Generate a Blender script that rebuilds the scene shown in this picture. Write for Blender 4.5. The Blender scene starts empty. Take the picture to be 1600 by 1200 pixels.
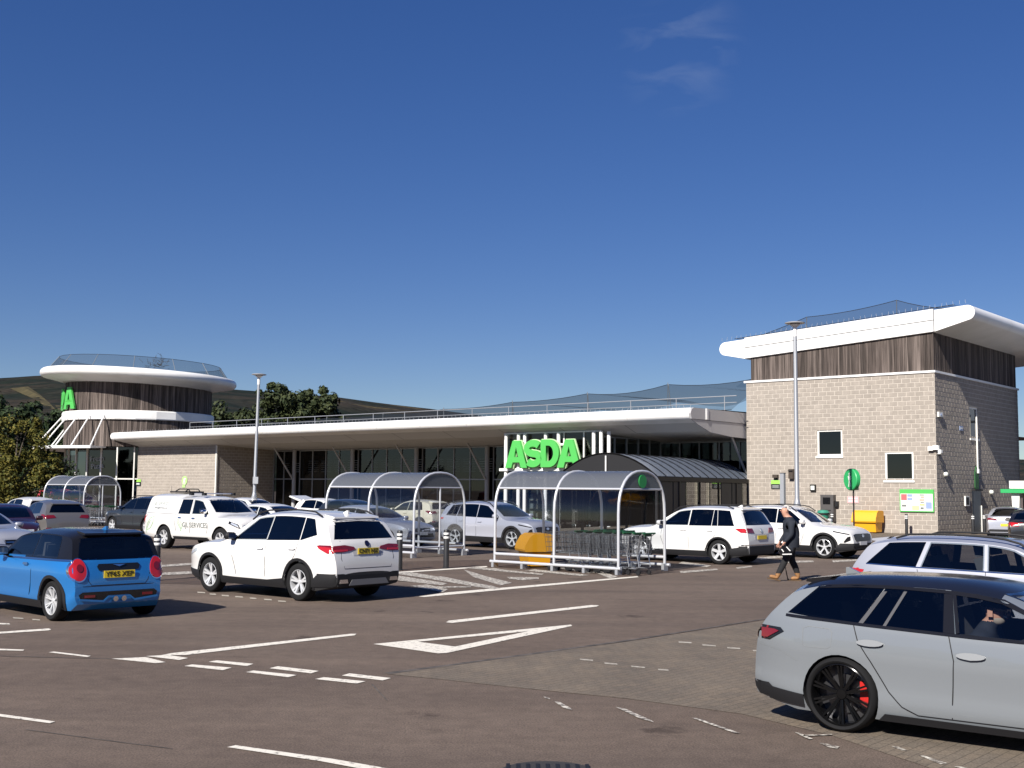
import bpy, bmesh, math, random
from math import sin, cos, pi, radians, atan2, sqrt
from mathutils import Vector, Matrix
from mathutils.bvhtree import BVHTree
rnd = random.Random(7)
scn = bpy.context.scene
COL = scn.collection

# ---------------------------------------------------------------- camera, sky, sun, exposure
F = 1850.0                      # focal length in pixels of a 1600 wide frame
CAM_H = 2.1
PITCH = math.atan(164 / F)
ROLL = radians(0.5)
cam_d = bpy.data.cameras.new('camera'); cam = bpy.data.objects.new('camera', cam_d); COL.objects.link(cam)
CAM_R = Matrix.Rotation(pi / 2 + PITCH, 3, 'X') @ Matrix.Rotation(ROLL, 3, 'Z')
cam.matrix_world = Matrix.Translation((0, 0, CAM_H)) @ CAM_R.to_4x4()
cam_d.sensor_width = 36; cam_d.lens = 36 * F / 1600; cam_d.clip_start = 0.1; cam_d.clip_end = 9000
scn.camera = cam
SUN_DIR = Vector((0.53, 0.848, 0)).normalized()      # horizontal direction the light travels
SUN_EL = radians(36)
w = bpy.data.worlds.new('World'); scn.world = w; w.use_nodes = True
nt = w.node_tree; nt.nodes.clear()
wo = nt.nodes.new('ShaderNodeOutputWorld'); bg = nt.nodes.new('ShaderNodeBackground')
sky = nt.nodes.new('ShaderNodeTexSky'); sky.sky_type = 'NISHITA'; sky.sun_disc = False
sky.sun_elevation = SUN_EL
sky.sun_rotation = atan2(-SUN_DIR.x, -SUN_DIR.y)
sky.altitude = 1500; sky.air_density = 1.0; sky.dust_density = 0.1; sky.ozone_density = 4.0
bg.inputs['Strength'].default_value = 0.073
# one thin wisp of cirrus high in the blue
tc = nt.nodes.new('ShaderNodeTexCoord'); mp = nt.nodes.new('ShaderNodeMapping')
mp.inputs['Scale'].default_value = (9, 9, 26)
nz = nt.nodes.new('ShaderNodeTexNoise'); nz.inputs['Scale'].default_value = 1.6; nz.inputs['Detail'].default_value = 7; nz.inputs['Distortion'].default_value = 0.9
cr = nt.nodes.new('ShaderNodeValToRGB'); cr.color_ramp.elements[0].position = 0.47; cr.color_ramp.elements[1].position = 0.8
dm = nt.nodes.new('ShaderNodeVectorMath'); dm.operation = 'DISTANCE'
wd = CAM_R @ Vector(((1062 - 800) / F, (600 - 78) / F, -1)); wd.normalize()
dm.inputs[1].default_value = wd
mr = nt.nodes.new('ShaderNodeMapRange'); mr.inputs['From Min'].default_value = 0.015; mr.inputs['From Max'].default_value = 0.062
mr.inputs['To Min'].default_value = 1; mr.inputs['To Max'].default_value = 0; mr.interpolation_type = 'SMOOTHSTEP'
mu = nt.nodes.new('ShaderNodeMath'); mu.operation = 'MULTIPLY'
mx = nt.nodes.new('ShaderNodeMix'); mx.data_type = 'RGBA'
mx.inputs[7].default_value = (4.6, 5.2, 6.2, 1)
m2 = nt.nodes.new('ShaderNodeMath'); m2.operation = 'MULTIPLY'; m2.inputs[1].default_value = 0.16
L = nt.links
L.new(tc.outputs['Generated'], mp.inputs[0]); L.new(mp.outputs[0], nz.inputs['Vector']); L.new(nz.outputs['Fac'], cr.inputs[0])
L.new(tc.outputs['Generated'], dm.inputs[0]); L.new(dm.outputs['Value'], mr.inputs['Value'])
L.new(cr.outputs[0], mu.inputs[0]); L.new(mr.outputs[0], mu.inputs[1]); L.new(mu.outputs[0], m2.inputs[0]); L.new(m2.outputs[0], mx.inputs[0])
hs = nt.nodes.new('ShaderNodeHueSaturation'); hs.inputs['Saturation'].default_value = 1.42; hs.inputs['Hue'].default_value = 0.521
ga = nt.nodes.new('ShaderNodeGamma'); ga.inputs[1].default_value = 0.75
L.new(sky.outputs[0], ga.inputs[0]); L.new(ga.outputs[0], hs.inputs['Color']); L.new(hs.outputs[0], mx.inputs[6]); L.new(mx.outputs[2], bg.inputs[0]); L.new(bg.outputs[0], wo.inputs[0])
sd = bpy.data.lights.new('sun', 'SUN'); sd.energy = 4.6; sd.angle = radians(0.53); sd.color = (1.0, 0.95, 0.87)
so = bpy.data.objects.new('sun', sd); COL.objects.link(so)
ld = Vector((SUN_DIR.x * cos(SUN_EL), SUN_DIR.y * cos(SUN_EL), -sin(SUN_EL)))
so.rotation_euler = ld.to_track_quat('-Z', 'Y').to_euler(); so.location = (-30, -40, 60)
scn.view_settings.view_transform = 'Standard'; scn.view_settings.look = 'None'
scn.view_settings.exposure = 0.75; scn.view_settings.gamma = 1; scn.view_settings.use_curve_mapping = False
scn.render.engine = 'CYCLES'
scn.cycles.use_denoising = True
scn.cycles.max_bounces = 7; scn.cycles.transparent_max_bounces = 24; scn.cycles.caustics_reflective = False; scn.cycles.caustics_refractive = False

# ---------------------------------------------------------------- helpers
def gp(px, py, z=0.0):
    """world point at height z seen at a photo pixel"""
    d = CAM_R @ Vector(((px - 800) / F, (600 - py) / F, -1))
    t = (z - CAM_H) / d.z
    return Vector((d.x * t, d.y * t, z))
def proj(p):
    q = CAM_R.transposed() @ (Vector(p) - Vector((0, 0, CAM_H)))
    return (800 + F * q.x / -q.z, 600 - F * q.y / -q.z)

class MB:
    def __init__(s): s.v = []; s.f = []; s.m = []
    def add(s, vs, fs, mi=0):
        n = len(s.v); s.v.extend([tuple(a) for a in vs]); s.f.extend([tuple(i + n for i in f) for f in fs]); s.m.extend([mi] * len(fs)); return s
    def box(s, c, d, M=None, mi=0):
        x, y, z = d[0] / 2, d[1] / 2, d[2] / 2
        vs = [Vector((a * x, b * y, e * z)) for e in (-1, 1) for b in (-1, 1) for a in (-1, 1)]
        if M is not None: vs = [M @ q for q in vs]
        vs = [q + Vector(c) for q in vs]
        return s.add(vs, [(0, 2, 3, 1), (4, 5, 7, 6), (0, 1, 5, 4), (2, 6, 7, 3), (1, 3, 7, 5), (0, 4, 6, 2)], mi)
    def bx(s, x0, x1, y0, y1, z0, z1, mi=0):
        return s.box(((x0 + x1) / 2, (y0 + y1) / 2, (z0 + z1) / 2), (abs(x1 - x0), abs(y1 - y0), abs(z1 - z0)), None, mi)
    def beam(s, a, b, wd, ht, up=(0, 0, 1), mi=0):
        a = Vector(a); b = Vector(b); d = b - a; l = d.length; d.normalize(); u = Vector(up)
        sx = d.cross(u)
        if sx.length < 1e-4: sx = d.cross(Vector((0, 1, 0)))
        sx.normalize(); u = sx.cross(d)
        M = Matrix((d, sx, u)).transposed()
        return s.box((a + b) / 2, (l, wd, ht), M, mi)
    def tube(s, pts, r, n=8, mi=0, cap=True, closed=False):
        pts = [Vector(p) for p in pts]; rs = r if isinstance(r, (list, tuple)) else [r] * len(pts)
        rings = []; prev = None; N = len(pts)
        for i, p in enumerate(pts):
            if closed: t = pts[(i + 1) % N] - pts[i - 1]
            else: t = pts[min(i + 1, N - 1)] - pts[max(i - 1, 0)]
            t.normalize()
            if prev is None:
                a = t.cross(Vector((0, 0, 1)))
                if a.length < 1e-3: a = t.cross(Vector((0, 1, 0)))
                a.normalize()
            else:
                a = prev - t * prev.dot(t); a.normalize()
            prev = a; b = t.cross(a)
            rings.append([p + (a * cos(2 * pi * k / n) + b * sin(2 * pi * k / n)) * rs[i] for k in range(n)])
        vs = [q for g in rings for q in g]; fs = []
        for i in range(N if closed else N - 1):
            j = (i + 1) % N
            for k in range(n):
                fs.append((i * n + k, i * n + (k + 1) % n, j * n + (k + 1) % n, j * n + k))
        if cap and not closed:
            fs.append(tuple(range(n - 1, -1, -1))); fs.append(tuple((N - 1) * n + k for k in range(n)))
        return s.add(vs, fs, mi)
    def lathe(s, prof, n=24, M=None, mi=0, closed=False):
        """prof: (r, h) pairs turned about z"""
        vs = []; fs = []
        for r, h in prof:
            for k in range(n):
                q = Vector((r * cos(2 * pi * k / n), r * sin(2 * pi * k / n), h))
                vs.append(M @ q if M is not None else q)
        P = len(prof)
        for i in range(P if closed else P - 1):
            j = (i + 1) % P
            for k in range(n): fs.append((i * n + k, i * n + (k + 1) % n, j * n + (k + 1) % n, j * n + k))
        return s.add(vs, fs, mi)
    def prism(s, poly, fr, d0, d1, mi=0):
        """poly: 2D outline, fr(a, b, d) -> point"""
        n = len(poly)
        vs = [fr(a, b, d0) for a, b in poly] + [fr(a, b, d1) for a, b in poly]
        fs = [tuple(range(n - 1, -1, -1)), tuple(range(n, 2 * n))] + [(i, (i + 1) % n, n + (i + 1) % n, n + i) for i in range(n)]
        return s.add(vs, fs, mi)
    def mesh(s, name):
        me = bpy.data.meshes.new(name); me.from_pydata(s.v, [], s.f)
        if any(s.m): me.polygons.foreach_set('material_index', s.m)
        me.update(); return me
    def clean(s, name):
        me = s.mesh(name); bm = bmesh.new(); bm.from_mesh(me); bmesh.ops.recalc_face_normals(bm, faces=bm.faces); bm.to_mesh(me); bm.free(); return me

def smooth(me, ang=35):
    me.polygons.foreach_set('use_smooth', [True] * len(me.polygons)); me.set_sharp_from_angle(angle=radians(ang)); me.update()

def obj(name, me, mat=None, parent=None, sm=None, loc=None):
    if isinstance(me, MB): me = me.clean(name)
    if sm: smooth(me, sm)
    if mat is not None and not me.materials:
        for m in (mat if isinstance(mat, (list, tuple)) else [mat]): me.materials.append(m)
    o = bpy.data.objects.new(name, me); COL.objects.link(o)
    if parent: o.parent = parent
    if loc is not None: o.location = loc
    return o
def tag(o, label, cat, group=None):
    o['label'] = label; o['category'] = cat
    if group: o['group'] = group
    return o
def thing(name, label, cat, loc=(0, 0, 0), rz=0, group=None):
    o = bpy.data.objects.new(name, None); COL.objects.link(o); o.location = loc; o.rotation_euler = (0, 0, rz); o.empty_display_size = 0.2
    return tag(o, label, cat, group)
def part_empty(name, parent, loc=(0, 0, 0), rz=0):
    o = bpy.data.objects.new(name, None); COL.objects.link(o); o.parent = parent; o.location = loc; o.rotation_euler = (0, 0, rz); o.empty_display_size = 0.1; return o
def struct(o): o['kind'] = 'structure'; return o
def copy_tree(o, parent=None):
    c = o.copy(); COL.objects.link(c); c.parent = parent
    for ch in o.children: copy_tree(ch, c)
    return c

# ---------------------------------------------------------------- materials
MATS = {}
def mat(name, col=(.5, .5, .5), rough=.6, metal=0, spec=.5, coat=0, emit=None, es=1):
    if name in MATS: return MATS[name]
    m = bpy.data.materials.new(name); m.use_nodes = True; b = m.node_tree.nodes['Principled BSDF']
    b.inputs['Base Color'].default_value = (*col, 1); b.inputs['Roughness'].default_value = rough; b.inputs['Metallic'].default_value = metal
    b.inputs['Specular IOR Level'].default_value = spec
    if coat: b.inputs['Coat Weight'].default_value = coat; b.inputs['Coat Roughness'].default_value = 0.03
    if emit: b.inputs['Emission Color'].default_value = (*emit, 1); b.inputs['Emission Strength'].default_value = es
    MATS[name] = m; return m
def nodes(m): return m.node_tree.nodes, m.node_tree.links, m.node_tree.nodes['Principled BSDF']
def vary(m, c1, c2, scale=3, detail=4, coord='Object', bump=0, bscale=40, lo=.35, hi=.65, rough=None, stretch=None):
    """noise between two colours, optional noise bump"""
    N, K, b = nodes(m)
    t = N.new('ShaderNodeTexCoord'); src = t.outputs[coord]
    if stretch:
        p = N.new('ShaderNodeMapping'); p.inputs['Scale'].default_value = stretch; K.new(src, p.inputs[0]); src = p.outputs[0]
    n = N.new('ShaderNodeTexNoise'); n.inputs['Scale'].default_value = scale; n.inputs['Detail'].default_value = detail; K.new(src, n.inputs['Vector'])
    r = N.new('ShaderNodeValToRGB'); r.color_ramp.elements[0].position = lo; r.color_ramp.elements[1].position = hi
    r.color_ramp.elements[0].color = (*c1, 1); r.color_ramp.elements[1].color = (*c2, 1)
    K.new(n.outputs['Fac'], r.inputs[0]); K.new(r.outputs[0], b.inputs['Base Color'])
    if bump:
        n2 = N.new('ShaderNodeTexNoise'); n2.inputs['Scale'].default_value = bscale; n2.inputs['Detail'].default_value = 4; K.new(src, n2.inputs['Vector'])
        bp = N.new('ShaderNodeBump'); bp.inputs['Strength'].default_value = bump; bp.inputs['Distance'].default_value = 0.02
        K.new(n2.outputs['Fac'], bp.inputs['Height']); K.new(bp.outputs[0], b.inputs['Normal'])
    return r
def per_piece(m, base, spread=.25, hue=None, noise=.12, nscale=6, stretch=None):
    """every piece (object or island) takes its own shade"""
    N, K, b = nodes(m)
    oi = N.new('ShaderNodeObjectInfo'); ge = N.new('ShaderNodeNewGeometry')
    ad = N.new('ShaderNodeMath'); ad.operation = 'ADD'; K.new(oi.outputs['Random'], ad.inputs[0]); K.new(ge.outputs['Random Per Island'], ad.inputs[1])
    fr = N.new('ShaderNodeMath'); fr.operation = 'FRACT'; K.new(ad.outputs[0], fr.inputs[0])
    r = N.new('ShaderNodeValToRGB')
    a = [c * (1 - spread) for c in base]; z = [c * (1 + spread) for c in base]
    r.color_ramp.elements[0].color = (*a, 1); r.color_ramp.elements[1].color = (*z, 1)
    if hue: e = r.color_ramp.elements.new(.5); e.color = (*hue, 1)
    K.new(fr.outputs[0], r.inputs[0])
    t = N.new('ShaderNodeTexCoord'); src = t.outputs['Object']
    gp_ = N.new('ShaderNodeNewGeometry'); src = gp_.outputs['Position']
    if stretch:
        p = N.new('ShaderNodeMapping'); p.inputs['Scale'].default_value = stretch; K.new(src, p.inputs[0]); src = p.outputs[0]
    n = N.new('ShaderNodeTexNoise'); n.inputs['Scale'].default_value = nscale; n.inputs['Detail'].default_value = 6; K.new(src, n.inputs['Vector'])
    mrn = N.new('ShaderNodeMapRange'); mrn.inputs['From Min'].default_value = .3; mrn.inputs['From Max'].default_value = .7
    mrn.inputs['To Min'].default_value = 1 - noise; mrn.inputs['To Max'].default_value = 1 + noise; K.new(n.outputs['Fac'], mrn.inputs['Value'])
    mm = N.new('ShaderNodeVectorMath'); mm.operation = 'SCALE'; K.new(r.outputs[0], mm.inputs[0]); K.new(mrn.outputs[0], mm.inputs['Scale'])
    K.new(mm.outputs[0], b.inputs['Base Color']); return m
def glass(name, tint, refl_rough=.02, refl=1.5):
    """thin pane: tinted see-through plus mirror reflection"""
    if name in MATS: return MATS[name]
    m = bpy.data.materials.new(name); m.use_nodes = True; N = m.node_tree.nodes; K = m.node_tree.links; N.clear()
    o = N.new('ShaderNodeOutputMaterial'); tr = N.new('ShaderNodeBsdfTransparent'); tr.inputs[0].default_value = (*tint, 1)
    g = N.new('ShaderNodeBsdfGlossy'); g.inputs['Roughness'].default_value = refl_rough; g.inputs[0].default_value = (1, 1, 1, 1)
    fr = N.new('ShaderNodeFresnel'); fr.inputs[0].default_value = 1.5
    ml = N.new('ShaderNodeMath'); ml.operation = 'MULTIPLY'; ml.inputs[1].default_value = refl
    mx = N.new('ShaderNodeMixShader'); K.new(fr.outputs[0], ml.inputs[0]); K.new(ml.outputs[0], mx.inputs[0]); K.new(tr.outputs[0], mx.inputs[1]); K.new(g.outputs[0], mx.inputs[2])
    K.new(mx.outputs[0], o.inputs[0]); MATS[name] = m; return m
M_BLACK = mat('black_plastic', (.013, .013, .015), .6, 0, .3)
M_TYRE = mat('tyre_rubber', (.012, .012, .013), .85, 0, .2)
M_TRIM = mat('gloss_black', (.01, .01, .012), .12)
M_DARKIN = mat('cabin_dark', (.02, .02, .022), .8)
M_SEAT = mat('seat_cloth', (.07, .07, .075), .85)
M_ALLOY = mat('alloy', (.66, .67, .69), .3, .35)
M_ALLOYD = mat('alloy_dark', (.12, .12, .13), .3, .8)
M_CHROME = mat('chrome', (.8, .8, .82), .08, 1)
M_RED = mat('lamp_red', (.42, .012, .016), .12, 0, .6, .6)
M_REDD = mat('lamp_deep_red', (.16, .006, .012), .1, 0, .6, .6)
M_LAMP = mat('lamp_clear', (.6, .62, .66), .1, .4, .8, .6)
M_YPLATE = mat('plate_yellow', (.75, .55, .03), .5)
M_WPLATE = mat('plate_white', (.7, .7, .7), .5)
M_INK = mat('plate_ink', (.01, .01, .01), .6)
M_CARGLASS = glass('car_glass', (.66, .70, .72))
M_PRIVACY = glass('privacy_glass', (.07, .075, .085))
def paint(name, col, metal=0.0, rough=.32):
    m = mat(name, col, rough, metal, .5, 1.0); return m
# ---------------------------------------------------------------- cars
def crom(pts, sub=5):
    """Catmull-Rom through 2D points"""
    P = [Vector(p) for p in pts]; out = []
    for i in range(len(P) - 1):
        a = P[max(i - 1, 0)]; b = P[i]; c = P[i + 1]; d = P[min(i + 2, len(P) - 1)]
        m1 = (c - a) * .5; m2 = (d - b) * .5; l = (c - b).length
        if m1.length > l: m1 *= l / m1.length
        if m2.length > l: m2 *= l / m2.length
        for k in range(sub):
            t = k / sub; t2 = t * t; t3 = t2 * t
            out.append(b * (2 * t3 - 3 * t2 + 1) + m1 * (t3 - 2 * t2 + t) + c * (-2 * t3 + 3 * t2) + m2 * (t3 - t2))
    out.append(P[-1]); return out
def interp(tab, x):
    """tab sorted by descending or ascending x"""
    t = sorted(tab)
    if x <= t[0][0]: return t[0][1]
    for (x0, z0), (x1, z1) in zip(t, t[1:]):
        if x <= x1: return z0 + (z1 - z0) * (x - x0) / max(x1 - x0, 1e-6)
    return t[-1][1]

def boolean(me, cut, solver='MANIFOLD'):
    a = bpy.data.objects.new('tmpa', me); b = bpy.data.objects.new('tmpb', cut); COL.objects.link(a); COL.objects.link(b)
    md = a.modifiers.new('b', 'BOOLEAN'); md.object = b; md.operation = 'DIFFERENCE'
    try: md.solver = solver
    except Exception: md.solver = 'EXACT'
    try: md.material_mode = 'TRANSFER'
    except Exception: pass
    dg = bpy.context.evaluated_depsgraph_get(); r = bpy.data.meshes.new_from_object(a.evaluated_get(dg))
    bpy.data.objects.remove(a); bpy.data.objects.remove(b)
    return r

class Body:
    """lofted car body. x runs forward from the rear axle, y to the left, z up"""
    def __init__(s, sp):
        s.sp = sp; wb = sp['wb']; s.xf = wb + sp['fo']; s.xr = -sp['ro']; s.W2 = sp['W'] / 2; s.H = sp['H']
        s.top = crom(sp['top'], 5)
        # drop repeated x
        st = [s.top[0]]
        for p in s.top[1:]:
            if p.x < st[-1].x - 1e-3: st.append(p)
        # refine long gaps
        o = [st[0]]
        for p in st[1:]:
            g = o[-1].x - p.x; n = max(1, int(g / .11))
            a = o[-1]
            for k in range(1, n + 1): o.append(a.lerp(p, k / n))
        s.st = o; s.tt = [(p.x, p.y) for p in o]; s.tab = sorted(s.tt)
        s.belt = sp['belt']; s.tum = sp.get('tum', .70)
    def ztop(s, x): return interp(s.tab, x)
    def zb(s, x):
        g = s.sp.get('gc', .2); e = s.sp.get('ge', .12)
        a = max(0, (x - (s.sp['wb'] + .45)) / (s.xf - s.sp['wb'] - .45)); b = max(0, (-.45 - x) / (-.45 - s.xr)); return g + e * max(a, b)
    def w(s, x):
        fx = s.xf - .95; rx = s.xr + .8; r = 1
        if x > fx: r = 1 - s.sp.get('pf', .24) * ((x - fx) / .95) ** 2.6
        if x < rx: r = 1 - s.sp.get('pr', .15) * ((rx - x) / .8) ** 3.0
        return s.W2 * r
    def y(s, x, z):
        b = interp(s.belt, x); zb = s.zb(x); w = s.w(x); sh = s.sp.get('sh', .955)
        if z <= b:
            q = max(0, (z - zb) / (b - zb)); return w * interp([(0, .925), (.1, .968), (.2, .988), (.33, .976), (.5, .984), (.68, 1.0), (.76, .995), (.9, .976), (1, sh)], q)
        return w * (sh - (sh - s.tum) * (z - b) / max(.1, s.H - b))
    def section(s, x, inset=0, zlow=None, nl=14, ng=5, ntp=7):
        zt = s.ztop(x) - inset; b = interp(s.belt, x); zb = s.zb(x) if zlow is None else zlow
        c = min(s.sp.get('crown', .085), max(.015, (zt - zb) * .4)); ze = zt - c; zs = min(b, ze)
        rows = []
        for k in range(nl): z = zb + (zs - zb) * k / (nl - 1); rows.append((s.y(x, z) - inset, z))
        for k in range(1, ng + 1): z = zs + (ze - zs) * k / ng; rows.append((s.y(x, z) - inset, z))
        ye = rows[-1][0]
        for k in range(1, ntp + 1):
            t = k / ntp; yy = ye * (1 - t) ** 1.35 if k < ntp else 0
            rows.append((yy, ze + c * (1 - (yy / ye) ** 3.2)))
        return rows
    def solid(s, xs, inset=0, zlow=None):
        mb = MB(); secs = [s.section(x, inset, zlow) for x in xs]; R = len(secs[0]); N = 2 * R - 1
        for x, r in zip(xs, secs):
            mb.v += [(x, yy, z) for yy, z in r] + [(x, -yy, z) for yy, z in reversed(r[:-1])]
        for i in range(len(xs) - 1):
            for k in range(N): mb.f.append((i * N + k, i * N + (k + 1) % N, (i + 1) * N + (k + 1) % N, (i + 1) * N + k))
        mb.f.append(tuple(range(N - 1, -1, -1))); mb.f.append(tuple((len(xs) - 1) * N + k for k in range(N)))
        mb.m = [0] * len(mb.f); return mb

def patch(bvh, axis, poly, off=.004, cell=.06, edge=.012, mirror=False):
    """a piece of trim, lamp or pane laid on the body. axis L/R: (x,z), F/B: (y,z), T: (x,y)"""
    bm = bmesh.new(); vs = [bm.verts.new((a, b, 0)) for a, b in poly]
    try: bm.faces.new(vs)
    except ValueError: bm.free(); return None
    a0 = min(p[0] for p in poly); a1 = max(p[0] for p in poly); b0 = min(p[1] for p in poly); b1 = max(p[1] for p in poly)
    for lo, hi, no in ((a0, a1, (1, 0, 0)), (b0, b1, (0, 1, 0))):
        n = int((hi - lo) / cell)
        for k in range(1, n + 1):
            c = lo + (hi - lo) * k / (n + 1); co = (c, 0, 0) if no[0] else (0, c, 0)
            bmesh.ops.bisect_plane(bm, geom=bm.verts[:] + bm.edges[:] + bm.faces[:], plane_co=co, plane_no=no, dist=1e-5)
    bmesh.ops.triangulate(bm, faces=[f for f in bm.faces if len(f.verts) > 4])
    D = {'L': Vector((0, -1, 0)), 'R': Vector((0, 1, 0)), 'F': Vector((-1, 0, 0)), 'B': Vector((1, 0, 0)), 'T': Vector((0, 0, -1))}[axis]
    def P(a, b):
        if axis in 'LR': return Vector((a, 0, b)) - D * 6
        if axis in 'FB': return Vector((0, a, b)) - D * 9
        return Vector((a, b, 6))
    nrm = {}
    for v in bm.verts:
        o = P(v.co.x, v.co.y); h = bvh.ray_cast(o, D)
        if h[0] is None or (axis in 'LR' and h[0].y * D.y > 0):
            q = bvh.find_nearest(o + D * (5 if axis != 'T' else 5)); h = q
        n = h[1] if h[1].dot(D) < 0 else -h[1]
        v.co = h[0] + n * off; nrm[v] = n
    if edge:
        be = [e for e in bm.edges if len(e.link_faces) == 1]
        ex = bmesh.ops.extrude_edge_only(bm, edges=be); nv = [g for g in ex['geom'] if isinstance(g, bmesh.types.BMVert)]
        for v in nv: v.co = v.co + D * edge
    bmesh.ops.recalc_face_normals(bm, faces=bm.faces)
    me = bpy.data.meshes.new('patch'); bm.to_mesh(me); bm.free()
    # faces look outward
    c = sum((p.normal.dot(D) * p.area for p in me.polygons), 0)
    if c > 0: me.flip_normals()
    smooth(me, 40); return me

def strip(pts, wd):
    """polyline -> polygon of given width"""
    P = [Vector(p) for p in pts]; l = []; r = []
    for i, p in enumerate(P):
        t = (P[min(i + 1, len(P) - 1)] - P[max(i - 1, 0)]).normalized(); n = Vector((-t.y, t.x)) * wd / 2
        l.append(tuple(p + n)); r.append(tuple(p - n))
    return l + r[::-1]
def arc(cx, cz, r, a0, a1, n=14): return [(cx + r * cos(radians(a0 + (a1 - a0) * k / n)), cz + r * sin(radians(a0 + (a1 - a0) * k / n))) for k in range(n + 1)]

def text_mesh(body, size, ext=0.002, bold=0.0, align='CENTER'):
    c = bpy.data.curves.new('t', 'FONT'); c.body = body; c.size = size; c.extrude = ext; c.offset = bold; c.align_x = align; c.align_y = 'CENTER'; c.resolution_u = 3
    o = bpy.data.objects.new('t', c); COL.objects.link(o); dg = bpy.context.evaluated_depsgraph_get()
    me = bpy.data.meshes.new_from_object(o.evaluated_get(dg)); bpy.data.objects.remove(o); return me

WHEELS = {}
def wheel(parent, x, side, y, r, style, wd=.22):
    key = (round(r, 3), tuple(sorted(style.items(), key=str)), wd)
    if key not in WHEELS:
        rr = style.get('rim', .69) * r; n = style.get('n', 5)
        Mx = Matrix(((1, 0, 0), (0, 0, -1), (0, 1, 0)))          # z axis -> -y ... outward set below
        Mo = Matrix(((1, 0, 0), (0, 0, 1), (0, -1, 0)))           # lathe h -> +y
        t = MB(); hw = wd / 2
        t.lathe([(rr * .97, -hw), (r * .9, -hw * 1.02), (r * .965, -hw * .85), (r, -hw * .55), (r, hw * .55), (r * .965, hw * .85), (r * .9, hw * 1.02), (rr * 1.0, hw * .93), (rr * .97, hw * .8)], 40, Mo, closed=True)
        tm = t.clean('tyre'); smooth(tm, 50); tm.materials.append(M_TYRE)
        d = MB()      # barrel, lip and dark dish
        d.lathe([(rr * .99, hw * .86), (rr * .95, hw * .9), (rr * .92, hw * .75), (rr * .90, -hw * .5)], 40, Mo)
        sw = style.get('w', .16) * rr
        for k in range(n):
            a = 2 * pi * k / n + style.get('ph', .3)
            for off in ((-style['pair'], style['pair']) if 'pair' in style else (0,)):
                for (q0, q1, m_) in ((a + off * .45, a + off * 1.0, 0),):
                    p0 = Vector((cos(q0) * rr * .16, hw * .52, sin(q0) * rr * .16)); p1 = Vector((cos(q1) * rr * .93, hw * .78, sin(q1) * rr * .93))
                    dr = (p1 - p0).normalized(); up = Vector((0, 1, 0)); sx = dr.cross(up).normalized()
                    a0 = sw * .5; a1 = sw * style.get('fl', .8) * .5
                    vs = [p0 + sx * a0, p0 - sx * a0, p1 - sx * a1, p1 + sx * a1]; vs2 = [q - up * .035 for q in vs]
                    d.add(vs + vs2, [(0, 1, 2, 3), (7, 6, 5, 4), (0, 4, 5, 1), (1, 5, 6, 2), (2, 6, 7, 3), (3, 7, 4, 0)])
                    if style.get('fork'):
                        for fo in (-.16, .16):
                            mpt = p0.lerp(p1, .5); e = Vector((cos(q1 + fo) * rr * .93, hw * .78, sin(q1 + fo) * rr * .93)); d.beam(mpt, e, sw * .55, .03, (0, 1, 0))
        d.lathe([(0.001, hw * .62), (rr * .15, hw * .6), (rr * .2, hw * .45), (rr * .2, hw * .2)], 20, Mo)
        rm = d.clean('rim'); smooth(rm, 30); rm.materials.append(style.get('mat', M_ALLOY))
        k = MB(); k.lathe([(0.001, -hw * .1), (rr * .62, -hw * .1), (rr * .62, -hw * .3), (rr * .93, -hw * .35), (rr * .93, -hw * .6), (.001, -hw * .6)], 28, Mo)
        km = k.clean('brake_disc'); smooth(km, 30); km.materials.append(style.get('disc', M_ALLOYD) if style.get('disc') else M_BLACK)
        WHEELS[key] = (tm, rm, km)
    e = part_empty('wheel', parent, (x, y, r), 0 if side > 0 else pi)
    for nm, me in zip(('tyre', 'rim', 'brake_disc'), WHEELS[key]): obj(nm, me, None, e)
    return e

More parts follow.
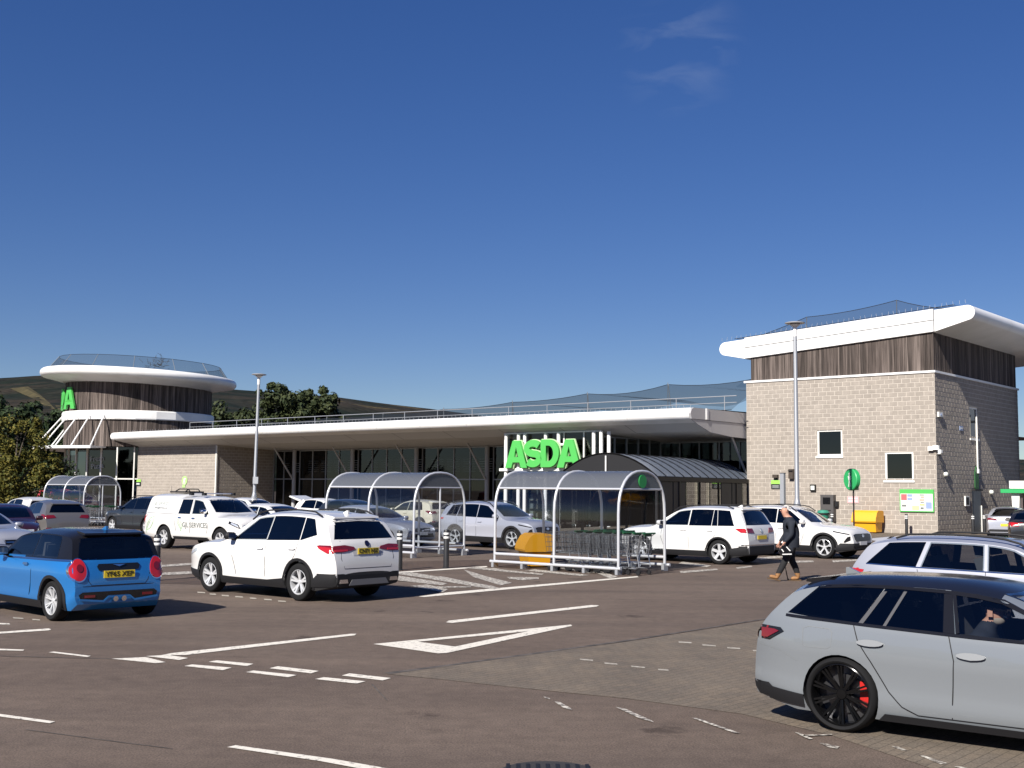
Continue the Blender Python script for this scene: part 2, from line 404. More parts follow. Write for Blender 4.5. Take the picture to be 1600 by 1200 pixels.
BODY = {}
def car(name, label, sp, pmat, pos, heading, ref=(0, 0), group='cars in the car park', plate=None, **kw):
    """pos: world xy of local point ref, heading: world direction of travel"""
    hd = Vector(heading).normalized(); rz = atan2(hd.y, hd.x)
    q = Vector((ref[0] * cos(rz) - ref[1] * sin(rz), ref[0] * sin(rz) + ref[1] * cos(rz)))
    root = thing(name, label, kw.get('cat', 'car'), (pos[0] - q.x, pos[1] - q.y, 0), rz, group)
    key = sp['name']; B = Body(sp) if key not in BODY else BODY[key][0]
    wb = sp['wb']; r = sp['r']; W2 = B.W2
    if key not in BODY:
        xs = [p.x for p in B.st]; me0 = B.solid(xs).clean('body')
        bm = bmesh.new(); bm.from_mesh(me0); bmesh.ops.triangulate(bm, faces=bm.faces[:]); bvh = BVHTree.FromBMesh(bm); bm.free()
        me0.materials.append(M_WPLATE); me0.materials.append(M_DARKIN)
        rw = r * sp.get('arch', 1.13); c = MB()
        for x in (0, wb):
            for sd in (1, -1):
                pl = [(x + rw * cos(2 * pi * k / 32), r + rw * sin(2 * pi * k / 32)) for k in range(32)]
                c.prism(pl, lambda a, b, d: (a, d, b), sd * (W2 - .30), sd * (W2 + .2), 1)
        cm = c.clean('c'); [cm.materials.append(m) for m in (M_WPLATE, M_DARKIN)]
        me = boolean(me0, cm)
        # cabin
        xw = sp['cabin']; n = 14; cx = [xw[0] + (xw[1] - xw[0]) * k / n for k in range(n + 1)]
        cb = B.solid(cx, sp.get('inset', .055), .62); cb.m = [1] * len(cb.f)
        cm = cb.clean('c'); [cm.materials.append(m) for m in (M_WPLATE, M_DARKIN)]
        me = boolean(me, cm)
        wins = side_windows(B, sp)
        c = MB()
        for pl in wins: c.prism(pl[1], lambda a, b, d: (a, d, b), -W2 - .3, W2 + .3, 1)
        cm = c.clean('c'); [cm.materials.append(m) for m in (M_WPLATE, M_DARKIN)]
        me = boolean(me, cm)
        c = MB(); ws, rs = screen_polys(B, sp)
        c.prism(ws, lambda a, b, d: (d, a, b), xw[1] + .9, xw[1] - .75 if not sp.get('ws_in') else sp['ws_in'], 1)
        if rs: c.prism(rs, lambda a, b, d: (d, a, b), xw[0] - .9, sp.get('rs_in', xw[0] + .6), 1)
        cm = c.clean('c'); [cm.materials.append(m) for m in (M_WPLATE, M_DARKIN)]
        me = boolean(me, cm)
        smooth(me, sp.get('sharp', 28))
        if 'dark' in sp:
            for p in me.polygons:
                if p.material_index == 0 and sp['dark'](p.center): p.material_index = 1
        if 'roof' in sp:
            me.materials.append(sp['roof'][1])
            for p in me.polygons:
                if p.material_index == 0 and sp['roof'][0](p.center, p.normal): p.material_index = 2
        grow = lambda pl, g: grow_poly(pl, g)
        trims = []
        for nm, pl, mt in wins:
            for ax in 'LR': trims.append((nm, patch(bvh, ax, grow(pl, .018), .003, .12, .004), mt, None))
        trims.append(('windscreen', patch(bvh, 'F', grow(ws, .02), .003, .12, .004), M_CARGLASS, None))
        if rs: trims.append(('rear_window', patch(bvh, 'B', grow(rs, .02), .003, .12, .004), sp.get('rear_glass', M_PRIVACY), None))
        for tr in sp.get('trim', []):
            nm, ax, pl, mt = tr[:4]; off = tr[4] if len(tr) > 4 else .006; cell = tr[5] if len(tr) > 5 else .07
            for axx in (('L', 'R') if ax == 'S' else (ax,)):
                polys = [pl]
                if ax in 'fb': polys = [pl, [(-a, b) for a, b in pl]]; axx = ax.upper()
                for pp in polys:
                    m_ = patch(bvh, axx, pp, off, cell)
                    if m_: trims.append((nm, m_, mt, None))
        BODY[key] = (B, me, trims, bvh)
    B, me, trims, bvh = BODY[key]
    bme = me.copy(); bme.materials[0] = pmat; bme.materials[1] = M_DARKIN
    obj('body', bme, None, root)
    for nm, m_, mt, _ in trims:
        if m_ is None: continue
        mm = pmat if mt == 'paint' else mt
        if not m_.materials: m_.materials.append(mm)
        elif m_.materials[0] != mm: m_ = m_.copy(); m_.materials[0] = mm
        obj(nm, m_, None, root)
    st = kw.get('wheels', sp.get('wheels', {}))
    for x in (0, wb):
        for sd in (1, -1): wheel(root, x, sd, sd * (W2 - .13), r, st, sp.get('tw', .225))
    # mirrors
    mxx = sp.get('mirror', (wb - .72, interp(B.belt, wb - .7) + .06))
    for sd in (1, -1):
        m = MB(); yy = B.y(mxx[0], mxx[1]) + .13
        Mm = Matrix.Rotation(sd * .12, 3, 'Z')
        prof = [(.0, -.0)]
        vs = []; 
        for i in range(7):
            th = -pi / 2 + pi * i / 6
            for k in range(10):
                ph = 2 * pi * k / 10; ex = lambda t: math.copysign(abs(t) ** .6, t)
                vs.append(Vector((mxx[0] + .075 * ex(cos(th)) * ex(cos(ph)), sd * (yy + .115 * ex(sin(th))), mxx[1] + .02 + .075 * ex(cos(th)) * ex(sin(ph)))))
        fs = [(i * 10 + k, i * 10 + (k + 1) % 10, (i + 1) * 10 + (k + 1) % 10, (i + 1) * 10 + k) for i in range(6) for k in range(10)]
        m.add(vs, fs); o = obj('door_mirror', m, kw.get('mirror_mat', pmat), root, 50)
        g = MB(); g.beam((mxx[0] + .02, sd * (yy - .16), mxx[1] - .06), (mxx[0], sd * (yy - .02), mxx[1] - .03), .07, .035); obj('mirror_arm', g, M_BLACK, o)
        g = MB(); g.box((mxx[0] - .072, sd * yy, mxx[1] + .02), (.012, .17, .1)); obj('mirror_glass', g, M_CHROME, o)
    # seats
    if kw.get('seats', True):
        sx = sp.get('seat', (wb * .42, wb * .08)); zc = sp.get('seat_z', .62)
        for sd in (.36, -.36):
            m = MB(); m.box((sx[0] - .22, sd, zc + .27), (.13, .46, .56), Matrix.Rotation(-.28, 3, 'Y')); m.box((sx[0] - .33, sd, zc + .64), (.1, .27, .17), Matrix.Rotation(-.2, 3, 'Y')); m.box((sx[0] + .05, sd, zc), (.5, .48, .14))
            obj('front_seat', m, M_SEAT, root)
        m = MB(); m.box((sx[1] - .2, 0, zc + .25), (.14, 1.2, .52), Matrix.Rotation(-.35, 3, 'Y'))
        for sd in (.4, -.4): m.box((sx[1] - .33, sd, zc + .56), (.09, .26, .15), Matrix.Rotation(-.3, 3, 'Y'))
        obj('rear_seat', m, M_SEAT, root)
        m = MB(); c = Vector((sx[0] + .42, -.36, zc + .32)); 
        m.tube([c + Vector((-.08 * sin(a) , .18 * cos(a), .165 * sin(a))) for a in [2 * pi * k / 16 for k in range(16)]], .016, 6, closed=True); m.box(c, (.03, .3, .05)); obj('steering_wheel', m, M_BLACK, root)
        m = MB(); m.box((xw_dash(sp), 0, zc + .22), (.3, 1.25, .2)); obj('dashboard', m, M_DARKIN, root)
    for ex in sp.get('extra', []): ex(root, B, bvh, pmat)
    if plate:
        pz = sp['plate']; h = bvh.ray_cast(Vector((-9, 0, pz)), Vector((1, 0, 0)))
        for zz in (pz - .05, pz + .05):
            hh = bvh.ray_cast(Vector((-9, 0, zz)), Vector((1, 0, 0)))
            if hh[0] is not None and hh[0].x < h[0].x: h = hh
        g = MB(); g.box((h[0].x - .012, 0, pz), (.012, .52, .111)); po = obj('number_plate', g, M_YPLATE, root)
        if plate != '-':
            t = text_mesh(plate, .105, .002, .001); sc = .47 / (max(v.co.x for v in t.vertices) - min(v.co.x for v in t.vertices))
            t.transform(Matrix(((0, 0, -1, h[0].x - .0205), (-sc, 0, 0, 0), (0, 1, 0, pz), (0, 0, 0, 1)))); obj('registration', t, M_INK, po)['kind'] = 'stuff'
    return root
def xw_dash(sp): return sp['cabin'][1] - sp.get('dash', .32)
def grow_poly(pl, g):
    """move a convex-ish outline outward"""
    n = len(pl); A = sum(pl[i][0] * pl[(i + 1) % n][1] - pl[(i + 1) % n][0] * pl[i][1] for i in range(n)); sg = 1 if A > 0 else -1; out = []
    for i in range(n):
        p0 = Vector(pl[i - 1]); p = Vector(pl[i]); p1 = Vector(pl[(i + 1) % n])
        a = (p - p0); b = (p1 - p)
        a = a.normalized() if a.length > 1e-6 else Vector((0, 0)); b = b.normalized() if b.length > 1e-6 else Vector((0, 0))
        na = Vector((a.y, -a.x)) * sg; nb = Vector((b.y, -b.x)) * sg; k = na + nb
        if k.length < 1e-4: out.append(tuple(p)); continue
        k.normalize(); s = g / max(.45, k.dot(na)); out.append((p.x + k.x * s, p.y + k.y * s))
    return out
def side_windows(B, sp):
    """panes from (x rear bottom, x rear top, x front bottom, x front top) lists, heads follow the roof"""
    out = []
    for wd in sp['win']:
        nm, xb0, xt0, xb1, xt1 = wd[:5]; mt = wd[5] if len(wd) > 5 else M_PRIVACY; hd = sp.get('head', .125); kick = wd[6] if len(wd) > 6 else 0
        zb_ = lambda x: interp(B.belt, x) + sp.get('sillh', .035)
        top = []; n = 6
        for k in range(n + 1):
            x = xt1 + (xt0 - xt1) * k / n; top.append((x, B.ztop(x) - hd))
        pl = [(xb0, zb_(xb0) + kick), (xb1, zb_(xb1))]
        # front edge follows the screen pillar
        m = 4
        for k in range(1, m):
            x = xb1 + (xt1 - xb1) * k / m; z = zb_(xb1) + (top[0][1] - zb_(xb1)) * k / m
            pl.append((x, min(z, B.ztop(x) - hd)))
        pl += top
        out.append((nm, pl, mt))
    return out
def screen_polys(B, sp):
    zc, zt, bw, tw = sp['ws']; ws = [(-bw, zc), (0, zc - .02), (bw, zc), (tw, zt), (0, zt + .02), (-tw, zt)]
    rs = None
    if sp.get('rs'):
        zc, zt, bw, tw = sp['rs']; rs = [(-bw, zc), (0, zc), (bw, zc), (tw + (bw - tw) * .15, zc + (zt - zc) * .75), (tw, zt), (0, zt + .02), (-tw, zt), (-tw - (bw - tw) * .15, zc + (zt - zc) * .75)]
    return ws, rs
# ---------------------------------------------------------------- ground, markings, hills
M_ASPH = mat('asphalt', (.11, .1, .092), .9, 0, .25)
def asphalt_nodes():
    N, K, b = nodes(M_ASPH); g = N.new('ShaderNodeNewGeometry'); pos = g.outputs['Position']
    def noise(sc, det=4, rough=.55):
        n = N.new('ShaderNodeTexNoise'); n.inputs['Scale'].default_value = sc; n.inputs['Detail'].default_value = det; n.inputs['Roughness'].default_value = rough; K.new(pos, n.inputs['Vector']); return n.outputs['Fac']
    def ramp(src, a, c1, z, c2):
        r = N.new('ShaderNodeValToRGB'); r.color_ramp.elements[0].position = a; r.color_ramp.elements[1].position = z; r.color_ramp.elements[0].color = (*c1, 1); r.color_ramp.elements[1].color = (*c2, 1); K.new(src, r.inputs[0]); return r.outputs[0]
    def mul(x, y):
        m = N.new('ShaderNodeMix'); m.data_type = 'RGBA'; m.blend_type = 'MULTIPLY'; m.inputs[0].default_value = 1; K.new(x, m.inputs[6]); K.new(y, m.inputs[7]); return m.outputs[2]
    base = ramp(noise(.35, 5), .3, (.114, .088, .073), .7, (.148, .116, .096))
    speck = ramp(noise(55, 3, .7), .3, (.55, .55, .55), .72, (1.5, 1.45, 1.4))
    mid = ramp(noise(5, 6, .65), .3, (.84, .84, .84), .7, (1.12, 1.12, 1.12))
    c = mul(mul(base, speck), mid)
    # oil drips and tyre wear
    sp = ramp(noise(1.1, 7, .7), .24, (.62, .62, .62), .40, (1, 1, 1)); c = mul(c, sp)
    mpl = N.new('ShaderNodeMapping'); mpl.inputs['Rotation'].default_value = (0, 0, radians(40)); mpl.inputs['Scale'].default_value = (.12, 1.3, 1); K.new(pos, mpl.inputs[0])
    nl = N.new('ShaderNodeTexNoise'); nl.inputs['Scale'].default_value = 1.0; nl.inputs['Detail'].default_value = 4; K.new(mpl.outputs[0], nl.inputs['Vector'])
    c = mul(c, ramp(nl.outputs['Fac'], .3, (.86, .86, .87), .7, (1.13, 1.12, 1.10)))
    vo = N.new('ShaderNodeTexVoronoi'); vo.inputs['Scale'].default_value = .55; vo.inputs['Randomness'].default_value = 1; K.new(pos, vo.inputs['Vector'])
    ad = N.new('ShaderNodeMath'); ad.operation = 'MULTIPLY_ADD'; ad.inputs[1].default_value = .35; K.new(noise(7, 4), ad.inputs[0]); K.new(vo.outputs['Distance'], ad.inputs[2])
    c = mul(c, ramp(ad.outputs[0], .22, (.55, .54, .54), .30, (1, 1, 1)))
    K.new(c, b.inputs['Base Color'])
    bp = N.new('ShaderNodeBump'); bp.inputs['Strength'].default_value = .5; bp.inputs['Distance'].default_value = .012; K.new(noise(70, 4, .7), bp.inputs['Height']); K.new(bp.outputs[0], b.inputs['Normal'])
asphalt_nodes()
ground = struct(obj('ground', MB().add([(-2500, -60, 0), (2500, -60, 0), (2500, 3000, 0), (-2500, 3000, 0)], [(0, 1, 2, 3)]), M_ASPH))
ground['label'] = 'grey brown tarmac of the car park and access road'
M_PAV = mat('block_paving', (.10, .085, .07), .88, 0, .25)
def paving_nodes(m, c1, c2, mortar, scale, ang=radians(-50)):
    N, K, b = nodes(m); g = N.new('ShaderNodeNewGeometry'); mp_ = N.new('ShaderNodeMapping'); mp_.inputs['Rotation'].default_value = (0, 0, ang); K.new(g.outputs['Position'], mp_.inputs[0])
    br = N.new('ShaderNodeTexBrick'); br.inputs['Scale'].default_value = scale; br.inputs['Color1'].default_value = (*c1, 1); br.inputs['Color2'].default_value = (*c2, 1); br.inputs['Mortar'].default_value = (*mortar, 1); br.inputs['Mortar Size'].default_value = .012; br.inputs['Bias'].default_value = 0
    K.new(mp_.outputs[0], br.inputs['Vector'])
    n = N.new('ShaderNodeTexNoise'); n.inputs['Scale'].default_value = 1.1; n.inputs['Detail'].default_value = 8; n.inputs['Roughness'].default_value = .7; K.new(g.outputs['Position'], n.inputs['Vector'])
    r = N.new('ShaderNodeValToRGB'); r.color_ramp.elements[0].position = .3; r.color_ramp.elements[1].position = .68; r.color_ramp.elements[0].color = (.74, .74, .75, 1); r.color_ramp.elements[1].color = (1.12, 1.1, 1.05, 1); K.new(n.outputs['Fac'], r.inputs[0])
    n2 = N.new('ShaderNodeTexNoise'); n2.inputs['Scale'].default_value = 60; n2.inputs['Detail'].default_value = 3; K.new(g.outputs['Position'], n2.inputs['Vector'])
    r2 = N.new('ShaderNodeValToRGB'); r2.color_ramp.elements[0].position = .3; r2.color_ramp.elements[1].position = .7; r2.color_ramp.elements[0].color = (.72, .72, .72, 1); r2.color_ramp.elements[1].color = (1.3, 1.3, 1.28, 1); K.new(n2.outputs['Fac'], r2.inputs[0])
    m1 = N.new('ShaderNodeMix'); m1.data_type = 'RGBA'; m1.blend_type = 'MULTIPLY'; m1.inputs[0].default_value = 1; K.new(br.outputs['Color'], m1.inputs[6]); K.new(r.outputs[0], m1.inputs[7])
    m2_ = N.new('ShaderNodeMix'); m2_.data_type = 'RGBA'; m2_.blend_type = 'MULTIPLY'; m2_.inputs[0].default_value = 1; K.new(m1.outputs[2], m2_.inputs[6]); K.new(r2.outputs[0], m2_.inputs[7]); K.new(m2_.outputs[2], b.inputs['Base Color'])
    bp = N.new('ShaderNodeBump'); bp.inputs['Strength'].default_value = .45; bp.inputs['Distance'].default_value = .01; K.new(br.outputs['Fac'], bp.inputs['Height']); bp.invert = True; K.new(bp.outputs[0], b.inputs['Normal'])
paving_nodes(M_PAV, (.175, .142, .112), (.150, .126, .104), (.098, .083, .070), 2.4)
M_PAVB = mat('brown_paving', (.1, .07, .055), .88, 0, .25); paving_nodes(M_PAVB, (.105, .072, .055), (.085, .062, .052), (.06, .05, .045), 2.4)
def gpoly(name, pts, z, m, parent=ground, cls=struct, n=None):
    vs = [gp(x, y) for x, y in pts]; me = MB().add([(v.x, v.y, z) for v in vs], [tuple(range(len(vs)))]); o = obj(name, me, m, parent); return o
pave = struct(gpoly('paved_bay', [(600, 1053), (760, 1033), (1000, 1000), (1200, 969), (1420, 938), (1640, 915), (1720, 960), (1720, 1300), (1440, 1196), (1300, 1150), (1160, 1116), (980, 1092), (800, 1074), (690, 1062)], .004, M_PAV, None)); pave['label'] = 'worn brown block paving beside the access road'
isl = struct(gpoly('paved_island', [(236, 909), (300, 902), (330, 897), (420, 885), (610, 878), (1000, 869), (1180, 862), (1180, 872), (996, 901), (760, 886), (612, 894), (330, 914), (247, 912)], .004, M_PAVB, None)); isl['label'] = 'brown block paved strip under the trolley shelters'
fore = struct(obj('paved_forecourt', MB().add([(-36.0, 91.5, .004), (1.5, 52.5, .004), (24, 52, .004), (40, 62, .004), (40, 92, .004), (-10, 112, .004)], [(0, 1, 2, 3, 4, 5)]), M_PAV)); fore['label'] = 'grey paved forecourt along the shop front'
M_SEAM = mat('tar_seam', (.035, .033, .032), .8)
vary(M_SEAM, (.05, .043, .038), (.12, .10, .085), 6, 8, 'Object')
for pts in ([(600, 1052), (700, 1039), (860, 1017), (1000, 997.4), (1200, 966), (1200, 967.4), (1000, 999.4), (860, 1019.4), (700, 1041.4), (610, 1054)],):
    gpoly('tar_seam', pts, .006, M_SEAM, pave)
for pts in ([(0, 1025), (240, 1031), (240, 1031.7), (0, 1025.7)], [(40, 1140), (190, 1160), (270, 1170), (270, 1170.8), (190, 1161), (40, 1141)], [(580, 1070), (604, 1095), (606, 1095), (583, 1070)]):
    gpoly('surface_crack', pts, .004, M_SEAM)
M_MARK = mat('road_paint', (.72, .69, .62), .7)
def mark_nodes(m, lo, hi):
    N, K, b = nodes(m); g = N.new('ShaderNodeNewGeometry'); n = N.new('ShaderNodeTexNoise'); n.inputs['Scale'].default_value = 14; n.inputs['Detail'].default_value = 9; n.inputs['Roughness'].default_value = .75; K.new(g.outputs['Position'], n.inputs['Vector'])
    r = N.new('ShaderNodeValToRGB'); r.color_ramp.elements[0].position = lo; r.color_ramp.elements[1].position = hi; r.color_ramp.elements[0].color = (.13, .11, .095, 1); r.color_ramp.elements[1].color = (.74, .69, .60, 1); K.new(n.outputs['Fac'], r.inputs[0]); K.new(r.outputs[0], b.inputs['Base Color'])
mark_nodes(M_MARK, .34, .47)
M_WORN = mat('worn_road_paint', (.6, .55, .45), .75); mark_nodes(M_WORN, .45, .60)
M_STUD = mat('pale_setts', (.42, .38, .32), .8); vary(M_STUD, (.28, .25, .2), (.5, .46, .4), 20, 4)
MARKS = [
 [(174, 1030), (228, 1027.5), (259, 1035.5), (243, 1037)], [(228, 1026), (262, 1024), (294, 1029), (280, 1032)], [(288, 1041.5), (300, 1039), (362, 1044), (348, 1048)], [(326, 1035), (338, 1032.5), (396, 1038), (386, 1041.5)],
 [(384, 1051), (396, 1048.5), (464, 1055.6), (450, 1059)], [(421, 1045), (434, 1041.8), (498, 1049.2), (486, 1053)], [(492, 1062), (506, 1059), (571, 1065.4), (557, 1069)], [(534, 1056.4), (546, 1053), (611, 1060.4), (598, 1064)],
 [(252, 1024.5), (268, 1021.3), (548, 991), (557, 991), (554, 993.4), (290, 1024.2)], [(76, 1020), (84, 1018.8), (142, 1025.6), (136, 1027.4)], [(-10, 1014), (38, 1015.8), (36, 1017.6), (-10, 1016.6)], [(-10, 988.6), (76, 982.6), (80, 984), (76, 985.6), (-10, 991.4)], [(-10, 973.6), (14, 974.6), (16, 976.2), (-10, 976.4)],
 [(-12, 1115), (86, 1128.4), (78, 1131.2), (-12, 1119)], [(355, 1168.6), (368, 1165.6), (520, 1187), (640, 1208), (616, 1212), (500, 1190.5)],
 [(697, 973), (701, 970.4), (925, 945.8), (936, 946.4), (932, 948.4), (706, 974)],
 [(654, 932.4), (700, 926), (996, 900.6), (998, 902.2), (706, 929.4), (662, 933.4)], [(612, 894.5), (760, 884.8), (762, 886.4), (612, 896.5)]]
for p in MARKS: gpoly('painted_line', p, .007, M_MARK)
gw = MB()
o_ = [(583, 1007), (892, 976.6), (894, 978.6), (698, 1021), (684, 1021.6)]; i_ = [(653, 1003.4), (826, 986.8), (711, 1011)]
def G(pt, z=.007): v = gp(*pt); return (v.x, v.y, z)
gw.add([G(p) for p in o_] + [G(p) for p in i_], [(0, 5, 7, 3, 4), (0, 1, 6, 5), (1, 2, 6), (2, 3, 7, 6)])
gt = obj('give_way_triangle', gw, M_MARK, ground); gt['label'] = 'hollow white give way triangle painted on the road'
W8 = [[(612, 896), (640, 894), (770, 916), (782, 920), (768, 921), (700, 909)], [(600, 905), (624, 900), (700, 912), (690, 915)], [(640, 916), (668, 914), (700, 921), (692, 926)], [(672, 917), (736, 916.5), (736, 918.4), (680, 919)], [(726, 888), (740, 886), (850, 897), (846, 899)], [(724, 890), (760, 901), (800, 911), (782, 915), (740, 902)], [(760, 889), (772, 888), (806, 893.5), (796, 895)], [(792, 902), (842, 902.5), (842, 905), (816, 907), (796, 905)], [(820, 892), (836, 890), (920, 899), (908, 900.5)], [(928, 894), (940, 893), (966, 902), (952, 904)], [(870, 888), (884, 887), (934, 894.5), (920, 896)], [(660, 903), (690, 901), (760, 915), (748, 918)],
 [(1062, 893), (1120, 889), (1122, 891), (1064, 896)], [(1150, 887), (1174, 884.4), (1176, 886.4), (1152, 889)], [(1182, 872), (1222, 868), (1228, 871), (1190, 875)], [(1226, 877), (1270, 876), (1272, 878.6), (1228, 880)], [(1300, 876), (1350, 873.6), (1352, 876), (1302, 879)], [(1066, 878), (1112, 884), (1104, 886.6), (1060, 881)], [(240, 884), (300, 880), (302, 883), (242, 887)], [(240, 896), (300, 893), (300, 897), (240, 900)],
 [(849, 1089), (858, 1091.4), (860, 1093.6), (852, 1092)], [(866, 1097), (876, 1098.4), (892, 1108), (894, 1111), (880, 1107)], [(962, 1106), (978, 1109), (1018, 1127), (1022, 1130), (1000, 1124)], [(1080, 1122.6), (1092, 1124), (1156, 1147), (1148, 1147)],
 [(1242, 1146), (1250, 1146.8), (1270, 1156), (1264, 1157)], [(1280, 1162), (1290, 1163), (1312, 1168), (1308, 1171), (1294, 1168.6)], [(1393, 1167), (1404, 1168.4), (1418, 1174), (1408, 1174)], [(1434, 1181), (1446, 1183), (1480, 1194), (1470, 1196)], [(1490, 1199), (1504, 1200), (1560, 1216), (1544, 1218)], [(1255, 1150), (1300, 1148.6), (1301, 1150), (1256, 1152)]]
for i_w, p in enumerate(W8): gpoly('worn_line', p, .0075 + .0006 * (i_w % 5), M_WORN)
SET = [(1060, 1080, 1004, 1005), (1097, 1118, 1008.4, 1010), (1136, 1156, 1013, 1014), (1176, 1196, 1017.4, 1018.6), (906, 926, 1031, 1032.6), (944, 964, 1037, 1038.6), (986, 1007, 1042, 1043.8), (1028, 1044, 1047, 1048), (308, 320, 926, 926.6), (327, 337, 928.6, 929.2), (346, 357, 930.8, 931.5), (367, 379, 932.8, 933.5), (390, 400, 935, 935.7), (412, 424, 937, 937.7), (434, 446, 939.6, 940.4), (20, 36, 966, 967), (50, 62, 968.6, 969.4)]
for x0, x1, y0, y1 in SET: gpoly('marker_sett', [(x0, y0 - .9), (x1, y1 - .9), (x1 + 1, y1 + 1.0), (x0 + 1, y0 + 1.0)], .008, M_STUD)
# drain cover at the bottom edge
dc = gp(857, 1209); dr = MB(); dr.lathe([(0.001, .012), (.36, .012), (.38, .004)], 28)
for k in range(9): dr.box((-.3 + .075 * k, 0, .014), (.03, .5, .006), None, 1)
drain = obj('drain_cover', dr, [mat('cast_iron', (.05, .045, .042), .7, .3), M_BLACK], None); drain.location = (dc.x, dc.y, 0); tag(drain, 'round cast iron drain cover in the road at the bottom edge', 'drain cover')

# hill
def hill_h(px):
    return interp([(-700, 588), (-300, 592), (0, 588), (70, 583), (140, 584), (230, 592), (365, 606), (440, 611), (520, 617), (600, 628), (680, 637), (760, 648), (900, 668), (1100, 690), (1400, 712), (2000, 722), (2600, 735)], px)
def hills():
    R = random.Random(3); nx, nd = 150, 26; v = []; f = []
    import mathutils
    for j in range(nd):
        t = j / (nd - 1); D = 520 + 1500 * t
        for i in range(nx):
            px = -1500 + 4200 * i / (nx - 1); X = (px - 800) / F
            horizon = 764 + (px - 800) * .0087
            hmax = (horizon - hill_h(px)) / F * 2020 + 2
            e = t ** .85; z = hmax * e * (.9 + .1 * e) - 3
            z += (mathutils.noise.noise(Vector((X * 9, D * .004, 2))) * 9 + mathutils.noise.noise(Vector((X * 40, D * .02, 5))) * 3) * sin(pi * min(1, t * 1.0)) * (1 if t < 1 else 0)
            v.append((X * D, D, z))
    for j in range(nd - 1):
        for i in range(nx - 1): f.append((j * nx + i, j * nx + i + 1, (j + 1) * nx + i + 1, (j + 1) * nx + i))
    b0 = len(v)
    for i in range(nx): v.append((v[(nd - 1) * nx + i][0] * 1.02, 2300, -5))
    for i in range(nx - 1): f.append(((nd - 1) * nx + i, (nd - 1) * nx + i + 1, b0 + i + 1, b0 + i))
    mb = MB().add(v, f); m = mat('hill_heath', (.05, .05, .03), .95, 0, .1)
    N, K, b = nodes(m); g = N.new('ShaderNodeNewGeometry')
    n1 = N.new('ShaderNodeTexNoise'); n1.inputs['Scale'].default_value = .008; n1.inputs['Detail'].default_value = 6; K.new(g.outputs['Position'], n1.inputs['Vector'])
    r = N.new('ShaderNodeValToRGB'); E = r.color_ramp.elements; E[0].position = .40; E[0].color = (.012, .017, .011, 1); E[1].position = .62; E[1].color = (.036, .029, .021, 1)
    e = E.new(.50); e.color = (.022, .022, .015, 1); e = E.new(.72); e.color = (.10, .08, .035, 1)
    K.new(n1.outputs['Fac'], r.inputs[0])
    n2 = N.new('ShaderNodeTexNoise'); n2.inputs['Scale'].default_value = .09; n2.inputs['Detail'].default_value = 6; K.new(g.outputs['Position'], n2.inputs['Vector'])
    r2 = N.new('ShaderNodeValToRGB'); r2.color_ramp.elements[0].position = .35; r2.color_ramp.elements[1].position = .65; r2.color_ramp.elements[0].color = (.5, .5, .5, 1); r2.color_ramp.elements[1].color = (1.3, 1.3, 1.3, 1); K.new(n2.outputs['Fac'], r2.inputs[0])
    mm = N.new('ShaderNodeMix'); mm.data_type = 'RGBA'; mm.blend_type = 'MULTIPLY'; mm.inputs[0].default_value = 1; K.new(r.outputs[0], mm.inputs[6]); K.new(r2.outputs[0], mm.inputs[7]); K.new(mm.outputs[2], b.inputs['Base Color'])
    o = struct(obj('hill', mb, m, None, 60)); o['label'] = 'dark heather hillside with a pale grass field behind the shop'; return o
hill = hills()
_bm = bmesh.new(); _bm.from_mesh(hill.data); _hb = BVHTree.FromBMesh(_bm); _bm.free()
def drape(pts, n=8):
    out = []
    for i in range(len(pts)):
        a, b_ = Vector(pts[i]), Vector(pts[(i + 1) % len(pts)])
        for k in range(n): out.append(a.lerp(b_, k / n))
    v = []
    for q in out:
        d = (CAM_R @ Vector(((q.x - 800) / F, (600 - q.y) / F, -1))).normalized(); h = _hb.ray_cast(Vector((0, 0, CAM_H)), d)
        if h[0] is not None: v.append(h[0] - d * 6)
    return v
M_FIELD = mat('pale_grass', (.12, .10, .045), .95, 0, .1); vary(M_FIELD, (.055, .048, .026), (.09, .075, .038), .05, 4)
for k_, pts in enumerate(([(16, 607), (44, 604), (62, 616), (78, 630), (88, 641), (70, 634), (52, 623), (34, 615)], [(86, 633), (106, 634), (110, 642), (92, 641)])):
    vv = drape(pts)
    if len(vv) > 4: struct(obj('field', MB().add(vv, [tuple(range(len(vv)))]), M_FIELD, hill))
# ---------------------------------------------------------------- buildings
C0 = Vector((21.5, 60.0, 0)); BRZ = atan2(-.644, .765); EX = Vector((.765, -.644, 0)); EY = Vector((.644, .765, 0))
def BW(x, y, z=0): return C0 + EX * x + EY * y + Vector((0, 0, z))
M_BLOCK = mat('buff_block', (.45, .38, .31), .9, 0, .2); per_piece(M_BLOCK, (.318, .281, .245), .05, None, .10, 3)
M_MORTAR = mat('mortar', (.6, .53, .45), .95, 0, .2); vary(M_MORTAR, (.44, .395, .345), (.52, .47, .415), 2.5, 5)
M_WOOD = mat('weathered_boards', (.15, .12, .1), .85, 0, .2); per_piece(M_WOOD, (.100, .081, .072), .5, (.088, .070, .062), .6, 2.2, (9, 9, .3))
M_WHITE = mat('white_cladding', (.8, .79, .77), .38); vary(M_WHITE, (.74, .73, .71), (.82, .81, .80), .6, 5, 'Object', 0, 1, .3, .55)
M_SOFF = mat('soffit_panel', (.52, .51, .50), .55); M_GREYP = mat('grey_panel', (.42, .41, .42), .45)
M_STEEL = mat('galvanised', (.45, .46, .48), .45, .6); M_FRAME = mat('window_frame_grey', (.36, .37, .38), .4, .2); M_FRAMEW = mat('window_frame_white', (.78, .77, .73), .45)
M_ROOF = mat('roof_membrane', (.12, .12, .125), .8); M_DARK = mat('dark_interior', (.03, .03, .033), .9); M_FLOORI = mat('shop_floor', (.16, .155, .15), .5)
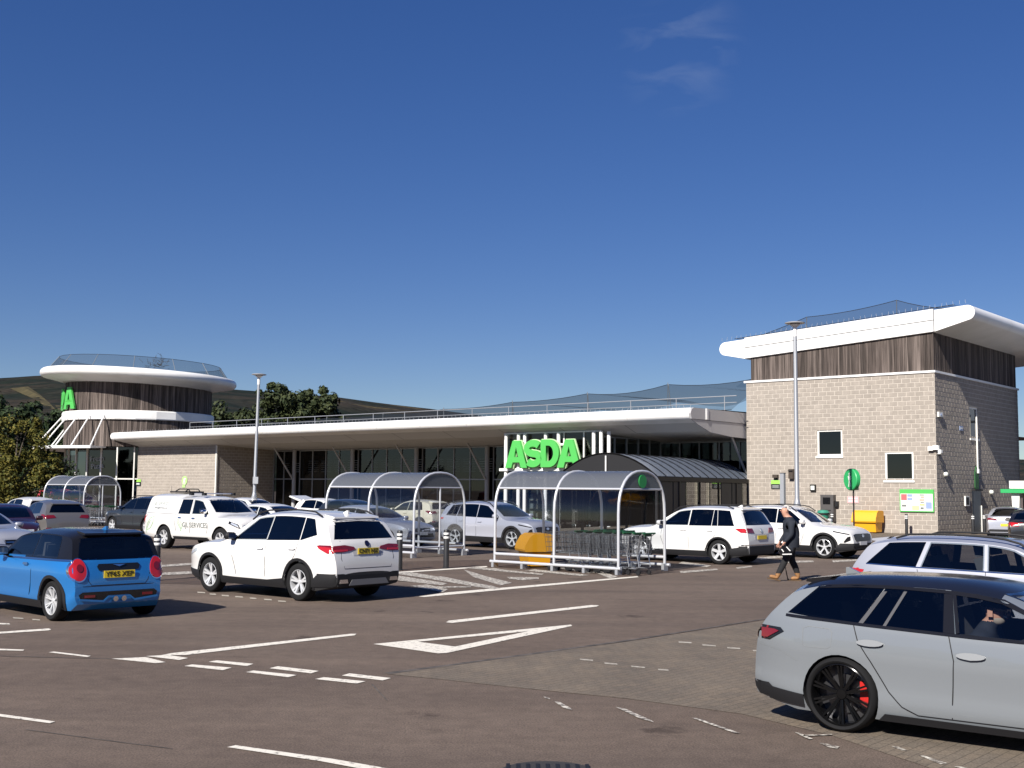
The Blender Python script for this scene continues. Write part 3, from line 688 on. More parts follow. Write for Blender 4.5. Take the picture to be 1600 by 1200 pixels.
M_PANE = glass('shop_glass', (.40, .44, .45), .015, 1.1); M_WINPANE = glass('office_glass', (.10, .12, .12), .015)
M_GREEN = mat('sign_green', (.075, .43, .085), .5); M_GREENP = mat('sign_pale_edge', (.45, .62, .36), .5); M_DGREEN = mat('sign_dark_green', (.02, .26, .06), .5)
M_CLAD = mat('blue_grey_sheet', (.16, .19, .24), .5, .2)

def blocks(parent, x0, x1, z0, z1, holes, place, cw=.4625, ch=.2345, joint=.03, depth=.03, singles=0, score=None, name='block', mtl=None):
    """courses of real blocks on a face. place(a, b, d): face coordinates -> local point, d outwards"""
    mtl = mtl or M_BLOCK; cells = []; row = 0; z = z0
    while z < z1 - .03:
        zt = min(z + ch, z1); x = x0 - (cw / 2 if row % 2 else 0)
        while x < x1 - .02:
            a, b = max(x, x0), min(x + cw, x1)
            segs = [(a, b)]
            for hx0, hx1, hz0, hz1 in holes:
                if hz0 < (z + zt) / 2 < hz1:
                    ns = []
                    for p, q in segs:
                        if q <= hx0 or p >= hx1: ns.append((p, q))
                        else:
                            if p < hx0 - .03: ns.append((p, hx0))
                            if q > hx1 + .03: ns.append((hx1, q))
                    segs = ns
            for p, q in segs:
                if q - p > .05: cells.append((p + joint / 2, q - joint / 2, z + joint / 2, zt - joint / 2))
            x += cw
        z += ch; row += 1
    if score: cells.sort(key=score)
    cache = {}; out = MB(); R = random.Random(5)
    def cellmesh(mb, w_, h_, o, d):
        c = .006
        vs = [place(o[0] + a, o[1] + b, dd) for a, b, dd in ((0, 0, -.01), (w_, 0, -.01), (w_, h_, -.01), (0, h_, -.01), (c, c, d), (w_ - c, c, d), (w_ - c, h_ - c, d), (c, h_ - c, d))]
        mb.add(vs, [(4, 5, 6, 7), (0, 1, 5, 4), (1, 2, 6, 5), (2, 3, 7, 6), (3, 0, 4, 7)])
    zero = Vector(place(0, 0, 0))
    for i, (a, b, c, d) in enumerate(cells):
        dd = depth * .4 + R.uniform(-.002, .003)
        if i < singles:
            key = (round(b - a, 3), round(d - c, 3))
            if key not in cache:
                m = MB(); cellmesh(m, b - a, d - c, (0, 0), depth * .4); me = m.mesh(name); me.materials.append(mtl); cache[key] = me
            o = obj(name, cache[key], None, parent); o.location = Vector(place(a, c, 0)) - zero
        else: cellmesh(out, b - a, d - c, (a, c), dd)
    if out.v:
        o = obj(name + '_courses', out.mesh(name + '_courses'), mtl, parent); o['kind'] = 'stuff'
    return len(cells)

# ------------------------------- block tower
tower = thing('block_tower', 'tall square tower of buff blocks with timber band and white wing roof', 'building', C0, BRZ)
TX = -10.73; TD = 13.3; TZ = 8.2
WIN1 = (xa := -6.45, -5.02, 4.02, 5.42); WIN2 = (-2.68, -1.18, 2.72, 4.18)
core = MB()
def wall_with_holes(mb, x0, x1, z0, z1, holes, place, mi=0):
    xs = sorted({x0, x1, *[h[0] for h in holes], *[h[1] for h in holes]}); zs = sorted({z0, z1, *[h[2] for h in holes], *[h[3] for h in holes]})
    for a, b in zip(xs, xs[1:]):
        for c, d in zip(zs, zs[1:]):
            if any(h[0] <= a and b <= h[1] and h[2] <= c and d <= h[3] for h in holes): continue
            mb.add([place(a, c, 0), place(b, c, 0), place(b, d, 0), place(a, d, 0)], [(0, 1, 2, 3)], mi)
    for h in holes:
        r = .35
        for (a, c), (b, d) in (((h[0], h[2]), (h[1], h[2])), ((h[1], h[2]), (h[1], h[3])), ((h[1], h[3]), (h[0], h[3])), ((h[0], h[3]), (h[0], h[2]))):
            mb.add([place(a, c, 0), place(b, d, 0), place(b, d, -r), place(a, c, -r)], [(0, 1, 2, 3)], mi)
pf = lambda a, b, d: (a, -d, b)
ps = lambda a, b, d: (d, a, b)
SWIN = (5.0, 6.3, 5.05, 6.75)
wall_with_holes(core, TX, 0, 0, TZ, [WIN1, WIN2], pf); wall_with_holes(core, 0, TD, 0, TZ, [SWIN], ps)
core.add([(TX, 0, 0), (TX, TD, 0), (TX, TD, TZ), (TX, 0, TZ)], [(0, 1, 2, 3)]); core.add([(TX, TD, 0), (0, TD, 0), (0, TD, TZ), (TX, TD, TZ)], [(0, 1, 2, 3)])
obj('wall_core', core.mesh('wall_core'), M_MORTAR, tower)
blocks(tower, TX, 0, 0, TZ, [WIN1, WIN2], pf, singles=300, score=lambda c: -(c[0] + .15 * min(c[2], 5) * 0 + 0) + abs(c[2] - 4.6) * .55)
blocks(tower, 0, TD, 0, TZ, [SWIN], ps, name='side_block')
def window(parent, place, h, mtl, fw=.09, pane=None, sill=True):
    fm = MB(); x0, x1, z0, z1 = h; d0, d1 = -.12, -.04
    def bar(a, b, c, d): fm.add([place(p, q, e) for e in (d0, d1) for p, q in ((a, c), (b, c), (b, d), (a, d))], [(0, 1, 2, 3), (4, 5, 6, 7), (0, 1, 5, 4), (1, 2, 6, 5), (2, 3, 7, 6), (3, 0, 4, 7)])
    bar(x0, x0 + fw, z0, z1); bar(x1 - fw, x1, z0, z1); bar(x0 + fw, x1 - fw, z0, z0 + fw); bar(x0 + fw, x1 - fw, z1 - fw, z1)
    w_ = obj('window', fm, mtl, parent)
    p = MB().add([place(a, b, -.085) for a, b in ((x0 + fw, z0 + fw), (x1 - fw, z0 + fw), (x1 - fw, z1 - fw), (x0 + fw, z1 - fw))], [(0, 1, 2, 3)]); obj('pane', p, pane or M_WINPANE, w_)
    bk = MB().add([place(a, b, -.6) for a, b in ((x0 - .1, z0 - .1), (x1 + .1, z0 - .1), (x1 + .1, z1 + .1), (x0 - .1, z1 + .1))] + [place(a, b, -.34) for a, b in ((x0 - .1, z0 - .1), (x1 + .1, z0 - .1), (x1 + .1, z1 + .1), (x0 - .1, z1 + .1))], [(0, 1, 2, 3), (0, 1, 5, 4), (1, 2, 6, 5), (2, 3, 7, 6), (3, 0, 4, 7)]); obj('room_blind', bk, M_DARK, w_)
    if sill:
        s_ = MB(); s_.add([place(p, q, e) for e in (-.1, .06) for p, q in ((x0 - .08, z0 - .11), (x1 + .06, z0 - .11), (x1 + .06, z0), (x0 - .08, z0))], [(0, 1, 2, 3), (4, 5, 6, 7), (0, 1, 5, 4), (1, 2, 6, 5), (2, 3, 7, 6), (3, 0, 4, 7)]); obj('sill', s_, mtl, w_)
    return w_
window(tower, pf, WIN1, M_FRAMEW); window(tower, pf, WIN2, M_FRAMEW); window(tower, ps, SWIN, M_FRAMEW)
cp = MB(); cp.bx(TX - .12, .07, -.07, .05, TZ, TZ + .11); cp.bx(-.05, .07, .05, TD + .1, TZ, TZ + .11); obj('capping', cp, M_WHITE, tower)
def wtop(x): return 10.27 + .0643 * min(x, 0)
# timber boards
def board(parent, place, a, b, z0, za, zb, R):
    d = .035 + R.uniform(-.006, .008); m = MB()
    m.add([place(a, z0, -.02), place(b, z0, -.02), place(b, zb, -.02), place(a, za, -.02), place(a, z0, d), place(b, z0, d), place(b, zb, d), place(a, za, d)], [(4, 5, 6, 7), (0, 1, 5, 4), (1, 2, 6, 5), (2, 3, 7, 6), (3, 0, 4, 7)])
    obj('board', m.mesh('board'), M_WOOD, parent)
R_ = random.Random(11); x = TX + .3
bkg = MB(); bkg.bx(TX + .35, -.08, .08, TD - .1, TZ + .1, 9.5); bkg.add([(TX + .35, .08, 9.5), (-.08, .08, 9.5), (-.08, .08, wtop(0)), (TX + .35, .08, wtop(TX))], [(0, 1, 2, 3)]); bkg.add([(-.08, .08, 9.5), (-.08, TD, 9.5), (-.08, TD, 10.3), (-.08, .08, 10.3)], [(0, 1, 2, 3)]); bkg.add([(TX + .35, .08, 9.5), (TX + .35, TD, 9.5), (TX + .35, TD, 9.7), (TX + .35, .08, 9.7)], [(0, 1, 2, 3)]); obj('band_core', bkg, M_BLACK, tower)
while x < -.05:
    wd = R_.choice((.10, .13, .16, .19, .16)); b_ = min(x + wd - .008, -.02); board(tower, lambda a, b, d: (a, .05 - d, b), x, b_, TZ + .11, wtop(x), wtop(b_), R_); x += wd
y = .0
while y < TD - .2:
    wd = R_.choice((.11, .15, .19, .23)); board(tower, lambda a, b, d: (-.05 + d, a, b), y, y + wd - .01, TZ + .11, 10.28, 10.28, R_); y += wd
# wing roof
def nose(cx, cz, r, a0, a1, n=12): return [(cx + r * cos(radians(a0 + (a1 - a0) * k / n)), cz + r * sin(radians(a0 + (a1 - a0) * k / n))) for k in range(n + 1)]
wing = [(TX, wtop(TX)), (0.02, wtop(0))] + nose(1.75, 11.12, .38, -66, 93.5) + nose(-12.03, 10.24, .38, 93.5, 250)
obj('wing_roof', MB().prism(wing, lambda a, b, d: (a, d, b), -.06, 19.0), M_WHITE, tower, 30)
fp = MB(); fp.prism([(TX - .02, wtop(TX) + .02), (.05, wtop(0) + .02), (.05, wtop(0) + .58), (TX - .02, wtop(TX) + .60)], lambda a, b, d: (a, d, b), -.12, -.06); obj('fascia_panel', fp, M_WHITE, tower)
fp = MB(); fp.prism([(TX - .02, wtop(TX) + .645), (.05, wtop(0) + .625), (.05, wtop(0) + 1.18), (TX - .02, wtop(TX) + 1.20)], lambda a, b, d: (a, d, b), -.12, -.06); obj('fascia_panel', fp, M_WHITE, tower)
fp = MB(); fp.prism([(TX - .02, wtop(TX) + .60), (.05, wtop(0) + .58), (.05, wtop(0) + .625), (TX - .02, wtop(TX) + .645)], lambda a, b, d: (a, d, b), -.075, -.062); obj('fascia_groove', fp, mat('groove_grey', (.16, .16, .17), .6), tower)
obj('fascia_joint', MB().bx(.052, .085, -.10, -.062, wtop(0) + .02, wtop(0) + 1.18), MATS['groove_grey'], tower)
sp_ = MB()
for k in range(46):
    xx = -12.3 + k * .31; zz = 11.53 + .0643 * xx
    sp_.beam((xx, .05, zz - .02), (xx + R_.uniform(-.06, .06), .05, zz + .16), .012, .012)
o = obj('bird_spikes', sp_, M_STEEL, tower); o['kind'] = 'stuff'
# netting over the tower roof
M_NET = bpy.data.materials.new('bird_netting'); M_NET.use_nodes = True; _N = M_NET.node_tree.nodes; _K = M_NET.node_tree.links; _N.clear()
_o = _N.new('ShaderNodeOutputMaterial'); _t = _N.new('ShaderNodeBsdfTransparent'); _d = _N.new('ShaderNodeBsdfDiffuse'); _d.inputs[0].default_value = (.035, .045, .06, 1); _m = _N.new('ShaderNodeMixShader'); _m.inputs[0].default_value = .38
_K.new(_t.outputs[0], _m.inputs[1]); _K.new(_d.outputs[0], _m.inputs[2]); _K.new(_m.outputs[0], _o.inputs[0])
def net_thing(name, label, loc, rz, rows, poles, group='bird nets on the roofs', cable=.018):
    """rows: lists of points of equal length forming a sheet"""
    t = thing(name, label, 'net', loc, rz, group); mb = MB(); n = len(rows[0])
    for r in rows: mb.v += [tuple(p) for p in r]
    for j in range(len(rows) - 1):
        for i in range(n - 1): mb.f.append((j * n + i, j * n + i + 1, (j + 1) * n + i + 1, (j + 1) * n + i))
    mb.m = [0] * len(mb.f); obj('netting', mb.mesh('netting'), M_NET, t)
    c = MB()
    for r in rows[:2]: c.tube(r, cable, 5)
    obj('cable', c, M_BLACK, t)
    for a, b in poles: obj('pole', MB().tube([a, b], .024, 6), mat('net_pole', (.16, .17, .18), .6), t)
    return t
def zr(x): return 11.53 + .0643 * x
def sag(a, b, n, s):
    a = Vector(a); b = Vector(b); return [a.lerp(b, k / n) - Vector((0, 0, s * 4 * (k / n) * (1 - k / n))) for k in range(n + 1)]
pk = [(-11.6, 1.5, zr(-11.6) + .05), (-8.2, 2.5, 12.05), (-3.1, 3, 12.6), (1.0, 3, 11.75)]
top = sag(pk[0], pk[1], 6, .05)[:-1] + sag(pk[1], pk[2], 8, .12)[:-1] + sag(pk[2], pk[3], 6, .18)
low = [Vector((q.x, .25, zr(q.x) + .03)) for q in top]; back = [q + Vector((0, 9, .15)) for q in top]
net_thing('roof_net', 'blue grey bird net over the wing roof of the block tower', C0, BRZ, [top, low], [((-8.2, 2.5, 10.9), (-8.2, 2.5, 12.05)), ((-3.1, 3, 11.2), (-3.1, 3, 12.6))])

# ------------------------------- supermarket
shop = thing('supermarket_building', 'long low supermarket with white bullnose canopy and dark glazed front', 'building', C0, BRZ)
CX0, CX1, CY = -66.8, -10.95, -5.8
prof = [(-5.0, 6.50)] + [(-5.47 + .33 * cos(radians(a)), 6.17 + .33 * sin(radians(a))) for a in range(90, 271, 15)] + [(-5.0, 5.70)]
n_p = 14; st = (CX1 - CX0) / n_p
for k in range(n_p):
    a = CX0 + k * st + .008; b = CX0 + (k + 1) * st - .008
    obj('fascia_panel', MB().prism(prof, lambda p, q, d: (d, p, q), a, b), M_WHITE, shop, 40)
sof = [(-5.05, 5.71), (-3.9, 5.32), (-1.5, 5.20), (1.7, 5.06)]
m = MB()
for k in range(len(sof) - 1):
    p, q = sof[k], sof[k + 1]; m.add([(CX0, p[0], p[1]), (CX1, p[0], p[1]), (CX1, q[0], q[1]), (CX0, q[0], q[1])], [(0, 1, 2, 3)])
obj('soffit', m.mesh('soffit'), M_SOFF, shop)
jt = MB()
for k in range(1, 12):
    xx = CX0 + k * (CX1 - CX0) / 12
    for i in range(3):
        p, q = sof[i], sof[i + 1]; jt.add([(xx, p[0], p[1] - .004), (xx + .03, p[0], p[1] - .004), (xx + .03, q[0], q[1] - .004), (xx, q[0], q[1] - .004)], [(0, 1, 2, 3)])
obj('soffit_joint', jt.mesh('soffit_joint'), M_DARK, shop)['kind'] = 'stuff'
rf = MB(); rf.add([(CX0, -5.0, 6.5), (CX1, -5.0, 6.5), (CX1, 3, 6.62), (CX0, 3, 6.62)], [(0, 1, 2, 3)]); rf.add([(CX0, 3, 6.62), (-10.9, 3, 6.62), (-10.9, 60, 7.2), (CX0, 60, 7.2)], [(0, 1, 2, 3)]); obj('roof', rf.mesh('roof'), M_ROOF, shop)
# left end of the canopy
en = MB(); en.prism([(-5.0, 6.5)] + prof[1:-1] + [(-5.05, 5.71), (-3.9, 5.32), (1.7, 5.06), (3, 6.5)], lambda p, q, d: (d, p, q), CX0 - .10, CX0); obj('canopy_end', en, M_WHITE, shop, 40)
# right return to the tower
rt = MB(); rt.prism([(-5.8, 6.17), (-5.7, 6.40), (-5.47, 6.50), (.6, 6.50), (.6, 5.90), (-5.68, 5.90)], lambda p, q, d: (d, p, q), CX1, CX1 + .10); obj('return_panel', rt, M_GREYP, shop)
rt = MB(); rt.prism([(-5.62, 5.88), (.6, 5.88), (.6, 5.06), (-1.5, 5.10), (-3.7, 5.26), (-5.0, 5.62)], lambda p, q, d: (d, p, q), CX1, CX1 + .07); obj('return_panel', rt, M_GREYP, shop)
obj('return_joint', MB().bx(CX1 + .10, CX1 + .14, -4.25, -4.05, 5.92, 6.52), M_WHITE, shop)
# left block wall
LX0, LX1, LY = -66.9, -54.8, -3.9
lw = MB(); pl_ = lambda a, b, d: (a, LY - d, b); plr = lambda a, b, d: (LX1 + d, a, b)
lw.add([pl_(LX0, 0, 0), pl_(LX1, 0, 0), pl_(LX1, 5.32, 0), pl_(LX0, 5.32, 0)], [(0, 1, 2, 3)]); lw.add([(LX1, LY, 0), (LX1, 1.7, 0), (LX1, 1.7, 5.3), (LX1, LY, 5.3)], [(0, 1, 2, 3)]); lw.add([(LX0, LY, 0), (LX0, 9, 0), (LX0, 9, 6.4), (LX0, LY, 5.32)], [(0, 1, 2, 3)])
obj('end_wall', lw.mesh('end_wall'), M_MORTAR, shop)
blocks(shop, LX0, LX1, 0, 5.3, [], pl_, name='end_block'); blocks(shop, LY, 1.7, 0, 5.2, [], plr, name='return_block')
obj('corner_trim', MB().bx(LX1 - .06, LX1 + .05, LY - .06, LY + .05, 0, 5.28), M_FRAMEW, shop); obj('corner_trim', MB().bx(LX0 - .1, LX0 + .02, LY - .07, LY + .05, 0, 5.28), M_FRAMEW, shop)
# glazing
GT, TR = 5.02, 2.70
def glaze(parent, pts, zs, place, mw=.075, frame=M_FRAME, pane=M_PANE, md=.12):
    """pts: mullion positions, zs: rail heights"""
    for p in pts:
        mm = MB(); mm.add([place(p + a, z, d) for z in (zs[0], zs[-1] + mw) for a, d in ((-mw / 2, -md / 2), (mw / 2, -md / 2), (mw / 2, md / 2), (-mw / 2, md / 2))], [(0, 1, 2, 3), (4, 5, 6, 7), (0, 1, 5, 4), (1, 2, 6, 5), (2, 3, 7, 6), (3, 0, 4, 7)]); obj('mullion', mm, frame, parent)
    for z in zs:
        mm = MB(); mm.add([place(p, z + a, d) for p in (pts[0] + mw / 2, pts[-1] - mw / 2) for a, d in ((0, -md / 2 + .01), (mw, -md / 2 + .01), (mw, md / 2 - .01), (0, md / 2 - .01))], [(0, 1, 2, 3), (4, 5, 6, 7), (0, 1, 5, 4), (1, 2, 6, 5), (2, 3, 7, 6), (3, 0, 4, 7)]); obj('transom', mm, frame, parent)
    for a, b in zip(pts, pts[1:]):
        for c, d in zip(zs, zs[1:]):
            obj('pane', MB().add([place(a + mw / 2, c + mw, 0), place(b - mw / 2, c + mw, 0), place(b - mw / 2, d, 0), place(a + mw / 2, d, 0)], [(0, 1, 2, 3)]).mesh('pane'), pane, parent)
pg = lambda a, b, d: (a, 1.7 - d, b)
COLX = [-24.6, -31.4, -38.2, -45.0, -51.8]
for a, b in zip(COLX[1:], COLX): glaze(shop, [a + .30 + (6.8 - .60) * k / 4 for k in range(5)], [0, TR, GT - .08], pg)
glaze(shop, [-54.75, -53.45, -52.1], [0, TR, GT - .08], pg)
glaze(shop, [-17.55 + 6.8 * k / 5 for k in range(6)], [0, TR, GT - .08], pg)
M_COLM = mat('column_paint', (.42, .42, .43), .45)
for x in COLX[1:] + [-11.3]:
    obj('column', MB().tube([(x, 1.35, 0), (x, 1.35, 5.05)], .16, 14), M_COLM if x > -60 else M_WHITE, shop, 40)
    obj('brace', MB().tube([(x, 1.2, 2.75), (x, -.75, 5.22)], .07, 10), M_COLM, shop, 40)
sl = MB()
for a, b in zip(COLX[1:], COLX):
    for k in range(4):
        x0 = a + .30 + 6.2 * k / 4 + .28; x1 = a + .30 + 6.2 * (k + 1) / 4 - .12
        for j in range(6): sl.bx(x0, x1, 2.3, 2.38, 3.30 + j * .17, 3.345 + j * .17)
for k in range(2):
    for j in range(5): sl.bx(-54.4 + k * 1.3, -53.6 + k * 1.3, 2.3, 2.38, 3.30 + j * .17, 3.345 + j * .17)
obj('louvre_slats', sl, mat('slat_grey', (.62, .62, .62), .5), shop)['kind'] = 'stuff'
# lobby
LB0, LB1, LBY = -24.8, -17.6, -4.5
pl2 = lambda a, b, d: (a, LBY - d, b); pl3 = lambda a, b, d: (LB1 + d, a, b); pl4 = lambda a, b, d: (LB0 - d, a, b)
glaze(shop, [LB0, LB0 + 1.55, LB0 + 3.1, LB0 + 4.55, LB0 + 6.0, LB1], [0, 2.75, 5.42], pl2, .09, M_FRAMEW)
glaze(shop, [LBY + .1 + 6.1 * k / 5 for k in range(6)], [0, 2.75, 5.1], pl3, .07, M_FRAME)
glaze(shop, [LBY + .1 + 6.1 * k / 4 for k in range(5)], [0, 2.75, 5.1], pl4, .07, M_FRAME)
for x, y in ((LB0 + .28, -4.75), (LB0 + 1.75, -4.75), (LB0 + 1.3, -4.8), (LB0 + 3.35, -4.75), (LB0 + 4.35, -4.8), (LB1 - .3, -4.8), (LB1 + .25, -4.85), (LB1 + .62, -4.6)):
    obj('lobby_column', MB().tube([(x, y, 0), (x, y, 5.42)], .11, 12), M_WHITE, shop, 40)
obj('sign_beam', MB().bx(LB0 - .1, LB1 + .1, -4.95, -4.78, 3.18, 3.34), M_FRAMEW, shop); obj('sign_beam', MB().bx(LB0 + 1.2, LB1 - 2.2, -4.95, -4.82, 4.66, 4.78), M_FRAMEW, shop)
# inside
ins = MB(); ins.bx(-54.5, -11, 1.9, 26, .0, .012); obj('shop_floor', ins, M_FLOORI, shop)
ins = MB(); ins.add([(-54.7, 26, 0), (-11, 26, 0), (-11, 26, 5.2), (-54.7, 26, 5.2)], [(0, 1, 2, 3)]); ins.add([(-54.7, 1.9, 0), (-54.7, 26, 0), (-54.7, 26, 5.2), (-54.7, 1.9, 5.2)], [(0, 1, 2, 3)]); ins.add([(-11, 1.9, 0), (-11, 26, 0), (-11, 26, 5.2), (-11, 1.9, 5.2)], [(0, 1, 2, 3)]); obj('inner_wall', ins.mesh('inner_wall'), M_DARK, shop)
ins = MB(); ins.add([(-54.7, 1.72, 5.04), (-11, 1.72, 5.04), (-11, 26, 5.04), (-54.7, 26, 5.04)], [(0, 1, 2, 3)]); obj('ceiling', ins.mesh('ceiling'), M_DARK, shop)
obj('upper_wall', MB().bx(-54.7, -11, 1.72, 1.95, 4.98, 6.55), M_GREYP, shop)
hw_ = MB(); hw_.bx(.6, 30, 13.4, 45, 0, 9.4); obj('rear_hall', hw_, M_CLAD, shop)
for z in (3.6, 6.4, 8.2): obj('cladding_rail', MB().bx(.6, 30, 13.33, 13.4, z, z + .09), mat('rail_dark', (.03, .035, .045), .6), shop)
# roof rail and net
rl = part_empty('guard_rail', shop)
obj('rail', MB().tube([(-61.5, -1.8, 7.35), (CX1 + .6, -1.8, 7.35)], .028, 6), M_STEEL, rl); obj('rail', MB().tube([(-61.5, -1.8, 6.98), (CX1 + .6, -1.8, 6.98)], .022, 6), M_STEEL, rl)
x = -61.5
while x < CX1 + .8: obj('rail_post', MB().tube([(x, -1.8, 6.52), (x, -1.8, 7.36)], .026, 6), M_STEEL, rl); x += 3.15
NX = [-58, -50.5, -44, -37.6, -31, -24.5, -18.2, -11.0]; NZ = [7.55, 7.65, 7.75, 7.9, 8.15, 8.45, 8.75, 8.95]
top = []; 
for k in range(len(NX) - 1): top += sag((NX[k], 3.5, NZ[k]), (NX[k + 1], 3.5, NZ[k + 1]), 6, .12 if k < 5 else .26)[:-1]
top.append(Vector((NX[-1], 3.5, NZ[-1]))); low = [Vector((q.x, -1.2, 6.62)) for q in top]; bk = [Vector((q.x, 16, q.z + .1 + .25 * sin(i * .9))) for i, q in enumerate(top)]
net_thing('roof_net', 'long sagging blue grey bird net over the main shop roof', C0, BRZ, [low, top, bk], [((x, 3.5, 6.6), (x, 3.5, z + .12)) for x, z in zip(NX, NZ)] + [((x + .1, 3.4, z), (x + .75, 2.8, 6.62)) for x, z in zip(NX, NZ)])
bs = MB()
for k in range(150):
    xx = CX0 + .5 + k * .37; bs.beam((xx, -5.3, 6.47), (xx + R_.uniform(-.08, .08), -5.3, 6.62 + R_.uniform(0, .05)), .012, .012)
obj('bird_spikes', bs, M_STEEL, shop)['kind'] = 'stuff'

# ------------------------------- letters
def stroke(pts, wd):
    return strip(pts, wd)
def letter_A(w_, h):
    sw = w_ * .30
    return [[(0, 0), (w_ * .34, h), (w_ * .66, h), (w_, 0), (w_ * .715, 0), (w_ * .655, h * .2), (w_ * .345, h * .2), (w_ * .285, 0)], [(w_ * .405, h * .40), (w_ * .595, h * .40), (w_ * .5, h * .76)]]
def letter_D(w_, h):
    o = [(0, 0), (w_ * .45, 0)] + [(w_ * .45 + w_ * .55 * sin(radians(a)), h / 2 - h / 2 * cos(radians(a))) for a in range(12, 169, 12)] + [(w_ * .45, h), (0, h)]
    i = [(w_ * .29, h * .22), (w_ * .42, h * .22)] + [(w_ * .42 + w_ * .27 * sin(radians(a)), h / 2 - h * .28 * cos(radians(a))) for a in range(15, 166, 15)] + [(w_ * .42, h * .78), (w_ * .29, h * .78)]
    return [o, i]
def letter_S(w_, h):
    t = h * .245; r = (h - t) / 4; cx = w_ / 2; rx = (w_ - t) / 2
    c = [(cx + rx * cos(radians(a)), h - t / 2 - r + r * sin(radians(a))) for a in range(28, 271, 18)] + [(cx + rx * cos(radians(a)), t / 2 + r + r * sin(radians(a))) for a in range(90 - 18, -153, -18)]
    return [strip(c, t)]
def fill2d(loops, fr, d0, d1, mat_side=1):
    """extruded outline with holes"""
    cu = bpy.data.curves.new('l', 'CURVE'); cu.dimensions = '2D'; cu.fill_mode = 'BOTH'; cu.extrude = abs(d1 - d0) / 2
    for lp in loops:
        s_ = cu.splines.new('POLY'); s_.points.add(len(lp) - 1); s_.use_cyclic_u = True
        for p, q in zip(s_.points, lp): p.co = (q[0], q[1], 0, 1)
    o = bpy.data.objects.new('l', cu); COL.objects.link(o); dg = bpy.context.evaluated_depsgraph_get(); me = bpy.data.meshes.new_from_object(o.evaluated_get(dg)); bpy.data.objects.remove(o)
    for p in me.polygons: p.material_index = 0 if abs(p.normal.z) > .5 else mat_side
    dm = (d0 + d1) / 2
    for v in me.vertices: v.co = Vector(fr(v.co.x, v.co.y, dm + v.co.z))
    me.materials.clear(); me.update(); return me
sign = thing('store_sign', 'big bright green capital letters on the glazed porch front', 'sign', BW(LB0 + .62, -5.0, 3.36), BRZ)
hL = 1.62; xx = .0
for fn, wl, adv, nm in ((letter_A, 1.72, 1.46, 'letter_a'), (letter_S, 1.36, 1.28, 'letter_s'), (letter_D, 1.36, 1.22, 'letter_d'), (letter_A, 1.72, 1.5, 'letter_a')):
    dz = .03 * (0 if nm == 'letter_a' else 1)
    lp = [[(a + xx, b) for a, b in l] for l in fn(wl, hL)]
    me = fill2d(lp, lambda a, b, d: (a, -d, b + dz), .10, .26); me.materials.append(M_GREEN); me.materials.append(M_GREENP); lo = obj(nm, me, None, sign)
    # dark back tray and pale rim
    big = [grow_poly(lp[0], .05)] if nm != 'letter_s' else [grow_poly(lp[0], .05)]
    if len(lp) > 1: big.append(lp[1])
    me = fill2d(big, lambda a, b, d: (a, -d, b + dz), .0, .10); me.materials.append(M_GREENP); me.materials.append(mat('sign_return', (.02, .10, .03), .5)); obj('letter_tray', me, None, lo)
    xx += adv

# ------------------------------- vaulted entrance canopy
vax = Vector((.526, .85)).normalized(); va = atan2(vax.y, vax.x)
vc = thing('entrance_canopy', 'dark barrel vaulted walkway canopy leading to the entrance', 'canopy', (4.64, 58.0, 0), va)
M_VP = mat('smoked_polycarbonate', (.13, .155, .20), .22, 0, .8); VW, VE, VR, VL = 2.7, 2.75, 3.86, 12.9
def vz(y): return VE + (VR - VE) * (1 - (abs(y) / VW) ** 2.0)
npan = 12
for k in range(npan):
    a, b = VL * k / npan + .03, VL * (k + 1) / npan - .03; m = MB(); n = 12
    for t_ in (0, .03):
        for i in range(n + 1):
            yy = -VW + 2 * VW * i / n; m.v += [(a, yy, vz(yy) + t_), (b, yy, vz(yy) + t_)]
    o_ = 2 * (n + 1)
    for i in range(n): m.f += [(2 * i, 2 * i + 2, 2 * i + 3, 2 * i + 1), (o_ + 2 * i, o_ + 2 * i + 1, o_ + 2 * i + 3, o_ + 2 * i + 2)]
    m.m = [0] * len(m.f); obj('roof_panel', m.mesh('roof_panel'), M_VP, vc, 40)
for k in range(npan + 1):
    x = VL * k / npan; obj('rib', MB().tube([(x, -VW + 2 * VW * i / 14, vz(-VW + 2 * VW * i / 14) + .035) for i in range(15)], .032, 6), mat('rib_black', (.006, .006, .007), .9, 0, .1), vc, 50)
for s in (-1, 1):
    obj('eave_beam', MB().bx(-.1, VL + .15, s * VW - .09, s * VW + .09, VE - .22, VE), M_BLACK, vc)
    for k in range(6): obj('post', MB().bx(VL * k / 5 - .06, VL * k / 5 + .06, s * VW - .06, s * VW + .06, 0, VE - .22), M_BLACK, vc)
gb = MB(); gb.prism([(yy, vz(yy) - .02) for yy in [VW - .12 - (2 * VW - .24) * i / 12 for i in range(13)]], lambda a, b, d: (d, a, b), .02, .07); obj('gable_panel', gb, M_BLACK, vc)
M_SP = mat('dark_side_panel', (.022, .026, .034), .6, 0, .3)
for k in range(8):
    a = .35 + k * 1.56; nm = k in (3, 4, 7, 2)
    m = MB().bx(a, a + 1.44, -VW - .02, -VW + .02, .15 if not nm else .9, VE - .24); obj('side_window' if nm else 'side_panel', m, glass('walkway_glass', (.62, .64, .58)) if nm else M_SP, vc)
for k in range(8):
    a = .35 + k * 1.56; obj('side_panel', MB().bx(a, a + 1.44, VW - .02, VW + .02, .15, VE - .24), M_SP if k > 2 else M_PANE, vc)
obj('finial', MB().tube([(-.05, 0, 2.9), (-.05, 0, VR - .1)], .04, 8), M_WHITE, vc)

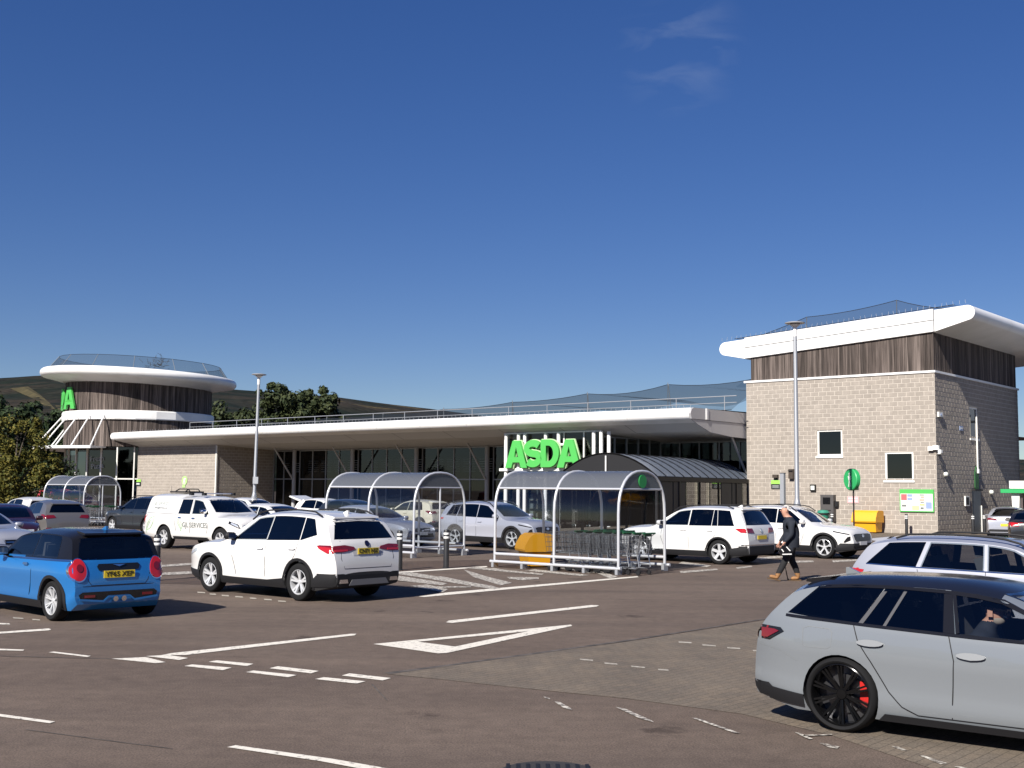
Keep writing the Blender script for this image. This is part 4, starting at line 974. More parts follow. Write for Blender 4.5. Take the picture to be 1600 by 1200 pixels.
# ------------------------------- round tower
RC = Vector(((217 - 800) / F * 105, 105, 0))
rt_ = thing('round_tower', 'round timber clad corner tower with white saucer roof', 'building', RC, 0)
tl = Matrix.Rotation(radians(2.0), 3, 'Y')
rr = 6.2
disc = MB(); Mt = Matrix.Rotation(radians(2.2), 3, 'Y') 
pr = [(.01, .45), (7.6, .45)] + [(7.98 + .38 * sin(radians(a)), .07 + .38 * cos(radians(a))) for a in range(0, 181, 20)] + [(7.6, -.34), (6.1, -.75), (.01, -.75)]
disc.lathe(pr, 72, Mt); disc.v = [(a, b, c + 11.45) for a, b, c in disc.v]; obj('saucer_roof', disc, M_WHITE, rt_, 40)
bd = MB(); R2 = random.Random(4); a = 0
while a < 2 * pi:
    wd = R2.choice((.020, .026, .031)); d = rr + R2.uniform(0, .03)
    for z0, z1 in ((8.38, 10.95), (5.35, 7.62)):
        q = [(d * cos(t_), d * sin(t_), z) for z in (z0, z1) for t_ in (a + .001, a + wd - .002)]; p = [(6.1 * cos(t_), 6.1 * sin(t_), z) for z in (z0, z1) for t_ in (a + .001, a + wd - .002)]
        bd.add(q + p, [(0, 1, 3, 2), (0, 2, 6, 4), (1, 5, 7, 3)])
    a += wd
o = obj('timber_boards', bd, M_WOOD, rt_); o['kind'] = 'stuff'
obj('drum', MB().lathe([(6.1, 5.3), (6.1, 11.0)], 48), M_BLACK, rt_)
obj('white_band', MB().lathe([(6.0, 7.62), (6.42, 7.62), (6.46, 7.7), (6.46, 8.30), (6.40, 8.38), (6.0, 8.38)], 24), M_WHITE, rt_)
for k in range(16):
    a = radians(-205 + k * 13.0)
    if k < 14: obj('mullion', MB().bx(-.05, .05, -.08, .08, 0, 5.35).mesh('mullion'), M_FRAMEW, rt_, None, (6.05 * cos(a), 6.05 * sin(a), 0)).rotation_euler = (0, 0, a + pi / 2)
    if k < 13:
        b = radians(-205 + (k + 1) * 13.0)
        for z0, z1 in ((.1, 2.6), (2.72, 5.3)): obj('pane', MB().add([(6 * cos(a), 6 * sin(a), z0), (6 * cos(b), 6 * sin(b), z0), (6 * cos(b), 6 * sin(b), z1), (6 * cos(a), 6 * sin(a), z1)], [(0, 1, 2, 3)]).mesh('pane'), M_WINPANE, rt_)
        obj('transom', MB().beam((6.04 * cos(a), 6.04 * sin(a), 2.66), (6.04 * cos(b), 6.04 * sin(b), 2.66), .1, .1), M_FRAMEW, rt_)
obj('inner_drum', MB().lathe([(4.2, 0), (4.2, 5.3)], 32), M_DARK, rt_)
# sun shelf and struts
ang = [-205, -178, -150, -122, -97]
for a0, a1 in zip(ang, ang[1:]):
    p = [Vector((r_ * cos(radians(t_)), r_ * sin(radians(t_)), 0)) for r_, t_ in ((6.1, a0), (8.9, a0), (8.9, a1), (6.1, a1))]
    m = MB(); m.add([(q.x, q.y, 5.12 + (.10 if i in (0, 3) else 0)) for i, q in enumerate(p)] + [(q.x, q.y, 5.34) for q in p], [(0, 1, 2, 3), (4, 5, 6, 7), (0, 1, 5, 4), (1, 2, 6, 5), (2, 3, 7, 6), (3, 0, 4, 7)]); obj('sun_shelf', m, M_WHITE, rt_)
for t_ in (-203, -190, -178, -164, -150, -136, -122, -110, -98):
    q = radians(t_); obj('strut', MB().tube([(6.45 * cos(q), 6.45 * sin(q), 7.95), (8.6 * cos(q), 8.6 * sin(q), 5.3)], .06, 8), M_WHITE, rt_)
# net on the saucer roof
rows = []
for r_, z in ((7.75, 11.80), (6.9, 12.95)):
    rows.append([Mt @ Vector((r_ * cos(2 * pi * k / 28), r_ * sin(2 * pi * k / 28), z - 11.45)) + Vector((0, 0, 11.45)) for k in range(29)])
rn = net_thing('roof_net', 'ring of blue grey bird net standing on the saucer roof', RC, 0, rows, [(rows[0][k], rows[1][k]) for k in range(0, 28, 2)])
bush = MB(); R3 = random.Random(8)
for k in range(60):
    c = Vector((3.2 + R3.gauss(0, .35), -5.8 + R3.gauss(0, .3), 11.95 + min(1.0, abs(R3.gauss(0, .45))))); d = Vector((R3.uniform(-1, 1), R3.uniform(-1, 1), R3.uniform(-.3, 1))).normalized() * .5
    bush.tube([c, c + d], .012, 4)
bt = obj('nest_twigs', bush, mat('twigs', (.06, .05, .035), .9), None, None, RC); tag(bt, 'bundle of dry twigs caught in the net on the saucer roof', 'nest')
# letters wrapping the drum
ds = thing('drum_sign', 'green letters wrapping around the edge of the round tower', 'sign', RC, 0)
def wrap(t0, r0):
    def f(a, b, d): q = t0 + a / r0; return ((r0 + d) * cos(q), (r0 + d) * sin(q), b + 8.55)
    return f
def subdiv_loops(lps, n=6): 
    out = []
    for l in lps:
        o = []
        for i in range(len(l)):
            p = Vector(l[i]); q = Vector(l[(i + 1) % len(l)])
            for k in range(n): o.append(tuple(p.lerp(q, k / n)))
        out.append(o)
    return out
qA = radians(-126)
for fn, wl, off, nm in ((letter_A, 2.0, -2.0, 'letter_a'), (letter_D, 1.7, -3.8, 'letter_d'), (letter_S, 1.7, -5.4, 'letter_s'), (letter_A, 2.0, -7.3, 'letter_a')):
    me = fill2d(subdiv_loops(fn(wl, 1.85)), wrap(qA + off / 6.3, 6.3), .06, .22); me.materials.append(M_GREEN); me.materials.append(M_DGREEN); obj(nm, me, None, ds)
ft = text_mesh('Fresh\nPizza', .62, .004)
fo = obj('window_lettering', ft, mat('pale_vinyl', (.45, .45, .45), .6), rt_); q = radians(-104.5)
fo.rotation_euler = (pi / 2, radians(-6), q + pi / 2); fo.location = (6.08 * cos(q), 6.08 * sin(q), 4.0)
# ---------------------------------------------------------------- car shapes
def seams(xb, xc, xf, zlo, zhi, r, wb):
    """shut lines of the doors"""
    out = [('door_seam', 'S', strip([(xb, zhi), (xb, zlo)], .008), M_BLACK, .004, .2)]
    out.append(('door_seam', 'S', strip([(xf, zhi - .03), (xf + .05, (zlo + zhi) / 2), (xf - .08, zlo)], .008), M_BLACK, .004, .2))
    if xc is not None: out.append(('door_seam', 'S', strip([(xc, zhi), (xc + .06, (zlo + zhi) / 2 + .1), (xc + .42, zlo)], .008), M_BLACK, .004, .15))
    return out
def handle(x, z, mt='paint', l=.2): return ('door_handle', 'S', [(x - l / 2, z), (x - l * .4, z - .018), (x + l * .4, z - .018), (x + l / 2, z), (x + l * .4, z + .018), (x - l * .4, z + .018)], mt, .032, .1)
def arches(r, wb, arch=1.13, th=.055, mt=None):
    rw = r * arch; mt = mt or M_BLACK; out = []
    for x in (0, wb):
        out.append(('wheel_arch_trim', 'S', arc(x, r, rw + th, -25, 205, 20) + arc(x, r, rw + .002, 205, -25, 20), mt, .008, .12))
    return out
def ring(pl): return pl

S = {}
M_HANDLE = mat('handle_grey', (.26, .27, .28), .35, .2)
S['mg'] = dict(name='mg', dark=lambda c: c.z < .325 or (c.x < -.70 and c.z < .50) or (c.x > 3.3 and c.z < .42), wb=2.72, fo=.93, ro=.92, W=1.876, H=1.655, r=.346, gc=.21, ge=.10, tum=.70,
    top=[(3.65, .48), (3.64, .64), (3.58, .84), (3.40, .97), (2.95, 1.05), (2.3, 1.11), (1.85, 1.38), (1.45, 1.585), (1.0, 1.645), (.4, 1.655), (-.2, 1.62), (-.50, 1.55), (-.62, 1.46), (-.80, 1.17), (-.86, 1.05), (-.91, .8), (-.92, .55)],
    belt=[(-.95, 1.12), (0, 1.10), (2.3, 1.03), (3.7, .9)], cabin=(-.55, 2.0), ws=(1.16, 1.53, .69, .56), rs=(1.17, 1.46, .70, .57),
    win=[('front_side_window', .99, .98, 1.98, 1.40, M_CARGLASS), ('rear_side_window', .03, .06, .94, .93, M_PRIVACY), ('quarter_window', -.40, -.22, -.03, .0, M_PRIVACY, .09)],
    plate=.93, mirror=(1.98, 1.12),
    trim=seams(.965, .02, 1.93, .4, 1.10, .346, 2.72) + arches(.346, 2.72) + [handle(1.12, .93), handle(.18, .955),
      ('sill_trim', 'S', [(.37, .22), (2.35, .22), (2.33, .36), (1.9, .35), (.9, .35), (.44, .40)], M_BLACK, .012),
      ('bumper_trim', 'B', [(-.90, .31), (.90, .31), (.90, .53), (.62, .53), (.45, .50), (-.45, .50), (-.62, .53), (-.90, .53)], M_BLACK, .012),
      ('bumper_trim', 'S', [(-.97, .30), (-.36, .28), (-.39, .38), (-.5, .5), (-.97, .54)], M_BLACK, .012),
      ('skid_plate', 'B', [(-.5, .315), (.5, .315), (.42, .42), (-.42, .42)], mat('skid_grey', (.2, .2, .21), .4, .5), .03),
      ('bumper_trim', 'S', [(3.65, .30), (3.06, .28), (3.08, .42), (3.65, .45)], M_BLACK, .01),
      ('tail_lamp', 'b', [(.30, .965), (.42, .94), (.60, .915), (.80, .915), (.82, .97), (.80, 1.03), (.55, 1.045), (.34, 1.01)], M_REDD, .012),
      ('tail_lamp_glow', 'b', [(.50, .935), (.80, .925), (.80, .965), (.50, .965)], M_RED, .018),
      ('tail_lamp', 'S', [(-.93, .91), (-.75, .90), (-.55, .985), (-.50, 1.035), (-.60, 1.045), (-.93, 1.04)], M_RED, .012),
      ('tail_lamp_top', 'S', [(-.93, 1.0), (-.52, 1.025), (-.56, 1.045), (-.93, 1.045)], M_REDD, .016),
      ('headlamp', 'S', [(3.55, .70), (3.2, .80), (3.22, .86), (3.48, .78)], M_LAMP, .008),
      ('tailgate_seam', 'B', strip([(-.62, 1.12), (-.66, .8), (-.58, .62), (.58, .62), (.66, .8), (.62, 1.12)], .010), M_BLACK, .002, .2),
      ('tailgate_recess', 'B', [(-.36, .85), (.36, .85), (.40, .98), (-.40, .98)], mat('recess_grey', (.45, .45, .47), .4), .004),
      ('rear_badge', 'B', [(.055 * cos(a), 1.06 + .055 * sin(a)) for a in [2 * pi * k / 8 + pi / 8 for k in range(8)]], mat('badge', (.03, .035, .09), .15, .7), .018),
      ('exhaust_trim', 'b', [(.52, .36), (.74, .36), (.72, .43), (.54, .43)], M_CHROME, .03), ('filler_cap', 'S', strip(arc(-.22, .96, .085, 0, 360, 18), .006), mat('recess_grey2', (.5, .5, .5), .5), .002)],
    wheels=dict(n=5, pair=.16, w=.17, rim=.68, mat=M_ALLOY, fl=.9))
S['mini'] = dict(name='mini', wb=2.495, fo=.80, ro=.56, W=1.74, H=1.414, r=.308, gc=.18, ge=.1, tum=.76, arch=1.14, sh=.94, pr=.16,
    top=[(3.29, .45), (3.28, .6), (3.22, .75), (3.05, .88), (2.5, .96), (1.95, 1.0), (1.6, 1.24), (1.38, 1.355), (.9, 1.41), (.1, 1.405), (-.22, 1.37), (-.33, 1.31), (-.45, 1.03), (-.50, .93), (-.55, .7), (-.56, .5)],
    belt=[(-.6, .95), (2.0, .93), (3.3, .85)], cabin=(-.22, 1.72), ws=(1.04, 1.30, .66, .58), rs=(.965, 1.25, .62, .56), rear_glass=M_CARGLASS,
    win=[('front_side_window', .78, .72, 1.72, 1.32, M_CARGLASS), ('rear_side_window', -.08, -.02, .72, .67, M_CARGLASS)], plate=.72, mirror=(1.68, 1.0),
    roof=(lambda c, n: c.z > .955 + .0, M_TRIM), head=.1,
    trim=[('door_seam', 'S', strip([(.70, .94), (.66, .7), (.72, .36)], .008), M_BLACK, .004, .2), ('belt_strip', 'S', [(-.42, .925), (1.8, .905), (1.8, .935), (-.42, .955)], M_CHROME, .008),
      handle(.86, .84, M_CHROME, .17), ('wheel_arch_trim', 'S', arc(0, .308, .40, -30, 210, 20) + arc(0, .308, .352, 210, -30, 20), M_BLACK, .012, .12), ('wheel_arch_trim', 'S', arc(2.495, .308, .40, -30, 210, 20) + arc(2.495, .308, .352, 210, -30, 20), M_BLACK, .012, .12),
      ('sill_trim', 'S', [(.3, .185), (2.2, .185), (2.2, .3), (.3, .3)], M_BLACK, .014),
      ('tail_lamp_rim', 'b', [(.655 + .135 * cos(a) * (1 - .1 * sin(a)), .795 + .185 * sin(a)) for a in [2 * pi * k / 20 for k in range(20)]], M_CHROME, .010),
      ('tail_lamp', 'b', [(.655 + .115 * cos(a) * (1 - .1 * sin(a)), .795 + .165 * sin(a)) for a in [2 * pi * k / 20 for k in range(20)]], M_RED, .022),
      ('tail_lamp_core', 'b', [(.645 + .05 * cos(a), .82 + .06 * sin(a)) for a in [2 * pi * k / 12 for k in range(12)]], M_REDD, .03),
      ('plate_recess', 'B', [(-.33, .78), (.33, .78), (.36, .84), (.33, .88), (-.33, .88), (-.36, .84)], M_TRIM, .012),
      ('rear_badge', 'B', [(-.11, .865), (-.03, .84), (0, .83), (.03, .84), (.11, .865), (.03, .865), (-.03, .865)], M_CHROME, .026),
      ('lower_bumper_trim', 'B', [(-.62, .33), (-.24, .33), (-.17, .40), (.17, .40), (.24, .33), (.62, .33), (.66, .42), (.6, .46), (-.6, .46), (-.66, .42)], M_TRIM, .014),
      ('reflector', 'b', [(.40, .375), (.57, .375), (.57, .415), (.40, .415)], M_REDD, .022),
      ('bumper_lip', 'B', strip([(-.66, .35), (-.26, .31), (-.18, .375), (.18, .375), (.26, .31), (.66, .35)], .03), 'paint', .03, .15),
      ('exhaust_pipe', 'B', [(.07 + .042 * cos(a), .34 + .042 * sin(a)) for a in [2 * pi * k / 12 for k in range(12)]], M_CHROME, .05), ('exhaust_pipe', 'B', [(-.07 + .042 * cos(a), .34 + .042 * sin(a)) for a in [2 * pi * k / 12 for k in range(12)]], M_CHROME, .05),
      ('tailgate_seam', 'B', strip([(-.60, .94), (-.50, .62), (-.45, .555), (.45, .555), (.50, .62), (.60, .94)], .009), M_BLACK, .002, .2),
      ('bumper_crease', 'B', strip([(-.72, .545), (.72, .545)], .008), M_BLACK, .002, .2)],
    wheels=dict(n=8, pair=.1, w=.09, rim=.72, mat=M_ALLOY, fl=.9), tw=.205)
S['bmw'] = dict(name='bmw', wb=2.857, fo=.86, ro=.93, W=1.90, H=1.435, r=.345, gc=.155, ge=.1, tum=.68, arch=1.06, pr=.17,
    top=[(3.717, .4), (3.71, .55), (3.66, .72), (3.5, .84), (3.0, .93), (2.25, 1.0), (1.8, 1.22), (1.4, 1.37), (.95, 1.43), (.3, 1.435), (-.2, 1.41), (-.44, 1.36), (-.56, 1.30), (-.76, 1.09), (-.84, .98), (-.90, .8), (-.93, .62), (-.93, .45)],
    belt=[(-1.1, 1.045), (-.2, 1.01), (1.2, .955), (2.3, .925), (3.7, .8)], cabin=(-.48, 2.0), ws=(1.04, 1.31, .68, .56), rs=(1.10, 1.27, .62, .5),
    win=[('quarter_window', -.50, -.27, .16, .34, M_PRIVACY, .03), ('rear_quarter_light', .22, .39, .40, .54, M_PRIVACY), ('rear_side_window', .44, .58, .94, .90, M_PRIVACY), ('front_side_window', 1.06, .99, 2.05, 1.42, glass('front_door_glass', (.72, .75, .77)))],
    head=.105, sillh=.02, plate=.8, mirror=(1.98, 1.0), roof=(lambda c, n: c.z > 1.30 and n.z > .72 and c.x > -.75, M_TRIM),
    trim=[('window_surround', 'S', strip([(-.55, 1.035), (.3, .995), (1.2, .962), (2.1, .945)], .022), M_TRIM, .008),
      ('door_pillar_trim', 'S', [(.95, .985), (1.05, .98), (.985, 1.31), (.91, 1.31)], M_TRIM, .006), ('door_pillar_trim', 'S', [(.17, 1.0), (.215, 1.0), (.39, 1.30), (.35, 1.3)], mat('pillar_grey', (.07, .07, .075), .3), .006), ('door_pillar_trim', 'S', [(.405, 1.0), (.435, 1.0), (.575, 1.31), (.545, 1.31)], mat('pillar_grey', (.07, .07, .075), .3), .006),
      ('window_surround', 'S', strip([(.97, 1.325), (1.2, 1.305), (1.42, 1.27), (1.7, 1.16), (1.98, 1.005)], .034), M_TRIM, .007), ('window_surround', 'S', strip([(-.27, 1.31), (.1, 1.335), (.5, 1.34), (.97, 1.325)], .026), M_TRIM, .007), ('window_surround', 'S', strip([(1.075, .985), (1.0, 1.32)], .03), M_TRIM, .008),
      *[('door_handle', 'S', [(hx + .125 * cos(a), .82 + hz + .03 * sin(a)) for a in [2 * pi * k / 16 for k in range(16)]], M_HANDLE, .03, .1) for hx, hz in ((.30, .02), (1.20, -.02))],
      ('door_seam', 'S', strip([(.13, 1.0), (.18, .85), (.30, .68), (.46, .42), (.58, .30), (.72, .24)], .009), M_BLACK, .004, .1), ('door_seam', 'S', strip([(1.0, .965), (1.05, .75), (1.02, .24)], .009), M_BLACK, .004, .15), ('door_seam', 'S', strip([(.72, .24), (2.1, .24)], .009), M_BLACK, .004, .2),
      ('filler_flap', 'S', strip([(-.36, .78), (-.36, .93), (-.30, .95), (-.10, .94), (-.07, .91), (-.08, .78), (-.12, .76), (-.32, .76), (-.36, .78)], .006), mat('seam_grey', (.16, .17, .18), .5), .002),
      ('sill_trim', 'S', [(.35, .16), (2.5, .16), (2.5, .215), (.42, .225)], M_BLACK, .02), ('rear_skirt', 'S', [(-.95, .24), (-.36, .2), (-.36, .31), (-.95, .37)], M_BLACK, .014), ('rear_skirt', 'B', [(-.9, .25), (.9, .25), (.86, .38), (-.86, .38)], M_BLACK, .014),
      ('tail_lamp', 'S', [(-.95, .80), (-.72, .79), (-.56, .88), (-.60, .915), (-.95, .93)], M_TRIM, .008), ('tail_lamp_lens', 'S', [(-.95, .815), (-.74, .81), (-.61, .88), (-.66, .895), (-.95, .90)], M_REDD, .018), ('tail_lamp', 'b', [(.35, .80), (.86, .80), (.86, .92), (.35, .90)], M_REDD, .012),
      ('body_crease', 'S', strip([(-.85, .74), (-.60, .70), (-.42, .62)], .007), mat('seam_grey', (.16, .17, .18), .5), .001)],
    wheels=dict(n=10, pair=.07, w=.075, rim=.84, mat=mat('gloss_black_alloy', (.012, .012, .013), .14, .6), fl=.8, disc=M_ALLOYD), tw=.27)
S['skoda'] = dict(name='skoda', wb=2.686, fo=.9, ro=1.05, W=1.82, H=1.465, r=.318, gc=.18, ge=.1, tum=.71,
    top=[(3.59, .45), (3.58, .6), (3.52, .78), (3.3, .9), (2.9, .96), (2.15, 1.02), (1.7, 1.26), (1.35, 1.40), (.9, 1.455), (.2, 1.465), (-.4, 1.44), (-.70, 1.39), (-.78, 1.34), (-.97, 1.07), (-1.01, .95), (-1.04, .75), (-1.05, .5)],
    belt=[(-1.1, 1.02), (0, .985), (2.2, .945), (3.6, .82)], cabin=(-.7, 1.95), ws=(1.06, 1.34, .66, .55), rs=(1.1, 1.31, .6, .5),
    win=[('quarter_window', -.72, -.42, .0, .1, M_PRIVACY), ('rear_side_window', .10, .20, .98, .95, M_CARGLASS), ('front_side_window', 1.06, 1.03, 1.98, 1.38, M_CARGLASS)], head=.115, sillh=.025, plate=.75, mirror=(1.93, 1.02),
    trim=seams(1.02, .04, 1.95, .32, .97, .318, 2.686) + [handle(.25, .87), handle(1.2, .85), ('window_surround', 'S', strip([(-.75, 1.02), (0, .998), (2.05, .96)], .014), M_CHROME, .008),
      ('tail_lamp', 'S', [(-1.04, .74), (-.86, .74), (-.78, .93), (-1.04, .95)], M_RED, .01), ('tail_lamp', 'b', [(.5, .74), (.82, .74), (.82, .95), (.5, .93)], M_RED, .01)], wheels=dict(n=5, w=.3, rim=.68))
def suv(name, **k):
    d = dict(S['mg']); d.update(name=name); d.update(k); return d
S['tiguan'] = suv('tiguan', wb=2.68, fo=.88, ro=.90, W=1.84, H=1.66, r=.35,
    top=[(3.56, .5), (3.55, .66), (3.5, .88), (3.3, 1.0), (2.9, 1.06), (2.25, 1.12), (1.8, 1.40), (1.45, 1.585), (1.0, 1.65), (.3, 1.66), (-.35, 1.63), (-.55, 1.57), (-.63, 1.48), (-.82, 1.14), (-.87, 1.0), (-.90, .75), (-.90, .55)],
    belt=[(-.95, 1.09), (2.3, 1.05), (3.6, .9)], cabin=(-.58, 1.96), rs=(1.15, 1.49, .68, .56), ws=(1.17, 1.53, .68, .56),
    win=[('quarter_window', -.46, -.26, .02, .1, M_PRIVACY), ('rear_quarter_light', .07, .15, .22, .22, M_PRIVACY), ('rear_side_window', .27, .27, .98, .97, M_PRIVACY), ('front_side_window', 1.04, 1.03, 1.95, 1.42, M_CARGLASS)], plate=.78, mirror=(1.93, 1.13),
    trim=seams(1.0, .05, 1.9, .4, 1.06, .35, 2.68) + arches(.35, 2.68, 1.13, .045) + [handle(1.18, .95), handle(.28, .96),
      ('sill_trim', 'S', [(.37, .22), (2.3, .22), (2.3, .38), (.4, .38)], M_BLACK, .012), ('bumper_trim', 'B', [(-.86, .31), (.86, .31), (.86, .54), (-.86, .54)], M_BLACK, .012), ('bumper_trim', 'S', [(-.91, .30), (-.36, .28), (-.36, .46), (-.91, .56)], M_BLACK, .012),
      ('bumper_trim', 'S', [(3.56, .30), (3.03, .28), (3.03, .42), (3.56, .45)], M_BLACK, .01), ('chrome_strip', 'B', [(-.84, .56), (.84, .56), (.84, .585), (-.84, .585)], M_CHROME, .016),
      ('tail_lamp', 'b', [(.42, .90), (.8, .92), (.83, 1.04), (.5, 1.04)], M_REDD, .012), ('tail_lamp', 'S', [(-.9, .92), (-.70, .92), (-.52, 1.03), (-.9, 1.05)], M_RED, .012),
      ('tailgate_recess', 'B', [(-.4, .72), (.4, .72), (.44, .88), (-.44, .88)], mat('recess_grey', (.45, .45, .47), .4), .004), ('rear_badge', 'B', arc(0, .97, .06, 0, 330, 12), M_CHROME, .016),
      ('headlamp', 'S', [(3.48, .74), (3.12, .84), (3.15, .91), (3.4, .84)], M_LAMP, .008)],
    wheels=dict(n=5, w=.3, rim=.7, fl=1.1))
S['tucson'] = suv('tucson', wb=2.68, fo=.90, ro=.90, W=1.865, H=1.65, r=.36,
    top=[(3.58, .5), (3.57, .68), (3.5, .88), (3.32, .98), (2.9, 1.05), (2.35, 1.10), (1.9, 1.35), (1.5, 1.57), (1.05, 1.64), (.4, 1.65), (-.3, 1.60), (-.55, 1.53), (-.64, 1.44), (-.82, 1.14), (-.87, 1.0), (-.90, .75), (-.90, .55)],
    belt=[(-.95, 1.12), (2.3, 1.03), (3.6, .9)], cabin=(-.58, 2.05), rs=(1.17, 1.46, .68, .56), ws=(1.15, 1.51, .69, .56),
    win=[('quarter_window', -.46, -.26, .02, .1, M_PRIVACY), ('rear_side_window', .09, .15, 1.0, .98, M_PRIVACY), ('front_side_window', 1.06, 1.05, 2.03, 1.46, M_PRIVACY)], mirror=(2.0, 1.12),
    trim=seams(1.03, .05, 1.95, .4, 1.06, .36, 2.68) + arches(.36, 2.68, 1.13, .06) + [handle(1.2, .93), handle(.28, .95), ('sill_trim', 'S', [(.4, .22), (2.28, .22), (2.28, .40), (.4, .42)], M_BLACK, .012),
      ('grille', 'F', [(-.62, .76), (-.45, .79), (.45, .79), (.62, .76), (.58, .62), (.5, .56), (-.5, .56), (-.58, .62)], M_TRIM, .012), ('headlamp', 'S', [(3.50, .60), (3.34, .52), (3.30, .54), (3.42, .70), (3.50, .72)], M_TRIM, .012), ('running_lamp', 'S', [(3.50, .76), (2.98, .85), (3.0, .88), (3.44, .80)], M_TRIM, .012),
      ('lower_bumper_trim', 'F', [(-.9, .30), (.9, .30), (.85, .50), (-.85, .50)], M_BLACK, .012), ('lower_bumper_trim', 'S', [(3.57, .30), (3.06, .27), (3.1, .42), (3.57, .50)], M_BLACK, .012), ('grille_badge', 'F', [(.09 * cos(a), .72 + .045 * sin(a)) for a in [2 * pi * k / 14 for k in range(14)]], M_CHROME, .024), ('number_plate', 'F', [(-.26, .44), (.26, .44), (.26, .55), (-.26, .55)], M_WPLATE, .02),
      ('tail_lamp', 'S', [(-.9, .95), (-.6, 1.0), (-.6, 1.05), (-.9, 1.05)], M_RED, .01)], wheels=dict(n=5, w=.2, rim=.72, fl=.5, fork=1))
S['puma'] = suv('puma', wb=2.588, fo=.84, ro=.76, W=1.80, H=1.55, r=.33, tum=.68,
    top=[(3.428, .48), (3.42, .62), (3.36, .80), (3.15, .92), (2.75, .98), (2.1, 1.03), (1.65, 1.30), (1.3, 1.47), (.85, 1.545), (.3, 1.55), (-.2, 1.49), (-.42, 1.42), (-.52, 1.33), (-.66, 1.08), (-.71, .95), (-.75, .75), (-.76, .52)],
    belt=[(-.8, 1.08), (0, 1.03), (2.1, .96), (3.4, .85)], cabin=(-.42, 1.8), ws=(1.09, 1.41, .66, .54), rs=(1.11, 1.36, .62, .52), rear_glass=M_PRIVACY,
    win=[('rear_side_window', -.12, .05, .84, .82, M_PRIVACY), ('front_side_window', .9, .88, 1.82, 1.3, M_CARGLASS)], plate=.66, mirror=(1.8, 1.03),
    trim=seams(.87, -.02, 1.8, .36, 1.0, .33, 2.588) + arches(.33, 2.588, 1.13, .04) + [handle(1.02, .88), handle(.12, .9), ('sill_trim', 'S', [(.36, .22), (2.2, .22), (2.2, .34), (.4, .34)], M_BLACK, .012),
      ('bumper_trim', 'B', [(-.8, .31), (.8, .31), (.8, .5), (-.8, .5)], M_BLACK, .012), ('bumper_trim', 'S', [(-.76, .30), (-.36, .28), (-.36, .4), (-.76, .5)], M_BLACK, .012),
      ('tail_lamp', 'b', [(.42, .90), (.82, .86), (.82, 1.0), (.5, 1.0)], M_REDD, .012), ('tail_lamp', 'S', [(-.76, .87), (-.55, .90), (-.36, 1.0), (-.45, 1.03), (-.76, 1.0)], M_REDD, .012), ('reflector', 'b', [(.58, .46), (.76, .46), (.76, .54), (.58, .54)], M_REDD, .018),
      ('headlamp', 'S', [(3.34, .62), (3.0, .75), (3.04, .82), (3.26, .72)], M_LAMP, .008), ('headlamp', 'f', [(.42, .62), (.62, .64), (.62, .72), (.46, .72)], M_LAMP, .01), ('grille', 'F', [(-.5, .52), (.5, .52), (.56, .68), (-.56, .68)], M_TRIM, .012), ('number_plate', 'F', [(-.26, .44), (.26, .44), (.26, .55), (-.26, .55)], M_WPLATE, .03)],
    wheels=dict(n=5, pair=.14, w=.16, rim=.68))
S['saloon'] = suv('saloon', dark=lambda c: False, wb=2.70, fo=.90, ro=1.10, W=1.80, H=1.46, r=.315, gc=.17, tum=.69,
    top=[(3.60, .45), (3.59, .58), (3.52, .74), (3.25, .86), (2.8, .93), (2.15, .99), (1.65, 1.26), (1.3, 1.40), (.9, 1.455), (.4, 1.46), (-.1, 1.40), (-.45, 1.22), (-.75, 1.04), (-.95, 1.0), (-1.05, .9), (-1.09, .7), (-1.10, .5)],
    belt=[(-1.1, .96), (2.1, .92), (3.6, .8)], cabin=(-.5, 1.85), ws=(1.05, 1.33, .66, .54), rs=(1.08, 1.30, .62, .52), rs_in=.35, plate=.72, mirror=(1.85, .98),
    win=[('rear_side_window', -.2, .0, .9, .88, M_CARGLASS), ('front_side_window', .96, .94, 1.9, 1.32, M_CARGLASS)],
    trim=seams(.93, 0, 1.85, .32, .93, .315, 2.7) + [handle(1.08, .84), handle(.18, .85), ('headlamp', 'S', [(3.52, .56), (3.2, .66), (3.22, .74), (3.44, .66)], M_LAMP, .008), ('headlamp', 'f', [(.42, .56), (.66, .58), (.66, .67), (.46, .67)], M_LAMP, .01), ('grille', 'F', [(-.40, .55), (.40, .55), (.42, .67), (-.42, .67)], M_TRIM, .012), ('grille_bar', 'F', [(-.40, .60), (.40, .60), (.40, .62), (-.40, .62)], M_CHROME, .02), ('lower_grille', 'F', [(-.6, .36), (.6, .36), (.55, .48), (-.55, .48)], M_BLACK, .012), ('number_plate', 'F', [(-.26, .43), (.26, .43), (.26, .54), (-.26, .54)], M_WPLATE, .02),
      ('grille_badge', 'F', arc(0, .61, .05, 0, 345, 14), M_CHROME, .026), ('tail_lamp', 'S', [(-1.09, .78), (-.85, .8), (-.85, .93), (-1.05, .93)], M_RED, .01), ('tail_lamp', 'b', [(.45, .78), (.8, .78), (.8, .93), (.5, .92)], M_RED, .01)], wheels=dict(n=7, w=.18, rim=.66))
